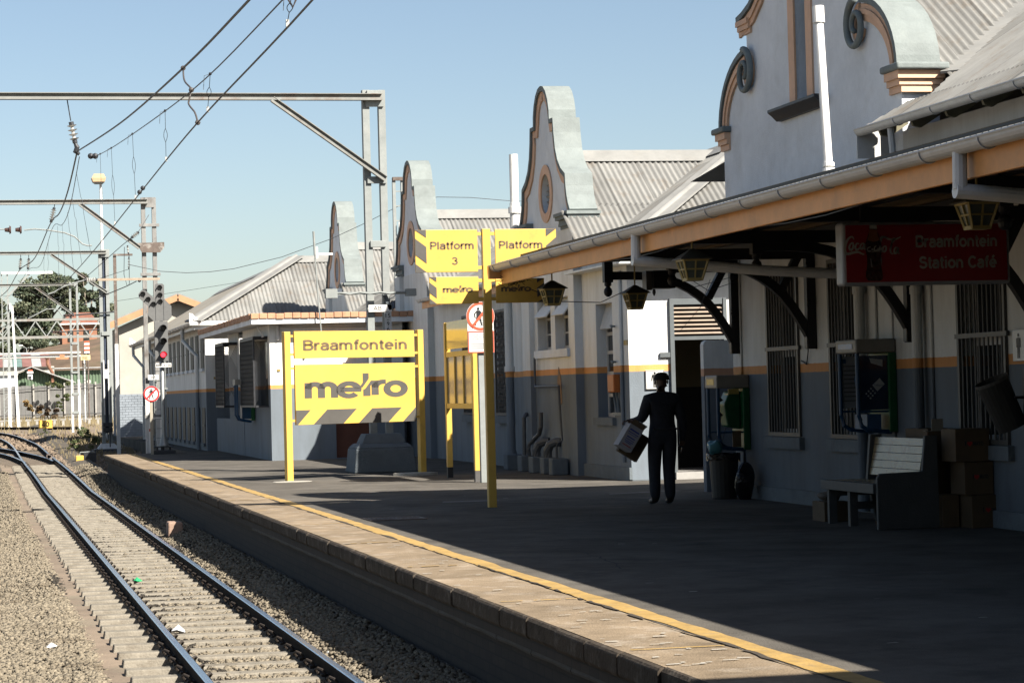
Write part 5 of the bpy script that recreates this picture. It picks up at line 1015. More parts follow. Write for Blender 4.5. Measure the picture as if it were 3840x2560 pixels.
# ------------------------------------------------------------------ payphones
BLUEP = mat('phone_blue_paint', (.010, .065, .15), .35, .15, 8); GREENP = mat('phone_green_paint', (.007, .12, .035), .4, .12, 8); HOODG = mat('phone_hood_grey', (.30, .28, .24), .5, .08, 6)
def payphone(x, y0, y1, zt, zb, zh, label, kind):
    T = thing('payphone', (10.3, (y0+y1)/2, zb), label, 'payphone', 'payphones on the station wall')
    bevel(MB().box(x, 10.345, y0, y1, zh, zt).build('hood', HOODG, T), .02, 3)
    MB().box(x-.004, x-.001, y0+.12, y1-.1, zh+.05, zt-.05).build('display', mat('amber_phone_display', (.42, .34, .07), .3, .3, 30) if kind == 'green' else mat('blue_phone_display', (.04, .16, .42), .3, .1, 9), T)
    bevel(MB().box(10.25, 10.345, y0, y1-.03, zb, zh).build('back_board', GREENP, T), .01)
    for yy in (y0+.05, y1-.05): MB().tube([(x+.03, yy, zh), (x+.03, yy, zb+.20), (x+.06, yy, zb+.08), (x+.14, yy, zb+.03), (10.28, yy, zb+.0)], .026, 10).build('tube', BLUEP, T)
    MB().cyl((x+.03, y0+.05, zb+.24), (10.28, y0+.05, zb+.24), .012, n=8).build('cross_tube', BLUEP, T); MB().cyl((x+.03, y1-.05, zb+.24), (10.28, y1-.05, zb+.24), .012, n=8).build('cross_tube', BLUEP, T)
    bm_ = GREENP if kind == 'green' else BLUEP
    b = MB(); b.prism([(10.02, zb+.62), (10.06, zb+.32), (10.25, zb+.28), (10.25, zb+.80), (10.10, zb+.80)], 'Y', y0+.12, y1-.14); bevel(b.build('phone_body', bm_, T), .02)
    MB().tube([(9.99, y0+.16, zb+.70), (9.95, y0+.16, zb+.66), (9.945, y0+.16, zb+.52), (9.98, y0+.16, zb+.46)], [.035, .022, .022, .035], 8).build('handset', INK, T)
    MB().tube([(9.98, y0+.16, zb+.45), (9.94, y0+.16, zb+.22), (9.99, y0+.17, zb+.12), (10.05, y0+.18, zb+.3)], .007, 6).build('cord', DARKST, T)
    MB().box(10.08, 10.16, y0+.13, y0+.3, zb+.66, zb+.76).build('plate', mat('phone_chrome', (.5, .48, .40), .25, .1, 8, metal=.6), T)
    return T
ph = payphone(9.88, 31.70, 32.25, 1.68, .66, 1.50, 'payphone with green board and amber display at the corner beside the doorway', 'green')
MB().box(10.05, 10.20, 31.72, 31.74, 1.42, 1.49).build('lit_notice', mat('amber_notice', (.45, .34, .08), .4, .3, 60), ph); MB().box(10.10, 10.22, 31.73, 31.75, .70, .92).build('rusty_plate', mat('brown_plate', (.16, .11, .06), .7, .2, 8), ph)
p2 = payphone(9.86, 26.28, 26.95, 2.03, .96, 1.87, 'payphone with printed blue side glass below the cafe sign behind the bench', 'blue')
MB().box(9.90, 10.25, 26.318, 26.322, 1.22, 1.84).build('side_glass', mat('dark_blue_glass', (.012, .025, .06), .1, .2, 4, spec=.6), p2)
MB().box(9.90, 10.25, 26.90, 26.905, 1.24, 1.84).build('notice_sheet', mat('phone_notice_paper', (.34, .35, .36), .6, .06, 6), p2)
pr = MB(); c = lambda u, v: (10.10+u*.707+v*.707*.5, 1.44-u*.0+u*.707-v*.707*.5)
pr.prism([(10.06, 1.50), (10.15, 1.58), (10.21, 1.51), (10.12, 1.43)], 'Y', 26.314, 26.3175)
for i in range(3):
    for j in range(3):
        cx = 9.985+i*.028+j*.024; cz = 1.405+i*.028-j*.026; pr.prism([(cx+.011*math.cos(k*1.047), cz+.011*math.sin(k*1.047)) for k in range(6)], 'Y', 26.314, 26.3175)
pr.prism([(10.03, 1.81), (10.19, 1.79), (10.19, 1.71), (10.05, 1.755)], 'Y', 26.314, 26.3175); pr.build('white_print', mat('pale_print', (.45, .47, .46), .5, .05, 9), p2)
lettering(p2, 'Telkom', 10.075, 10.185, 1.487, 1.515, 26.3135, BLUEP)
for k in range(9): MB().box(9.93, 10.10, 26.893, 26.898, 1.72-k*.05, 1.732-k*.05).build('notice_line', SIGNGREY, p2)
MB().box(9.91, 9.96, 26.892, 26.898, 1.76, 1.81).build('notice_badge', BLUEP, p2); MB().box(9.98, 10.15, 26.3, 26.7, 1.0, 1.17).build('coin_box', mat('coin_box_blue', (.04, .10, .20), .4, .1, 8), p2)
p3 = thing('payphone', (6.8, 62.3, .9), 'small distant blue payphone below the mesh cage on the hut side', 'payphone', 'payphones on the station wall')
MB().box(6.55, 7.0, 61.9, 62.5, 1.86, 2.0).build('hood', HOODG, p3); MB().box(6.95, 7.03, 61.9, 62.4, .95, 1.86).build('back_board', GREENP, p3); MB().box(6.72, 6.95, 62.0, 62.4, 1.0, 1.35).build('phone_body', BLUEP, p3)
for yy in (61.95, 62.45): MB().tube([(6.6, yy, 1.86), (6.6, yy, 1.1), (6.66, yy, .98), (6.95, yy, .92)], .03, 8).build('tube', BLUEP, p3)

# ------------------------------------------------------------------ bins, bags, bench, cartons
DUST = mat('grey_bin_plastic', (.035, .034, .03), .5, .15, 8); BLK = mat('black_bin_liner', (.012, .012, .014), .22, .3, 12, .6, 25)
bn = thing('litter_bin', (10.0, 31.85, 0), 'round grey litter bin with black liner under the corner payphone', 'bin')
MB().lathe((10.0, 31.85, 0), [(.165, 0), (.17, .02), (.20, .55), (.215, .56), (.215, .60), (.19, .60), (.18, .5)], 20).build('bin_body', DUST, bn, smooth=False)
mb = MB(); r = random.Random(3); n = 22
ra = [.222+r.uniform(0, .018) for i in range(n)]; rb_ = [.225+r.uniform(0, .02) for i in range(n)]; vs = []
for R_, z, j in ((ra, .62, 0), (rb_, .60, .01), (ra, .52, .05)):
    for i in range(n): t = 2*math.pi*i/n; vs.append((10.0+R_[i]*math.cos(t), 31.85+R_[i]*math.sin(t), z+r.uniform(-j, j)))
mb.add(vs, [(k*n+i, k*n+(i+1) % n, (k+1)*n+(i+1) % n, (k+1)*n+i) for k in range(2) for i in range(n)]); mb.build('liner', BLK, bn)
def lump(name, c, s, m, seed, label, cat, group=None, amp=.25):
    r = random.Random(seed); bm = bmesh.new(); bmesh.ops.create_icosphere(bm, subdivisions=3, radius=1)
    ph_ = [(Vector((r.gauss(0, 1), r.gauss(0, 1), r.gauss(0, 1)))*2.2, r.uniform(0, 6)) for _ in range(7)]
    for v in bm.verts:
        f = 1+amp*sum(math.sin(v.co.dot(p)+q) for p, q in ph_)/3.5; v.co = Vector((v.co.x*s[0]*f, v.co.y*s[1]*f, max(-s[2], v.co.z*s[2]*f)))
    me = bpy.data.meshes.new(name); bm.to_mesh(me); bm.free(); me.materials.append(m); o = bpy.data.objects.new(name, me); COL.objects.link(o); o.location = c; ORI[o] = Vector(c); return tag(o, label, cat, group)
lump('rubbish_bag', (10.13, 31.32, .24), (.14, .13, .24), BLK, 4, 'black full rubbish bag slumped against the front of the round bin', 'bag')
lump('plastic_bag', (9.84, 31.75, .70), (.10, .10, .11), mat('teal_plastic_bag', (.10, .30, .33), .3, .1, 8), 6, 'teal and white plastic bag stuffed in the top of the round bin', 'bag')
WOODB = mat('worn_bench_slat', (.34, .265, .15), .22, .15, 3, .2, 40, spot=(.20, .08, .04), spotamt=.7, spotscale=4); BENCHD = mat('grey_bench_board', (.075, .08, .08), .6, .12, 5, .2, 40)
be = thing('platform_bench', (9.5, 24.7, 0), 'slatted wooden bench with solid grey end panel facing the track', 'bench')
for i in range(5):
    z = .56+i*.083; x = 9.64+i*.016; MB().beam((x+.03, 23.98, z), (x+.03, 25.5, z), .03, .078, up=(.19, 0, 1)).build('back_slat', WOODB, be)
for i in range(4): x = 9.17+i*.118; bevel(MB().box(x, x+.11, 23.97, 25.52, .445, .475).build('seat_slat', WOODB if i else mat('pale_seat_edge', (.26, .245, .21), .45, .1, 5), be), .006)
bevel(MB().box(9.13, 9.17, 23.95, 25.54, .375, .478).build('seat_front', BENCHD, be), .006)
ep = [(9.16, 0), (9.16, .54), (9.19, .585), (9.66, .595), (9.70, .965), (9.84, .965), (9.84, 0)]
bevel(MB().prism(ep, 'Y', 23.90, 23.95).build('end_panel', BENCHD, be), .008)
MB().prism([(9.17, 0), (9.17, .44), (9.62, .44), (9.67, .96), (9.80, .96), (9.80, 0), (9.72, 0), (9.66, .3), (9.26, .3), (9.26, 0)], 'Y', 25.4, 25.46).build('end_panel', BENCHD, be)
MB().box(9.17, 9.26, 24.75, 24.82, 0, .40).box(9.26, 9.75, 24.76, 24.81, .18, .26).build('middle_leg', BENCHD, be)
CARD = mat('brown_carton_board', (.12, .08, .042), .8, .1, 4, .15, 60); TAPE = mat('carton_tape', (.25, .19, .11), .35, .1, 5)
HEARTR = mat('red_carton_print', (.45, .02, .02), .6, .1, 8)
def carton(x0, x1, y0, y1, z0, z1, label, printed=True, group='cartons stacked behind the bench'):
    T = thing('carton', ((x0+x1)/2, (y0+y1)/2, z0), label, 'carton', group); bevel(MB().box(x0, x1, y0, y1, z0, z1).build('box', CARD, T), .006)
    MB().box(x0+.002, x1-.002, (y0+y1)/2-.025, (y0+y1)/2+.025, z1, z1+.002).build('tape', TAPE, T)
    if printed:
        w = x1-x0; zc = z0+(z1-z0)*.48; yq = y0-.001
        lettering(T, 'I', x0+w*.28, x0+w*.31, zc, zc+.05, yq, INK, bold=.02); lettering(T, 'MAYO', x0+w*.52, x0+w*.82, zc, zc+.045, yq, INK, bold=.03)
        hx = x0+w*.415; h = [(hx+.03*(16*math.sin(t)**3)/16, zc+.022+.028*(13*math.cos(t)-5*math.cos(2*t)-2*math.cos(3*t)-math.cos(4*t))/16) for t in [i*6.283/20 for i in range(20)]]
        MB().prism(h, 'Y', yq-.002, yq).build('heart_print', HEARTR, T)
    return T
carton(10.08, 10.52, 23.62, 24.0, 0, .34, 'lowest printed brown carton of the stack right of the bench')
carton(10.02, 10.34, 23.64, 24.02, .345, .685, 'middle printed brown carton of the stack right of the bench')
carton(9.92, 10.30, 23.62, 24.0, .69, 1.03, 'topmost printed brown carton of the stack right of the bench')
carton(9.87, 10.06, 23.9, 24.3, 0, .34, 'plain carton on the floor just behind the bench end', False)
carton(10.0, 10.32, 24.55, 25.2, .0, 1.02, 'tall plain brown carton standing behind the bench back', False)
MB_ = carton(9.9, 10.2, 24.32, 24.5, 0, 1.0, 'narrow carton with a pale flap raised behind the bench', False); MB().box(9.95, 10.08, 24.32, 24.33, 1.0, 1.13).build('raised_flap', mat('pale_carton_flap', (.33, .30, .24), .8, .1, 6), MB_)
carton(9.22, 9.52, 25.7, 26.1, 0, .22, 'squat dark carton under the far end of the bench', False, 'cartons under the bench')
lump('paper_bundle', (9.36, 25.9, .27), (.13, .15, .06), mat('grey_brown_paper', (.16, .13, .10), .8, .2, 8), 9, 'crumpled paper bundle lying on the squat carton under the bench', 'bundle')
carton(9.35, 9.55, 24.2, 24.4, 0, .26, 'small pale carton standing beneath the bench seat', False, 'cartons under the bench')
hb = thing('tilting_litter_bin', (10.0, 22.6, .9), 'dark cylindrical litter bin tilted on its wall pivot at the right edge', 'bin')
ax_ = Vector((-.24, 0, .55)).normalized(); c0 = Vector((10.10, 22.6, 1.05)); c1 = c0+ax_*.52
mb = MB(); mb.cyl(c0, c1, .150, .165, 22, cap=False); mb.cyl(c0, c0+ax_*.01, .148, .148, 22); mb.cyl(c1-ax_*.05, c1-ax_*.045, .15, .15, 22); mb.build('bin_body', DUST, hb)
mb = MB(); mb.cyl(c1-ax_*.03, c1+ax_*.004, .172, .172, 22, cap=False); mb.build('rim', BARST, hb)
MB().box(10.2, 10.345, 22.45, 22.55, .9, 1.62).cyl((10.05, 22.42, 1.35), (10.3, 22.42, 1.35), .015).build('pivot_bracket', DARKST, hb)
ts = thing('toilet_sign', (10.33, 23.0, 1.72), 'small white sign with a walking man on the near wall at the right edge', 'sign')
bevel(MB().box(10.32, 10.345, 22.55, 23.03, 1.71, 2.03).build('plate', SIGNW, ts), .006)
q = MB()
def fig_x(q, yc, z0, S, x):
    n = 12; q.prism([(yc+.07*S*math.cos(2*math.pi*i/n), z0+.90*S+.07*S*math.sin(2*math.pi*i/n)) for i in range(n)], 'X', x-.003, x)
    q.prism([(yc+a*S, z0+b*S) for a, b in ((.12, .80), (-.10, .80), (-.12, .45), (.12, .45))], 'X', x-.003, x)
    for a in (.07, -.07): q.prism([(yc+(a+b)*S, z0+c*S) for b, c in ((.05, .47), (-.05, .47), (-.03, 0), (.04, 0))], 'X', x-.003, x)
    for a in (.16, -.16): q.prism([(yc+(a+b)*S, z0+c*S) for b, c in ((.03, .78), (-.03, .78), (-.03, .42), (.03, .42))], 'X', x-.003, x)
fig_x(q, 22.88, 1.74, .26, 10.3195); q.build('figure', INK, ts)
t2 = thing('mens_toilet_sign', (11.08, 38.98, 1.5), 'white rounded sign with a black standing man on the sunlit end wall', 'sign')
bevel(MB().box(10.92, 11.24, 38.97, 38.99, 1.5, 1.82).build('plate', SIGNW, t2), .004); MB().ring([(10.925, 1.505), (11.235, 1.505), (11.235, 1.815), (10.925, 1.815)], [(10.932, 1.512), (11.228, 1.512), (11.228, 1.808), (10.932, 1.808)], 'Y', 38.966, 38.9695).build('border', SIGNGREY, t2)
q = MB(); cx, z0, S = 11.08, 1.535, .26; n = 12
q.prism([(cx+.07*S*math.cos(2*math.pi*i/n), z0+.92*S+.07*S*math.sin(2*math.pi*i/n)) for i in range(n)], 'Y', 38.964, 38.9695); q.prism([(cx+a*S, z0+b*S) for a, b in ((-.14, .82), (.14, .82), (.11, .45), (-.11, .45))], 'Y', 38.964, 38.9695)
for a in (.06, -.06): q.prism([(cx+(a+b)*S, z0+c*S) for b, c in ((.045, .47), (-.045, .47), (-.035, 0), (.035, 0))], 'Y', 38.964, 38.9695)
for a, s in ((.16, .05), (-.16, -.05)): q.prism([(cx+(a+b)*S, z0+c*S) for b, c in ((.028, .80), (-.028, .80), (-.028+s, .42), (.028+s, .42))], 'Y', 38.964, 38.9695)
q.build('figure', INK, t2)
eb = thing('orange_meter_box', (10.6, 39.75, 1.45), 'orange electrical box with two conduits on the wall left of the doorway', 'electrical box')
bevel(MB().box(10.52, 10.648, 39.55, 39.95, 1.47, 1.77).build('box', mat('orange_enamel', (.62, .18, .04), .45, .12, 8), eb), .02, 3)
MB().tube([(10.6, 39.85, 1.48), (10.62, 39.84, 1.3), (10.62, 39.72, 1.12)], .025, 8).tube([(10.6, 39.66, 1.48), (10.62, 39.66, 1.32), (10.62, 39.6, 1.1)], .025, 8).build('conduit', BLUECONC, eb); MB().box(10.60, 10.648, 39.35, 39.95, 1.08, 1.13).build('cable_clip', GALV, eb)
for i, (yy, zz) in enumerate(((39.75, 2.58), (39.75, 1.98))): MB().tube([(10.64, yy+.08, zz), (10.55, yy, zz+.01), (10.56, yy-.06, zz-.02)], .018, 6).build('wall_hook', GALV, gb)
MB().box(10.635, 10.648, 38.98-.0+.05, 39.25, 2.25, 2.33).build('brass_plate', mat('brass_plate', (.45, .32, .1)), gb)

# ------------------------------------------------------------------ the person
def skin_mesh(V, E, root, sub=2):
    me = bpy.data.meshes.new('body'); nm = list(V); idx = {k: i for i, k in enumerate(nm)}
    me.from_pydata([V[k][0] for k in nm], [(idx[a], idx[b]) for a, b in E], []); o = bpy.data.objects.new('body', me); COL.objects.link(o)
    o.modifiers.new('skin', 'SKIN'); 
    for k in nm:
        sv = me.skin_vertices[0].data[idx[k]]; r = V[k][1]; sv.radius = (r, r) if not isinstance(r, tuple) else r; sv.use_root = (k == root)
    s = o.modifiers.new('sub', 'SUBSURF'); s.levels = sub; s.render_levels = sub
    dg = bpy.context.evaluated_depsgraph_get(); out = bpy.data.meshes.new_from_object(o.evaluated_get(dg)); bpy.data.objects.remove(o); return out
PX, PY = 8.88, 31.0
pe = thing('person', (PX, PY, 0), 'person in dark overalls and peaked cap walking away carrying cartons under the left arm', 'person')
V = {'pel': ((.02, 0, .93), (.185, .14)), 'waist': ((.02, .0, 1.08), (.168, .125)), 'chest': ((.02, .01, 1.26), (.205, .14)), 'ush': ((.02, .0, 1.39), (.15, .11)), 'neck': ((.02, .01, 1.475), .068), 'jaw': ((.03, .04, 1.55), (.068, .085)), 'skull': ((.03, .02, 1.63), (.078, .095)), 'crown': ((.03, .015, 1.69), (.062, .075)),
     'lsh': ((-.165, 0, 1.375), .092), 'lel': ((-.265, -.03, 1.12), .075), 'lwr': ((-.36, .10, 1.10), .040), 'lpalm': ((-.425, .13, 1.10), (.030, .040)),
     'rsh': ((.205, 0, 1.375), .092), 'rel': ((.295, -.02, 1.09), .075), 'rwr': ((.30, .04, .84), .042), 'rpalm': ((.30, .06, .76), (.022, .042)),
     'lhip': ((-.082, 0, .86), .122), 'lkn': ((-.095, .03, .47), .088), 'lan': ((-.105, -.01, .13), .078), 'lheel': ((-.105, -.02, .05), .046), 'ltoe': ((-.125, .17, .035), .036),
     'rhip': ((.115, 0, .86), .122), 'rkn': ((.10, .02, .47), .088), 'ran': ((.085, -.06, .13), .078), 'rheel': ((.085, -.07, .05), .046), 'rtoe': ((.095, .12, .035), .036)}
E = [('pel', 'waist'), ('waist', 'chest'), ('chest', 'ush'), ('ush', 'neck'), ('neck', 'jaw'), ('jaw', 'skull'), ('skull', 'crown'), ('ush', 'lsh'), ('lsh', 'lel'), ('lel', 'lwr'), ('lwr', 'lpalm'), ('ush', 'rsh'), ('rsh', 'rel'), ('rel', 'rwr'), ('rwr', 'rpalm'), ('pel', 'lhip'), ('lhip', 'lkn'), ('lkn', 'lan'), ('lan', 'lheel'), ('lheel', 'ltoe'), ('pel', 'rhip'), ('rhip', 'rkn'), ('rkn', 'ran'), ('ran', 'rheel'), ('rheel', 'rtoe')]
bm_me = skin_mesh(V, E, 'pel'); mb = MB(); mb.v = [tuple(v.co) for v in bm_me.vertices]; mb.f = [tuple(p.vertices) for p in bm_me.polygons]
mb.mi = []
for p in bm_me.polygons:
    c = p.center; hand = (c.x < -.375 and 1.0 < c.z < 1.2) or (c.z < .82 and c.x > .21 and c.z > .6)
    mb.mi.append(1 if (c.z > 1.475 or hand) else 2 if c.z < .085 else 0)
def finger(base, pts, r):
    P = [Vector(base)+Vector(p) for p in pts]; mb.tube(P, [r, r*.95, r*.85, r*.6][:len(P)], 6); mb.mi[-(6*(len(P)-1)+2):] = [1]*(6*(len(P)-1)+2)
for i, l in enumerate((.9, 1.0, .95, .75)):
    finger((-.445, .115+i*.018-.02, 1.10), [(0, 0, 0), (-.03*l, .0, .002), (-.05*l, 0, -.022*l), (-.045*l, 0, -.045*l)], .0095); finger((.296+i*.004, .03+i*.02, .735), [(0, 0, 0), (-.003, .0, -.035*l), (-.012, .002, -.06*l), (-.022, .004, -.078*l)], .0095)
finger((-.415, .10, 1.115), [(0, 0, 0), (-.02, -.03, .0), (-.045, -.035, -.015)], .011); finger((.293, .095, .775), [(0, 0, 0), (-.012, .03, -.02), (-.025, .04, -.05)], .011)
# nose and ears on the head (it faces away)
mb.k = 1; mb.sphere((.035, .125, 1.60), .018, 8, (1, 1.2, 1.3)); mb.sphere((-.055, .025, 1.605), .022, 8, (.5, 1, 1.5)); mb.sphere((.113, .025, 1.605), .022, 8, (.5, 1, 1.5)); mb.k = 2; mb.sphere((.005, .112, 1.625), .011, 6); mb.sphere((.063, .112, 1.625), .011, 6); mb.k = 0
mb.v = [(a+PX, b+PY, c) for a, b, c in mb.v]
mb.build('body', [mat('navy_overall_cloth', (.022, .024, .032), .85, .25, 7, .35, 30), mat('brown_skin', (.10, .05, .03), .5, .1, 8), mat('black_boot', (.012, .011, .011), .5, .2, 8)], pe, smooth=True)
hat = MB(); cxh, cyh = PX+.03, PY+.015
hat.lathe((cxh, cyh, 0), [(.092, 1.635), (.096, 1.66), (.092, 1.69), (.078, 1.715), (.045, 1.732), (.005, 1.736)], 18); hat.lathe((cxh, cyh, 0), [(.098, 1.632), (.104, 1.645), (.100, 1.668), (.094, 1.672), (.092, 1.632)], 18)
hat.prism([(cxh+.085*math.cos(math.radians(t)), cyh+.06+.14*math.sin(math.radians(t))) for t in range(10, 171, 16)], 'Z', 1.635, 1.645); hat.build('cap', mat('dark_cap_cloth', (.015, .015, .018), .9, .2, 9), pe, smooth=False)
sh = MB(); 
for s, x in ((1, -.1), (1, .06)): pass
MB().tube([(PX-.13+i*.045, PY+.005+(.0 if 1 < i < 6 else .02)-.128, .985+.004*(i % 2)) for i in range(8)], .016, 6).build('belt', DARKST, pe)
def rbox(name, c, ang, sx, sy, sz, m, par):
    ca, sa = math.cos(ang), math.sin(ang); mb = MB()
    def T(x, y, z): return (c[0]+x*ca-z*sa, c[1]+y, c[2]+x*sa+z*ca)
    mb.add([T(a*sx/2, b*sy/2, d*sz/2) for d in (-1, 1) for a, b in ((-1, -1), (1, -1), (1, 1), (-1, 1))], [(0,3,2,1),(4,5,6,7),(0,1,5,4),(1,2,6,5),(2,3,7,6),(3,0,4,7)]); return mb.build(name, m, par), T
c1_ = thing('carton', (8.42, 30.95, .88), 'white printed carton held tilted at the person side', 'carton', 'cartons the person carries')
A_ = math.radians(-33); o, T = rbox('box', (8.425, 30.98, .885), A_, .20, .26, .33, mat('white_carton_board', (.42, .40, .40), .7, .08, 5), c1_)
PRB = mat('blue_carton_print', (.06, .07, .30), .6, .1, 8)
for k, (z, w, m_, h) in enumerate(((.10, .14, PRB, .022), (.065, .15, PRB, .012), (.04, .13, PRB, .008), (.0, .12, PRB, .016), (-.03, .13, PRB, .010), (-.055, .13, PRB, .010), (-.075, .10, PRB, .010), (-.115, .13, HEARTR, .010))):
    q = MB(); q.add([T(a*w/2, -.1315, z+b*h/2) for a, b in ((-1, -1), (1, -1), (1, 1), (-1, 1))], [(0, 1, 2, 3)]); q.build('print_line', m_, c1_)
q = MB(); q.add([T(-.10, -.13, .165), T(.10, -.13, .165), T(.08, -.16, .23), T(-.09, -.15, .24)], [(0, 1, 2, 3)]); q.build('flap', CARD, c1_)
q = MB(); q.add([T(-.02, -.10, .17), T(.10, -.10, .17), T(.13, -.08, .25), T(.0, -.09, .255)], [(0, 1, 2, 3)]); q.build('flap', SIGNW, c1_)
c2_ = thing('carton', (8.52, 31.12, .78), 'plain brown carton held behind the white printed one', 'carton', 'cartons the person carries')
rbox('box', (8.535, 31.16, .79), A_, .30, .12, .36, CARD, c2_)
# ------------------------------------------------------------------ overhead line masts
WHITEL = mat('white_mast_foot_paint', (.78, .77, .73), .6, .08, 6, spot=(.45, .42, .38), spotamt=.4)
def insulator(mb_parent, p, q, n=5, r=.05, m=PORC, name='insulator'):
    p = Vector(p); q = Vector(q); d = (q-p).normalized(); L = (q-p).length; mb = MB(); mb.cyl(p, q, r*.32, n=8)
    for i in range(n):
        c = p+d*(L*(.14+.72*i/(n-1))); mb.cyl(c-d*.012, c+d*.012, r, r*.55, 14)
    o = mb.build(name, m, mb_parent, smooth=False); e = MB(); e.cyl(p-d*.03, p+d*.03, r*.5, n=8); e.cyl(q-d*.03, q+d*.03, r*.5, n=8); e.build('insulator_cap', DARKST, o); return o
def channel_beam(par, p, q, h, d, m, name='beam'):
    """rolled steel channel: deep web set back between a thin top flange and a thick bottom flange"""
    p = Vector(p); q = Vector(q); mb = MB(); ax = (q-p).normalized(); up = Vector((-ax.z, 0, ax.x))
    if up.z < 0: up = -up
    f = Vector((0, -d, 0))
    mb.beam(p+up*(h*.5), q+up*(h*.5), d*2, .014, up=up); mb.beam(p+Vector((0, d*.6, 0)), q+Vector((0, d*.6, 0)), .02, h, up=up)
    mb.beam(p-up*(h*.27), q-up*(h*.27), d*1.8, h*.40, up=up); return mb.build(name, m, par)
def mast(label, Y, lx, rx, wl, zb, zt, beam, brace, low, m, plates, group='steel masts carrying the overhead wires', white=None, dep=.18):
    T = thing('overhead_line_mast', ((lx+rx)/2, Y, zb), label, 'mast', group)
    for x in (lx, rx):
        mb = MB(); mb.box(x-wl/2, x+wl/2, Y-dep/2, Y-dep/2+.02, zb if white is None else white, zt); mb.box(x-wl/2, x-wl/2+.02, Y-dep/2+.02, Y+dep/2, zb if white is None else white, zt); mb.box(x+wl/2-.02, x+wl/2, Y-dep/2+.02, Y+dep/2, zb if white is None else white, zt)
        if white is not None: mb.k = 1; mb.box(x-wl/2-.004, x+wl/2+.004, Y-dep/2-.004, Y+dep/2, zb, white)
        mb.build('leg', [m, WHITEL] if white is not None else m, T)
    for (x0, x1, z0, z1) in plates: bevel(MB().box(x0, x1, Y-dep/2-.05, Y-dep/2-.005, z0, z1).build('tie_plate', m, T), .008)
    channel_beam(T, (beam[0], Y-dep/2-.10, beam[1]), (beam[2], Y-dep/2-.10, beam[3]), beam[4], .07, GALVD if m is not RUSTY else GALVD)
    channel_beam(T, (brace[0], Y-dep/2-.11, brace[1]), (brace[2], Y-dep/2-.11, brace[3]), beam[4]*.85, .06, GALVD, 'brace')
    return T
m1 = mast('tall grey twin leg mast on the platform with its arm crossing the whole track', 47.7, 7.755, 8.075, .135, .72, 7.56, (-4, 7.42, 8.06, 7.40, .13), (5.88, 7.36, 8.09, 5.78, 0), 0, GALV, [(7.74, 8.10, 7.22, 7.34), (7.77, 8.06, 7.47, 7.55), (7.74, 8.12, 5.70, 5.84), (7.77, 8.08, 4.44, 4.57), (7.72, 8.14, 1.6, 1.72), (7.72, 8.14, 2.6, 2.7)])
mb = MB(); mb.taper(7.28, 8.52, 47.15, 48.35, 0, 7.33, 8.47, 47.2, 48.3, .48); mb.taper(7.33, 8.47, 47.2, 48.3, .48, 7.42, 8.38, 47.3, 48.2, .57); bevel(mb.build('concrete_base', BLUECONC, m1), .03, 3)
mb = MB(); mb.taper(7.47, 8.35, 47.35, 48.1, .565, 7.56, 8.26, 47.42, 48.05, .76); bevel(mb.build('plinth', BLUECONC, m1), .015)
mb = MB(); mb.box(6.84, 8.52, 47.36, 47.44, 3.50, 3.555); mb.box(8.42, 8.62, 47.3, 47.5, 3.46, 3.60); mb.box(6.82, 7.05, 47.3, 47.5, 3.44, 3.62); mb.tube([(6.9+i*.2, 47.35, 3.51+.03*(i % 2)) for i in range(9)], .012, 5); mb.build('cross_bar', GALV, m1)
MB().beam((8.02, 47.55, 3.5), (8.14, 47.55, 3.2), .10, .08).build('strut', BLUECONC, m1)
MB().box(7.69, 8.15, 47.50, 47.52, 3.16, 3.30).build('letter_plate', SIGNW, m1); lettering(m1, 'AB', 7.78, 7.95, 3.19, 3.275, 47.497, SIGNGREY)
MB().box(8.005, 8.145, 47.515, 47.53, 2.3, 3.155).build('number_plate', mat('pale_number_plate', (.55, .57, .57), .5, .05, 6), m1)
for t, z, w in (('15', 3.04, .10), ('9', 2.88, .05), ('6', 2.775, .05)): lettering(m1, t, 8.075-w/2, 8.075+w/2, z, z+.085, 47.512, INK, bold=.01)
MB().box(8.05, 8.10, 47.509, 47.513, 2.995, 3.005).build('dash_print', INK, m1)
MB().cyl((1.93, 47.6, 7.36), (1.99, 47.6, 6.95), .012, n=6).build('hanger_rod', DARKST, m1); insulator(m1, (2.0, 47.6, 6.90), (2.06, 47.6, 6.55), 4, .095)
MB().tube([(2.06, 47.6, 6.53), (2.10, 47.6, 6.44), (2.07, 47.6, 6.36), (2.14, 47.6, 6.30)], [.03, .05, .055, .03], 8).sphere((2.34, 47.3, 6.24), .06, 8).sphere((2.42, 47.2, 6.23), .06, 8).build('wire_clamp', DARKST, m1)
m2 = mast('rusty twin leg mast behind the colour light signal with a big hexagonal plate', 72.0, 5.04, 5.35, .12, -.05, 7.46, (-4, 7.34, 5.16, 7.33, .13), (3.2, 7.28, 4.90, 5.98, 0), 0, GREYRUST, [(5.08, 5.36, 7.16, 7.46), (4.91, 5.49, 6.60, 6.69), (4.92, 5.50, 5.16, 5.25), (4.95, 5.45, 1.0, 1.1)], white=1.85)
MB().prism([(4.81, 6.12), (5.62, 6.14), (5.62, 5.98), (5.5, 5.84), (4.97, 5.84)], 'Y', 71.80, 71.84).build('hexagonal_plate', RUSTY, m2)
MB().box(5.06, 5.37, 71.80, 71.82, 2.12, 2.27).build('letter_plate', SIGNW, m2); lettering(m2, 'AB', 5.14, 5.28, 2.155, 2.24, 71.797, SIGNGREY)
insulator(m2, (2.47, 71.85, 7.15), (2.38, 71.85, 6.78), 5, .085); MB().cyl((2.49, 71.85, 7.28), (2.47, 71.85, 7.15), .012, n=6).build('hanger_rod', DARKST, m2)
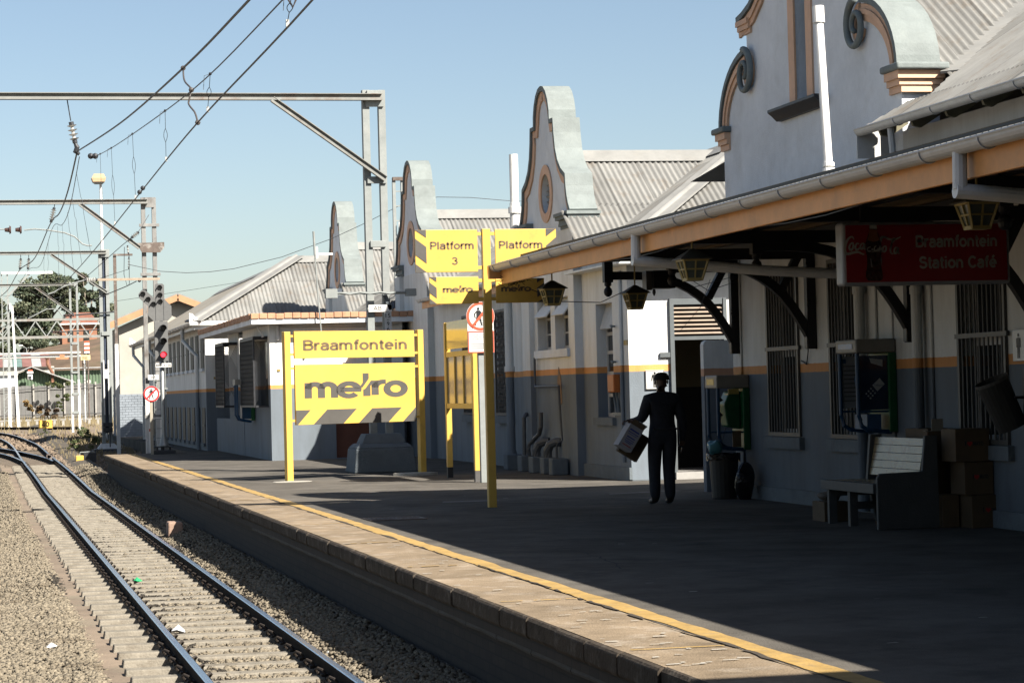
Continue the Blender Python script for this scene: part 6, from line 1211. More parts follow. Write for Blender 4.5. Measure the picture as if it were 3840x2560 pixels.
MB().tube([(.2, 71.6, 6.56), (1.05, 71.6, 6.55)], .02).tube([(1.6, 71.6, 6.52), (1.9, 71.6, 6.55), (2.3, 71.6, 6.51), (2.75, 71.6, 6.43), (3.04, 71.6, 6.31), (3.25, 71.6, 6.10), (3.40, 71.6, 6.05), (3.52, 71.6, 6.05)], .022, 7).build('registration_arm', GALV, m2)
for x in (1.17, 1.47): MB().cyl((x-.12, 71.6, 6.53), (x+.01, 71.6, 6.53), .05, .07, 12).cyl((x+.01, 71.6, 6.53), (x+.06, 71.6, 6.53), .125, .10, 14).build('insulator', BROWNP, m2)
MB().box(3.66, 5.45, 71.55, 71.60, 5.02, 5.09).build('lower_arm', mat('tan_arm', (.42, .33, .24), .6, .15, 6), m2); insulator(m2, (3.32, 71.58, 5.05), (3.62, 71.58, 5.055), 5, .085)
MB().tube([(3.30, 71.58, 5.05), (3.0, 71.58, 4.98), (2.65, 71.58, 4.86), (2.42, 71.58, 4.72), (2.24, 71.58, 4.66)], .02, 6).build('registration_arm', GALV, m2)
insulator(m2, (4.86, 71.7, 6.42), (4.68, 71.7, 6.28), 4, .07); MB().tube([(5.2, 71.9, 6.95), (4.86, 71.7, 6.42)], .01).tube([(4.68, 71.7, 6.28), (4.4, 71.7, 6.06)], .012).build('stay_wire', DARKST, m2)
insulator(m2, (4.55, 71.7, 6.02), (4.57, 71.7, 5.82), 3, .04); MB().tube([(4.45, 71.6, 6.0), (4.42, 71.6, 5.2), (4.50, 71.6, 4.88), (4.57, 71.6, 4.92), (4.58, 71.6, 5.8)], .009, 5).tube([(3.2, 71.8, 4.35), (4.5, 71.6, 4.86), (4.78, 71.6, 5.0)], .014, 5).sphere((4.86, 71.6, 5.02), .06, 7).build('jumper_wire', DARKST, m2)
m3 = mast('grey twin leg mast beyond the platform end standing on a dark concrete mound', 95.0, 4.965, 5.225, .13, -.16, 7.35, (-4, 7.25, 5.2, 7.24, .12), (3.1, 7.18, 5.18, 5.70, 0), 0, GALV, [(5.0, 5.32, 7.06, 7.36), (4.95, 5.27, 5.66, 5.84), (4.95, 5.27, 4.05, 4.2), (4.95, 5.27, 2.6, 2.75)])
MB().cyl((5.09, 95.05, .3), (5.09, 95.05, 7.1), .07, n=10).build('leg_gap_shade', mat('dark_blue_leg_shade', (.05, .065, .10), .5, .1, 6), m3)  # dark blue cylinder added for the shade between the mast legs
MB().taper(4.7, 5.55, 94.6, 95.5, -.30, 4.85, 5.35, 94.85, 95.25, -.10).build('foot', WHITEL, m3); MB().taper(4.3, 5.95, 94.2, 96, -.75, 4.6, 5.65, 94.5, 95.6, -.30).build('concrete_base', DARKST, m3)
MB().box(4.93, 5.30, 94.75, 94.85, .35, .50).box(4.93, 5.30, 94.75, 94.85, .55, .70).cyl((5.18, 94.7, -.3), (5.18, 94.7, .5), .02).build('control_box', DARKST, m3); MB().box(4.98, 5.03, 94.8, 94.84, 1.0, 3.1).box(5.16, 5.2, 94.8, 94.84, 1.0, 3.1).build('ladder_rail', WHITEL, m3); MB().box(5.02, 5.17, 94.78, 94.85, 2.4, 2.75).build('white_tag', SIGNW, m3)
for x in (1.97, 2.27): insulator(m3, (x, 94.85, 7.02), (x-.04, 94.85, 6.66), 5, .08); MB().cyl((x, 94.85, 7.2), (x, 94.85, 7.02), .012, n=6).build('hanger_rod', DARKST, m3)
MB().tube([(5.5, 94.8, 4.95), (3.95, 94.8, 4.85)], .03).build('lower_arm', DARKST, m3); insulator(m3, (3.55, 94.8, 4.84), (3.9, 94.8, 4.85), 3, .10, BROWNP); MB().tube([(3.5, 94.8, 4.8), (3.3, 94.8, 5.1), (2.9, 94.8, 5.1), (2.2, 94.8, 4.75)], .02).build('registration_arm', GALV, m3)
m4 = mast('far grey twin leg mast with white foot rising from the green bush', 120, 4.80, 5.125, .10, .05, 7.33, (-6, 7.21, 5.0, 7.21, .11), (3.14, 7.10, 4.95, 5.74, 0), 0, GALV, [(4.92, 5.12, 7.1, 7.32), (4.80, 5.12, 4.3, 4.42), (4.80, 5.12, 2.9, 3.0), (4.80, 5.12, 1.85, 1.97), (4.80, 5.12, .95, 1.07)], white=2.6)
MB().tube([(6.2, 119.8, 5.0), (4.3, 119.8, 4.92)], .03).build('lower_arm', DARKST, m4); insulator(m4, (3.9, 119.8, 4.92), (4.3, 119.8, 4.93), 3, .11, BROWNP)
m5 = thing('paired_white_mast', (2.4, 142.6, .1), 'pair of white footed steel legs leaning together at the far left', 'mast')
for k, (xb, xt, zt) in enumerate(((2.16, 2.2, 7.5), (2.64, 2.42, 7.1))):
    MB().beam((xb, 142.6, .1), (xb+(xt-xb)*.45, 142.6, 3.3), .17, .2, up=(0, 1, 0)).build('white_foot', WHITEL, m5); MB().beam((xb+(xt-xb)*.45, 142.6, 3.3), (xt, 142.6, zt), .13, .18, up=(0, 1, 0)).build('leg', GALV if k == 0 else WHITEL, m5)
    MB().taper(xb-.22, xb+.22, 142.4, 142.8, .05, xb-.09, xb+.09, 142.5, 142.7, .22).build('foot', WHITEL, m5)
MB().box(2.24, 2.36, 142.4, 142.5, 6.9, 7.25).build('tag', SIGNW, m5)
m6 = thing('lattice_mast', (2.1, 150, .1), 'thin distant lattice mast with one arm in front of the trees', 'mast')
mb = MB()
for x in (1.95, 2.3): mb.box(x-.03, x+.03, 150, 150.08, .1, 9.4)
for i in range(22): mb.beam((1.95, 150, .5+i*.4), (2.3, 150, .5+i*.4+(.4 if i % 2 else 0)), .03, .03)
mb.build('lattice', GALV, m6); MB().box(1.95, 5.0, 149.9, 150, 9.3, 9.45).build('arm', WHITEL, m6); MB().beam((3.6, 150, 9.3), (2.12, 150, 7.8), .08, .12).build('brace', GALV, m6)
m7 = thing('catenary_pole', (5.24, 90, -.5), 'slim rusty pole with a short top arm behind the signal', 'mast')
MB().box(5.18, 5.29, 90, 90.12, 3.6, 6.87).build('pole', RUSTY, m7); MB().box(5.17, 5.30, 89.99, 90.13, -.6, 3.6).build('white_pole_foot', WHITEL, m7); MB().box(5.18, 5.88, 89.95, 90.07, 6.82, 6.89).build('arm', RUSTY, m7); insulator(m7, (5.75, 90, 6.75), (5.74, 90, 6.35), 4, .05)
m8 = thing('lattice_mast', (10.93, 62, 3.5), 'thin lattice mast rising behind the second dutch gable', 'mast')
mb = MB()
for x in (10.78, 11.0): mb.box(x-.04, x+.04, 62, 62.1, 3.5, 7.1)
for i in range(9): mb.box(10.8, 11.0, 62.02, 62.06, 3.7+i*.38, 3.73+i*.38)
mb.build('lattice', GALV, m8); MB().box(10.74, 11.3, 61.95, 62.05, 7.03, 7.12).build('arm', RUSTY, m8); MB().box(10.86, 10.98, 61.9, 61.95, 5.7, 5.95).build('tag', SIGNW, m8)
pa = thing('hut_pole', (8.2, 58, 0), 'thin leaning aerial pole in front of the hut roof', 'pole')
MB().tube([(8.10, 58, 5.47), (8.12, 58, 4.9)], .028, 8).tube([(8.12, 58, 4.9), (8.17, 58, 3.92), (8.23, 58, 3.0)], .018, 8).build('pole', GALV, pa); MB().box(8.12, 8.55, 57.98, 58.02, 4.90, 4.95).box(8.14, 8.19, 57.97, 58.0, 4.82, 5.1).build('cross_arm', WHITEP, pa); MB().tube([(8.23, 58, 3.0), (8.23, 58.5, 2.95), (8.24, 58.59, 2.9)], .02, 6).build('wall_bracket', GALV, pa)
# ------------------------------------------------------------------ overhead wires
def wire(name, pts, r, m, label, cat='overhead wire'):
    mb = MB(); mb.tube(smooth_path(pts, 1.2), r, 6); return tag(mb.build(name, m, origin=pts[0]), label, cat)
feed = [(2.45, 3, 4.42), (2.42, 12, 4.62), (2.40, 20.6, 4.94), (2.40, 27.4, 5.25), (2.36, 38, 5.84), (2.10, 47.6, 6.36)]
wire('feeder_cable', feed, .0125, WIRE, 'thick dark cable sweeping down to the porcelain insulator of the nearest mast')
aux = [(2.45, 3, 4.36), (2.43, 12, 4.45), (2.40, 19, 4.6), (2.40, 24.9, 4.80), (2.38, 30.8, 5.11), (2.37, 40, 5.68), (2.42, 47.2, 6.22)]
wire('messenger_wire', aux, .0065, WIRE, 'middle thin wire between the thick cable and the contact wire')
cont = [(2.42, 3, 4.28), (2.41, 16.6, 4.33), (2.40, 25.9, 4.46), (2.42, 35, 4.50), (2.44, 47, 4.52), (2.42, 58, 4.55), (2.38, 72, 4.64), (2.30, 84, 4.78), (2.15, 95, 4.92), (1.8, 110, 5.08), (1.5, 120, 5.2)]
cw = wire('contact_wire', cont, .0085, WIRE, 'long straight contact wire running diagonally down to the track')
wire('feeder_cable', [(2.10, 47.6, 6.36), (2.2, 55, 6.22), (2.30, 63, 6.35), (2.36, 71.8, 6.72), (2.2, 84, 6.42), (1.93, 94.8, 6.62), (1.7, 108, 6.5), (1.5, 120, 6.7)], .016, WIRE, 'dark cable dropping steeply from the nearest insulator to the farther masts')
wire('messenger_wire', [(2.14, 47.6, 6.26), (2.28, 56, 5.95), (2.36, 63, 6.05), (2.42, 71.8, 6.6), (2.4, 84, 6.2), (2.24, 94.8, 6.6), (1.9, 108, 6.3), (1.6, 120, 6.7)], .008, WIREL, 'pale wire following the dark cable beyond the nearest mast')
wire('overhead_cable', [(4.07, 64, 5.07), (4.9, 64, 4.88), (5.57, 64, 4.83), (6.2, 64, 4.85), (6.81, 64, 4.92), (8.08, 64, 5.21), (9.42, 64, 5.68), (10.32, 64, 6.08), (11.39, 64, 6.60), (12.3, 64, 6.76), (13.2, 64, 6.74), (14.18, 64, 6.65), (15.6, 64, 6.58)], .009, WIRE, 'slack cable rising over the hall roof behind the dutch gables')
wire('overhead_cable', [(4.4, 71.6, 6.06), (3.6, 84, 5.5), (3.0, 95, 5.2), (2.3, 118, 5.6), (1.6, 140, 7.2)], .010, WIRE, 'thin stay cable crossing down to the far left')
wire('overhead_cable', [(5.74, 90, 6.33), (5.0, 90, 6.1), (4.2, 92, 5.9)], .009, WIRE, 'short wire hanging from the slim pole insulator')
wire('overhead_cable', [(5.4, 95, 5.35), (8, 92, 5.6), (11, 88, 5.9)], .007, WIRE, 'faint wire behind the signal heading to the hall roof')
wire('overhead_cable', [(2.35, 121, 7.5), (4.0, 135, 7.2), (5.5, 150, 7.9)], .010, WIRE, 'pale wire in front of the tree crowns')
def interp(P, y):
    for a, b in zip(P, P[1:]):
        if a[1] <= y <= b[1]: t = (y-a[1])/(b[1]-a[1]); return Vector([a[i]+(b[i]-a[i])*t for i in range(3)])
for i, y in enumerate((14.2, 18.4, 24.7, 30.2, 36.1, 41.5, 45.5)):
    a = interp(aux, y-.35); b = interp(cont, y); d = thing('dropper', tuple(b), 'thin looped wire hanger number between messenger and contact wire', 'dropper wire', 'wire droppers of the overhead line')
    mid = a.lerp(b, .35); mid2 = a.lerp(b, .62); mb = MB()
    mb.tube([a, mid], .0035, 5); lp = []
    ax = (mid2-mid); 
    for k in range(9): t = k/8; lp.append(mid+ax*t+Vector((.022*math.sin(math.pi*t), 0, 0)))
    lq = [mid+ax*(k/8)-Vector((.022*math.sin(math.pi*k/8), 0, 0)) for k in range(9)]
    mb.tube(lp, .0035, 5); mb.tube(lq, .0035, 5); mb.tube([mid2, b+Vector((0, 0, .03))], .0035, 5); mb.tube([a, a+Vector((-.06, 0, -.02)), a+Vector((-.07, 0, -.16))], .003, 5); mb.build('dropper_wire', WIREL, d)
    MB().sphere(tuple(a), .018, 7).build('upper_clip', DARKST, d); MB().box(b.x-.012, b.x+.012, b.y-.02, b.y+.02, b.z-.005, b.z+.05).build('lower_clip', PORC, d)
    d['label'] = ['wire dropper nearest the camera above the frame', 'wire dropper at the top of the picture with a leather like loop', 'wire dropper just right of the thick jumper cable', 'wire dropper left of the thick jumper cable above the mast arm', 'long wire dropper near the two splice knobs', 'wire dropper in front of the street lamp head', 'wire dropper beside the nearest porcelain insulator'][i]
for i, y in enumerate((50, 54, 58, 63, 67, 76, 80)):
    a = interp([(2.14, 47.6, 6.26), (2.28, 56, 5.95), (2.36, 63, 6.05), (2.42, 71.8, 6.6), (2.4, 84, 6.2)], y); b = interp(cont, y)
    MB().tube([a, a.lerp(b, .3), a.lerp(b, .34)+Vector((.02, 0, 0)), a.lerp(b, .5), b], .0045, 5).build('dropper_wire', WIREL, cw)
jm = MB(); A = interp(feed, 27.4); B = interp(aux, 26.4); Cc = interp(cont, 25.8)
jm.tube(smooth_path([A, A.lerp(B, .5)+Vector((-.03, 0, -.02)), B, B+Vector((-.035, 0, -.14)), Cc.lerp(B, .3)+Vector((-.01, 0, 0)), Cc], .06), .010, 7)
for p in (A, B, Cc): jm.sphere(tuple(p), .030, 8)
tag(jm.build('jumper_cable', mat('brown_jumper_cable', (.10, .085, .075), .5, .2, 9), origin=tuple(Cc)), 'thick curved jumper cable linking the three overhead wires', 'jumper cable')
sp_ = MB(); sp_.sphere(tuple(interp(cont, 35.2)+Vector((0, 0, .02))), .035, 8); sp_.sphere(tuple(interp(cont, 34.5)+Vector((0, 0, .02))), .035, 8); tag(sp_.build('splice_knobs', DARKST, origin=tuple(interp(cont, 35))), 'two dark splice knobs clamped on the contact wire', 'wire clamp')
tl = MB(); p = interp(aux, 18.05); q = interp(cont, 18.4); tl.tube([p, p+Vector((-.03, 0, -.08)), p+Vector((.0, 0, -.14)), p+Vector((.03, 0, -.07)), p], .008, 6); tag(tl.build('wire_loop', mat('brown_loop', (.07, .05, .04), .6, .2, 9), origin=tuple(p)), 'brown loop hanging from the middle wire at the top edge', 'wire clamp')
# ------------------------------------------------------------------ colour light signal
SIGB = mat('signal_board_grey', (.15, .15, .145), .7, .08, 4, .1, 50, spot=(.10, .10, .095), spotamt=.4); HOODB = mat('signal_hood_black', (.010, .010, .011), .5, .2, 9)
sgn = thing('railway_signal', (5.3, 69.6, 0), 'tall colour light signal with branched grey head and red lamp lit', 'signal')
bevel(MB().box(4.98, 5.62, 69.35, 69.95, -.01, .11).build('foot', DARKST, sgn), .02); MB().box(5.0, 5.56, 69.4, 69.9, .19, .215).cyl((5.12, 69.6, .1), (5.12, 69.6, .2), .03).cyl((5.48, 69.6, .1), (5.48, 69.6, .2), .03).cyl((5.26, 69.5, .1), (5.26, 69.5, .2), .05).build('base_plate', DARKST, sgn)
GALP = mat('galvanised_pole', (.38, .39, .37), .4, .15, 8, metal=.4, spot=(.26, .24, .20), spotamt=.5)
MB().lathe((5.31, 69.6, 0), [(.15, .215), (.13, .25), (.055, .55), (.052, .6), (.052, 4.0)], 16).build('pole', GALP, sgn, smooth=True)
ld_ = MB(); 
for x in (5.09, 5.42): ld_.cyl((x, 69.75, .22), (x-.02, 69.75, 2.9), .012, n=6)
for i in range(10): ld_.cyl((5.08, 69.75, .45+i*.27), (5.42, 69.75, .45+i*.27), .009, n=6)
ld_.build('ladder', GALV, sgn); MB().box(5.08, 5.46, 69.66, 69.70, 1.83, 1.86).box(5.08, 5.3, 69.66, 69.70, 1.75, 1.77).build('bracket', GALV, sgn)
ys_ = 69.48
bevel(MB().box(5.11, 5.485, ys_, ys_+.03, 2.62, 3.745).build('head_board', SIGB, sgn), .006)
MB().prism([(5.10, 3.755), (5.48, 3.755), (5.60, 3.87), (5.60, 4.18), (5.405, 4.38), (5.405, 4.77), (5.36, 4.815), (5.18, 4.815), (5.145, 4.78), (5.145, 4.39), (4.87, 4.64), (4.77, 4.645), (4.68, 4.52), (4.70, 4.42), (4.935, 4.20), (4.935, 3.92)], 'Y', ys_, ys_+.03).build('branch_board', SIGB, sgn)
MB().box(5.148, 5.158, ys_-.006, ys_-.001, 3.76, 4.38).box(5.375, 5.385, ys_-.006, ys_-.001, 3.76, 4.36).build('board_joint', DARKST, sgn)
def lamp(x, z, r, hood, lens, nm):
    L = MB().cyl((x, ys_-.02, z), (x, ys_-.002, z), r, n=18).build('lamp', HOODB, sgn); MB().cyl((x, ys_-.024, z), (x, ys_-.0205, z), r*.82, n=18).build('lens', lens, L)
    mb = MB(); mb.strip([(x+(r+.012)*math.cos(math.radians(t)), z+(r+.012)*math.sin(math.radians(t))) for t in range(-20, 201, 20)], [(x+r*math.cos(math.radians(t)), z+r*math.sin(math.radians(t))) for t in range(-20, 201, 20)], 'Y', ys_-hood*1.25, ys_); mb.build('hood', HOODB, L)
LENSD = mat('dark_lens', (.012, .012, .013), .15, .2, 9); REDL = emit_mat('red_signal_lens', (1.0, .02, .03), 3.0)
for x, z in ((5.275, 4.70), (5.28, 4.49), (5.285, 4.305), (4.80, 4.525), (4.945, 4.375), (5.09, 4.235)): lamp(x, z, .062, .07, LENSD, 'l')
for z, l in ((3.55, LENSD), (3.18, LENSD), (2.80, REDL)): lamp(5.335, z, .085, .27, l, 'm')
bevel(MB().box(5.11, 5.56, 69.44, 69.455, 2.45, 2.565).build('number_plate', SIGNW, sgn), .003); lettering(sgn, 'BRR 3156', 5.13, 5.545, 2.475, 2.54, 69.437, INK, bold=.012)
nt = thing('walking_ban_sign', (4.97, 69.3, 0), 'round red ringed no walking sign on a tan post left of the signal', 'sign')
MB().box(4.92, 5.0, 69.32, 69.40, -.02, 1.6).build('post', mat('tan_post', (.42, .38, .30), .7, .1, 6), nt); MB().cyl((4.97, 69.30, 1.705), (4.97, 69.315, 1.705), .225, n=32).build('disc', SIGNW, nt)
ci2 = lambda r, n=32: [(4.97+r*math.cos(2*math.pi*i/n), 1.705+r*math.sin(2*math.pi*i/n)) for i in range(n)]
MB().ring(ci2(.222), ci2(.18), 'Y', 69.294, 69.2995).build('red_ring', mat('bright_sign_red', (.60, .03, .03), .4, .06, 5), nt); walker(nt, 4.97, 1.56, .30, 69.297, INK); MB().prism([(4.83, 1.60), (4.86, 1.57), (5.11, 1.82), (5.08, 1.85)], 'Y', 69.288, 69.2935).build('red_bar', MAT['bright_sign_red'], nt)
wf = thing('white_gate_frame', (5.2, 71.5, 0), 'narrow white tubular frame with a red band behind the signal ladder', 'frame')
MB().box(5.04, 5.10, 71.45, 71.51, 0, 1.03).box(5.36, 5.41, 71.45, 71.51, 0, 1.03).box(5.10, 5.36, 71.45, 71.51, .97, 1.03).build('frame', WHITEP, wf); MB().box(5.035, 5.105, 71.445, 71.515, .62, .70).build('red_band', ORR, wf)
lpst = thing('street_lamp', (5.85, 110, -.3), 'very tall pale lamp post with an orange boxed head above the masts', 'street lamp')
MB().tube([(5.85, 110, -.3), (5.85, 110, 11.4)], [.09, .055], 10).build('pole', WHITEP, lpst); mb = MB(); mb.taper(5.50, 6.02, 109.6, 110.2, 11.28, 5.44, 6.07, 109.6, 110.2, 11.45); mb.taper(5.44, 6.07, 109.6, 110.2, 11.45, 5.55, 5.98, 109.7, 110.1, 11.64); mb.build('head', mat('tan_lamp_head', (.55, .36, .20), .6, .1, 5), lpst); MB().taper(5.6, 5.93, 109.7, 110.1, 11.2, 5.5, 6.02, 109.62, 110.18, 11.28).build('glass', GALV, lpst)
s40 = thing('speed_board', (3.57, 122.6, -.1), 'yellow speed board reading forty on a short post beyond the points', 'sign')
bevel(MB().box(3.235, 3.905, 122.6, 122.63, .26, .665).build('board', YELLOW, s40), .006); sign_text(s40, '40', 3.40, 3.74, .335, .25, 122.597, INK, wt=.15); MB().box(3.52, 3.62, 122.64, 122.7, -.15, .3).build('post', RUSTY, s40)
mk = thing('track_marker', (3.9, 105.5, -.31), 'small dark marker box on a thin stake left of the bush', 'marker'); MB().box(3.83, 3.98, 105.5, 105.6, -.18, .0).build('box', DARKST, mk); MB().cyl((3.9, 105.55, -.35), (3.9, 105.55, .32), .018).build('stake', RUSTY, mk)
pmch = thing('points_machine', (4.0, 84, -.6), 'small yellow points box with black motor beside the track near the platform end', 'points machine')
bevel(MB().box(3.42, 3.68, 83.6, 84.0, -.55, -.28).build('yellow_box', YELLOW, pmch), .02); MB().box(3.70, 4.1, 83.7, 84.1, -.56, -.2).build('motor', DARKST, pmch); MB().tube([(3.55, 83.8, -.28), (3.57, 83.8, -.18), (4.05, 83.8, -.16)], .02).build('handle', GALV, pmch)
rv = MB(); rv.box(2.56, 2.72, 86.4, 86.9, -.55, -.30); rv.cyl((2.60, 86.4, -.33), (2.60, 86.9, -.33), .08); tag(rv.build('rail_joint_block', RUSTY, origin=(2.6, 86.6, -.5)), 'rusty brown lump at the crossing of the two tracks', 'block')
# ------------------------------------------------------------------ far background
HILLM = mat('dry_brown_hill', (.17, .115, .075), .95, .35, .5, .5, 8, spot=(.10, .10, .05), spotamt=.6, spotscale=.3)
hm = MB(); hy = [192, 197, 203, 212, 224, 245, 300]; hz = [0, 1.2, 3.0, 5.2, 6.3, 6.6, 6.6]; hx = list(range(-60, 121, 6)); r = random.Random(3)
hm.v = [(x, y, z*(.62 if x < 4 else .62+(x-4)*.095 if x < 8 else 1)+(r.uniform(-.35, .35) if z > 0 else 0)+(1.6*math.exp(-((x-9)/5)**2) if y > 200 else 0)) for y, z in zip(hy, hz) for x in hx]; n = len(hx)
for j in range(len(hy)-1):
    for i in range(n-1): hm.f.append((j*n+i, j*n+i+1, (j+1)*n+i+1, (j+1)*n+i)); hm.mi.append(0)
tag(hm.build('hill', HILLM), kind='structure')
LEAF = [mat('gum_leaf_dark', (.060, .082, .045), .7, .3, 3), mat('gum_leaf_mid', (.105, .13, .075), .7, .3, 3), mat('gum_leaf_olive', (.15, .16, .095), .7, .3, 3)]
BARK = mat('pale_gum_bark', (.34, .29, .23), .9, .2, 4)
def tree(x, y, zb, clumps, n, size, label, seed, group='gum trees beyond the railway', cat='tree', name='gum_tree', leafm=None, trunk=True):
    """trunk and forking limbs; leaves spread through many separate clumps so that sky shows between"""
    r = np.random.default_rng(seed); T = thing(name, (x, y, zb), label, cat, group)
    C = []
    for (cx, cz, rx, rz, ry) in clumps:
        k = max(5, int(rx*rz*5))
        for _ in range(k):
            a = r.uniform(0, 6.283); b = math.acos(r.uniform(-.75, 1)); q = r.uniform(.25, 1.0)**.7
            C.append((cx+rx*q*math.sin(b)*math.cos(a), y+ry*q*math.sin(b)*math.sin(a), cz+rz*q*math.cos(b), r.uniform(.22, .5)*min(rx, rz)*.8))
    C = np.array(C); idx = r.integers(0, len(C), n); cc = C[idx]
    d = r.normal(size=(n, 3)); d /= np.linalg.norm(d, axis=1)[:, None]; rad = cc[:, 3]*r.uniform(.35, 1.05, n)**.6
    P = cc[:, :3]+d*rad[:, None]*np.array([1.15, 1.15, .8])
    u = r.normal(size=(n, 3)); u /= np.linalg.norm(u, axis=1)[:, None]; v = np.cross(u, r.normal(size=(n, 3))); v /= np.linalg.norm(v, axis=1)[:, None]
    s = (size*r.uniform(.6, 1.3, n))[:, None]
    co = np.stack([P-u*s, P+v*s*.55, P+u*s, P-v*s*.55], 1).reshape(-1, 3) - np.array([x, y, zb])
    me = bpy.data.meshes.new('crown'); me.vertices.add(4*n); me.vertices.foreach_set('co', co.ravel()); me.loops.add(4*n); me.loops.foreach_set('vertex_index', np.arange(4*n, dtype=np.int32)); me.polygons.add(n)
    me.polygons.foreach_set('loop_start', np.arange(0, 4*n, 4, dtype=np.int32)); me.polygons.foreach_set('loop_total', np.full(n, 4, dtype=np.int32))
    for m in (leafm or LEAF): me.materials.append(m)
    k = len(leafm or LEAF); me.polygons.foreach_set('material_index', ((idx*7+r.integers(0, 2, n)) % k).astype(np.int32)); me.update(calc_edges=True)
    o = bpy.data.objects.new('crown', me); COL.objects.link(o); o.parent = T; ORI[o] = Vector((x, y, zb))
    if trunk:
        mb = MB(); top = max(c[1] for c in clumps); zt = zb+(top-zb)*.45; mb.tube([(x, y, zb-.3), (x+.1, y, zb+(zt-zb)*.5), (x, y, zt)], [.30, .24, .16], 8)
        for c in C[::max(1, len(C)//14)]: mb.tube([(x, y, zt*.7+zb*.3), ((x+c[0])/2, (y+c[1])/2, (zt+c[2])/2-.3), tuple(c[:3])], [.13, .08, .03], 6)
        mb.build('trunk', BARK, T)
    return T
tree(6.4, 232, 6.3, [(6.0, 10.4, 2.3, 2.7, 2.4), (7.6, 11.9, 2.0, 1.7, 2.2), (8.9, 11.0, 1.8, 2.2, 2.2), (5.0, 9.2, 1.4, 2.0, 1.8), (8.8, 8.4, 1.6, 1.7, 1.8), (6.6, 8.0, 2.0, 1.7, 1.9)], 42000, .15, 'broad dark gum tree filling the gap left of the masts', 1)
tree(11.2, 236, 6.5, [(10.9, 12.3, 1.3, 1.9, 1.5), (11.9, 10.9, 1.4, 1.9, 1.6), (10.3, 10.2, 1.3, 1.9, 1.5), (12.6, 9.2, 1.0, 1.6, 1.3), (11.2, 8.2, 1.7, 1.5, 1.5)], 26000, .15, 'taller narrow gum tree right of the broad one', 2)
tree(2.2, 228, 6.2, [(2.1, 10.0, 1.4, 2.1, 1.5), (1.0, 9.0, 1.5, 2.0, 1.5), (3.0, 8.0, 1.1, 1.6, 1.3), (-.4, 10.2, 1.5, 2.0, 1.5)], 18000, .15, 'gum tree at the far left edge beside the thin lattice mast', 3)
tree(4.3, 222, 4.0, [(4.2, 6.6, 1.3, 1.7, 1), (5.6, 6.4, 1.2, 1.6, .9), (7.0, 6.7, 1.0, 1.3, .9), (3.0, 6.2, 1.1, 1.5, .8), (1.4, 6.0, 1.1, 1.5, .8)], 20000, .13, 'low dark bushy tree row below the broad gum tree', 4)
BUSHL = [mat('bush_leaf_light', (.16, .18, .07), .7, .25, 4), mat('bush_leaf_green', (.085, .12, .045), .7, .25, 4), mat('bush_leaf_olive', (.19, .175, .085), .7, .25, 4)]
tree(4.2, 93.5, -.45, [(4.22, .02, .46, .48, .45), (3.80, -.12, .28, .34, .35), (4.60, -.08, .26, .36, .35), (4.1, .28, .24, .22, .3)], 4200, .032, 'rounded grey green bush beside the far mast foot', 5, None, 'bush', 'bush', BUSHL, False)
tree(3.45, 121, -.15, [(3.42, .02, .2, .2, .2)], 500, .035, 'small weed clump under the yellow speed board', 6, None, 'weed', 'weed_clump', BUSHL, False)
IVY = [mat('ivy_leaf', (.06, .085, .03), .7, .3, 4), mat('ivy_leaf_light', (.15, .16, .06), .7, .3, 4)]
tree(6.2, 176.5, .2, [(6.2, 2.6, .95, .42, .35), (6.3, 1.9, .55, .6, .3), (5.5, 2.7, .5, .3, .3), (6.15, 1.1, .28, .5, .25)], 4200, .07, 'ivy bush spilling over the concrete panel fence', 7, None, 'bush', 'ivy_bush', IVY, False)
DRYL = [mat('dry_leaf_orange', (.30, .17, .05), .8, .3, 4), mat('dry_leaf_brown', (.14, .09, .05), .8, .3, 4), mat('dry_leaf_straw', (.24, .19, .10), .8, .3, 4)]
tree(4.1, 172, .15, [(3.75, 1.3, .5, .5, .3), (4.4, 1.0, .45, .5, .3)], 1500, .07, 'orange dry shrub in front of the fence left of the speed board', 8, None, 'shrub', 'dry_shrub', DRYL[:1]+DRYL[2:], False)
tree(5.2, 170, .15, [(5.2, .6, .7, .5, .3), (4.6, .8, .4, .6, .3)], 1500, .07, 'dark brown dry shrub at the fence foot above the speed board', 9, None, 'shrub', 'dry_shrub', DRYL[1:2], False)
gs = MB(); r = random.Random(12)
for i in range(2600):
    x = r.uniform(-3, 10); y = r.uniform(126, 176) if r.random() < .7 else r.uniform(86, 122); x = x if y > 125 else r.uniform(3.2, 6); z = zg(y); h = r.uniform(.12, .5)*(1.4 if y > 150 else .6); a = r.uniform(-.3, .3); gs.quad((x-.03, y, z), (x+.03, y, z), (x+a*h, y+r.uniform(-.1, .1), z+h))
tag(gs.build('dry_grass', DRYL[2]), kind='stuff')
# concrete panel fence
PAN = mat('grey_fence_panel', (.20, .195, .185), .9, .2, 1.5, .3, 20, spot=(.12, .115, .105), spotamt=.6, spotscale=1); FPOST = mat('pale_fence_post', (.42, .40, .36), .85, .1, 4)
fe = thing('concrete_fence', (5, 178, .1), 'grey concrete panel fence with pale posts in front of the green sheds', 'fence')
x = -8.0; r = random.Random(6)
while x < 12:
    w = r.uniform(1.0, 1.25); zt = 2.72+.02*x
    for q in range(4): MB().box(x+.06+q*(w-.1)/4, x+.05+(q+1)*(w-.1)/4, 178+r.uniform(0, .02), 178.08, .1, zt-r.uniform(.02, .12)).build('panel', PAN, fe)
    MB().box(x-.055, x+.055, 177.86, 178.0, .1, zt+.04).build('post', FPOST, fe); x += w
MB().tube([(-8, 177.8, 2.30), (3, 177.8, 2.45), (5.8, 177.8, 2.6), (12, 177.8, 2.75)], .025).tube([(-8, 177.8, .62), (12, 177.8, .66)], .025).build('rail', DARKST, fe)
lb = thing('low_barrier', (5, 150, .1), 'low white concrete barrier on short stubs in front of the dry shrubs', 'barrier')
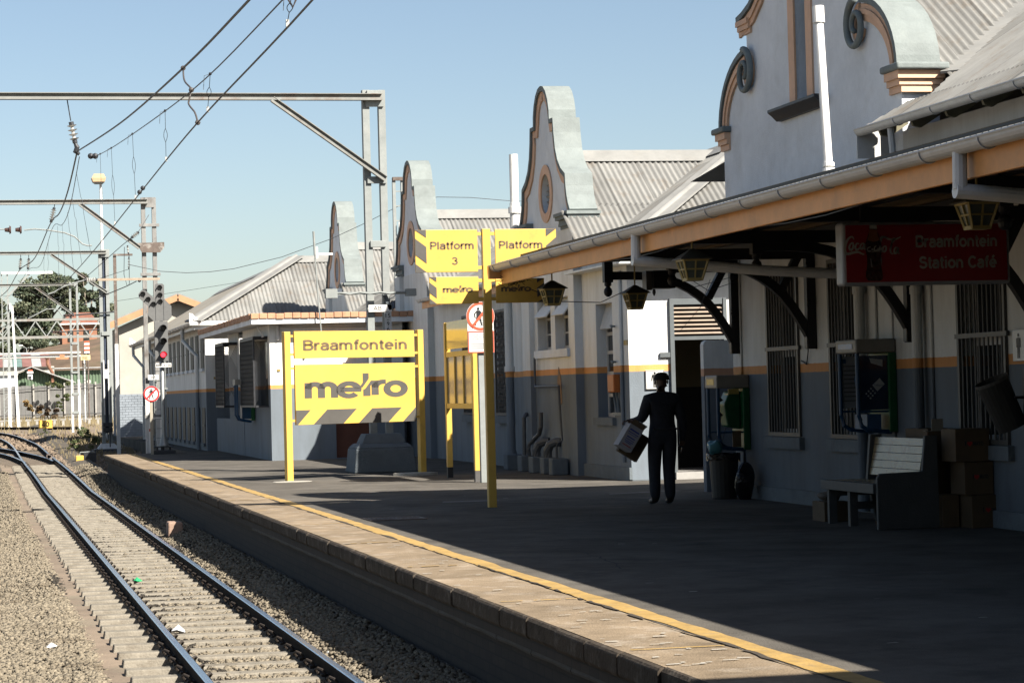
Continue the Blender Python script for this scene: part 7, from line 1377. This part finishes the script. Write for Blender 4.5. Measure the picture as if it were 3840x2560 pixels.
for k in range(24): x = -4+k*.52; MB().box(x, x+.14, 150, 150.12, .08, .44).build('stub', FPOST, lb); MB().box(x-.1, x+.22, 149.98, 150.14, .44, .50).build('cap_block', FPOST, lb)
GRN = mat('green_corrugated_wall', (.125, .185, .115), .6, .1, 3, spot=(.08, .13, .07), spotamt=.5)
def shed_wall(par, x0, x1, y, z0, ztop, name='wall', m=GRN):
    mb = MB(); n = int((x1-x0)/.06); vs = []
    for i in range(n+1):
        x = x0+(x1-x0)*i/n; d = .03*(1 if (i//2) % 2 else -1); vs += [(x, y+d, z0), (x, y+d, ztop(x))]
    mb.add(vs, [(2*i, 2*i+2, 2*i+3, 2*i+1) for i in range(n)]); return mb.build(name, m, par)
s1 = thing('green_shed', (4.4, 185, .1), 'green corrugated shed with a pitched roof end and small white vent', 'shed')
shed_wall(s1, 1.3, 7.4, 185, 0, lambda x: 4.08-abs(x-4.42)*.385); mb = MB(); mb.beam((4.42, 187.2, 4.2), (7.65, 187.2, 2.95), 6.0, .07, up=(.38, 0, 1)); mb.beam((4.42, 187.2, 4.2), (1.1, 187.2, 2.92), 6.0, .07, up=(-.38, 0, 1)); mb.build('roof', mat('white_shed_roof', (.45, .45, .43), .5, .08, 2), s1)
MB().box(4.15, 4.5, 184.1, 184.2, 3.25, 3.7).box(4.1, 4.55, 184.0, 184.2, 3.7, 3.85).build('vent', WHITEP, s1); MB().box(4.2, 4.4, 184.05, 184.1, 3.3, 3.5).build('vent_hole', DARKST, s1); MB().box(4.18, 4.5, 184.0, 184.08, 3.86, 3.98).build('red_cap', ORR, s1)
s2 = thing('green_shed', (9, 192, .1), 'long green corrugated shed wall behind the pitched one', 'shed')
shed_wall(s2, 5.4, 14, 191, 0, lambda x: 3.95); mb = MB(); mb.beam((5.2, 193, 4.12), (14.2, 193, 4.12), 5.0, .08); mb.build('roof', MAT['white_shed_roof'], s2); MB().cyl((8.9, 190.4, 3.05), (8.9, 190.8, 3.05), .16).build('wall_lamp', PORC, s2)
ch = MB(); ch.tube([(5.95, 184.5, 3.0), (5.95, 184.5, 3.75), (5.62, 184.5, 4.35), (5.60, 184.5, 4.8)], .13, 10); ch.cyl((5.60, 184.5, 4.78), (5.60, 184.5, 4.88), .18); tag(ch.build('rusty_chimney', mat('rusty_flue', (.25, .12, .07), .8, .25, 4), origin=(5.95, 184.5, 3)), 'bent rusty flue pipe rising from the green shed roof', 'chimney')
rs = thing('red_roofed_building', (4.6, 195, .1), 'low building with faded red and white roof sheets behind the green shed', 'building'); mb = MB(); mb.box(2, 6.3, 190.5, 194, .1, 4.3); mb.build('wall', CREAM, rs)
REDR = mat('faded_red_roof', (.26, .13, .11), .7, .2, 2); TEAL = mat('faded_teal_roof', (.17, .26, .235), .7, .2, 2)
for i in range(6): MB().beam((2.1+i*.72, 190.2, 4.30), (2.1+i*.72, 194.5, 5.3), .70, .05).build('roof_sheet', (REDR, MAT['white_shed_roof'], TEAL, REDR, MAT['white_shed_roof'], REDR)[i], rs)
wb_ = thing('white_building', (2.2, 196, .1), 'white walled building at the far left behind the fence', 'building'); MB().box(-6, 3.3, 182.2, 184, .1, 3.55).build('wall', WHITE, wb_); MB().box(-6.2, 3.4, 182.0, 184.2, 3.55, 3.7).build('roof', MAT['white_shed_roof'], wb_)
BRICKO = mat('orange_brick', (.36, .17, .10), .85, .15, 3, spot=(.36, .16, .10), spotamt=.5)
bo = thing('brick_house', (9.6, 222, 6.3), 'orange brick house high on the bank between the far masts', 'building'); MB().box(8.1, 11.2, 222, 228, 5.5, 8.5).build('wall', BRICKO, bo); mb = MB(); mb.prism([(7.9, 8.5), (11.4, 8.5), (10.6, 9.5), (8.9, 9.5)], 'Y', 221.7, 228); mb.build('roof', mat('terracotta_roof', (.30, .13, .09), .8, .15, 4), bo); MB().box(7.9, 11.4, 221.6, 221.68, 8.42, 8.54).build('gutter', WHITEP, bo)
for xx in (8.6, 10.0): MB().box(xx, xx+.5, 221.94, 221.99, 6.9, 7.9).build('window', GLASSD, bo)
tg = thing('signal_gantry', (3, 165, 7), 'long grey truss gantry spanning the far tracks', 'gantry'); mb = MB(); mb.beam((-8, 165, 7.0), (9.3, 165, 7.02), .12, .16); mb.build('top_chord', GALVD, tg); mb = MB(); mb.beam((-8, 165, 5.86), (9.3, 165, 5.86), .12, .18); mb.build('bottom_chord', GALVD, tg)
for i in range(12): 
    a = -7.6+i*1.4; MB().beam((a, 165, 5.9), (a+.7, 165, 6.95), .07, .07).build('diagonal', GALV, tg); MB().beam((a+.7, 165, 6.95), (a+1.4, 165, 5.9), .07, .07).build('diagonal', GALV, tg)
for x in (-8, 9.2): MB().box(x-.12, x+.12, 164.9, 165.1, 0, 7.1).build('leg', GALV, tg)
wp = thing('white_pipe_bridge', (3, 160, 4.5), 'pair of white pipes running level in front of the sheds', 'pipe bridge'); MB().cyl((-8, 160, 4.66), (7.0, 160, 4.70), .07, n=10).build('pipe', WHITEL, wp); MB().cyl((-8, 160.2, 4.44), (7.0, 160.2, 4.48), .09, n=10).build('pipe', WHITEL, wp)
for x in (-7.5, 7.25): MB().box(x-.07, x+.07, 160.1, 160.3, 0, 4.8).build('post', WHITEL, wp)
mb = MB(); mb.box(5.4, 6.2, 159.7, 159.9, 4.28, 4.40); mb.box(5.65, 5.95, 159.7, 159.9, 4.4, 4.58); tag(mb.build('orange_fitting', mat('orange_fitting', (.60, .24, .12), .6, .1, 5), origin=(5.8, 159.8, 4.3)), 'small orange fitting hung on the white pipes', 'fitting')
yn = thing('pale_notice_board', (7.25, 159.5, 0), 'pale yellow notice board on the far signal post', 'sign'); MB().box(6.97, 7.58, 159.5, 159.55, 4.2, 4.52).build('board', mat('pale_yellow_board', (.72, .64, .34), .5, .06, 5), yn)
for k in range(3): MB().box(7.05, 7.4, 159.48, 159.498, 4.26+k*.07, 4.275+k*.07).build('text_line', SIGNGREY, yn)
rw = thing('far_signal_post', (7.4, 159.8, 0), 'far signal post with red and white banded box on top', 'signal')
for i in range(5): MB().box(7.22, 7.55, 159.75, 160.0, 4.64+i*.132, 4.77+i*.132).build('band', ORR if i % 2 else SIGNW, rw)
MB().box(7.22, 7.55, 159.75, 160.0, 5.30, 5.42).build('band', ORR, rw); MB().cyl((7.45, 159.9, 0), (7.45, 159.9, 4.64), .05).build('post', RUSTY, rw); lad = MB()
for x in (7.1, 7.3): lad.cyl((x, 159.9, 2.2), (x, 159.9, 4.2), .02)
for i in range(8): lad.cyl((7.1, 159.9, 2.4+i*.22), (7.3, 159.9, 2.4+i*.22), .015)
lad.build('ladder', DARKST, rw)
lp2 = thing('small_lamp_post', (3.8, 200, 4), 'small far lamp leaning above the white pipes', 'street lamp'); MB().tube([(4.6, 200, 3), (4.45, 200, 5.9), (4.1, 200, 6.15)], .04).build('pole', GALV, lp2); MB().box(3.85, 4.15, 199.9, 200.1, 6.12, 6.2).build('head', WHITEP, lp2)
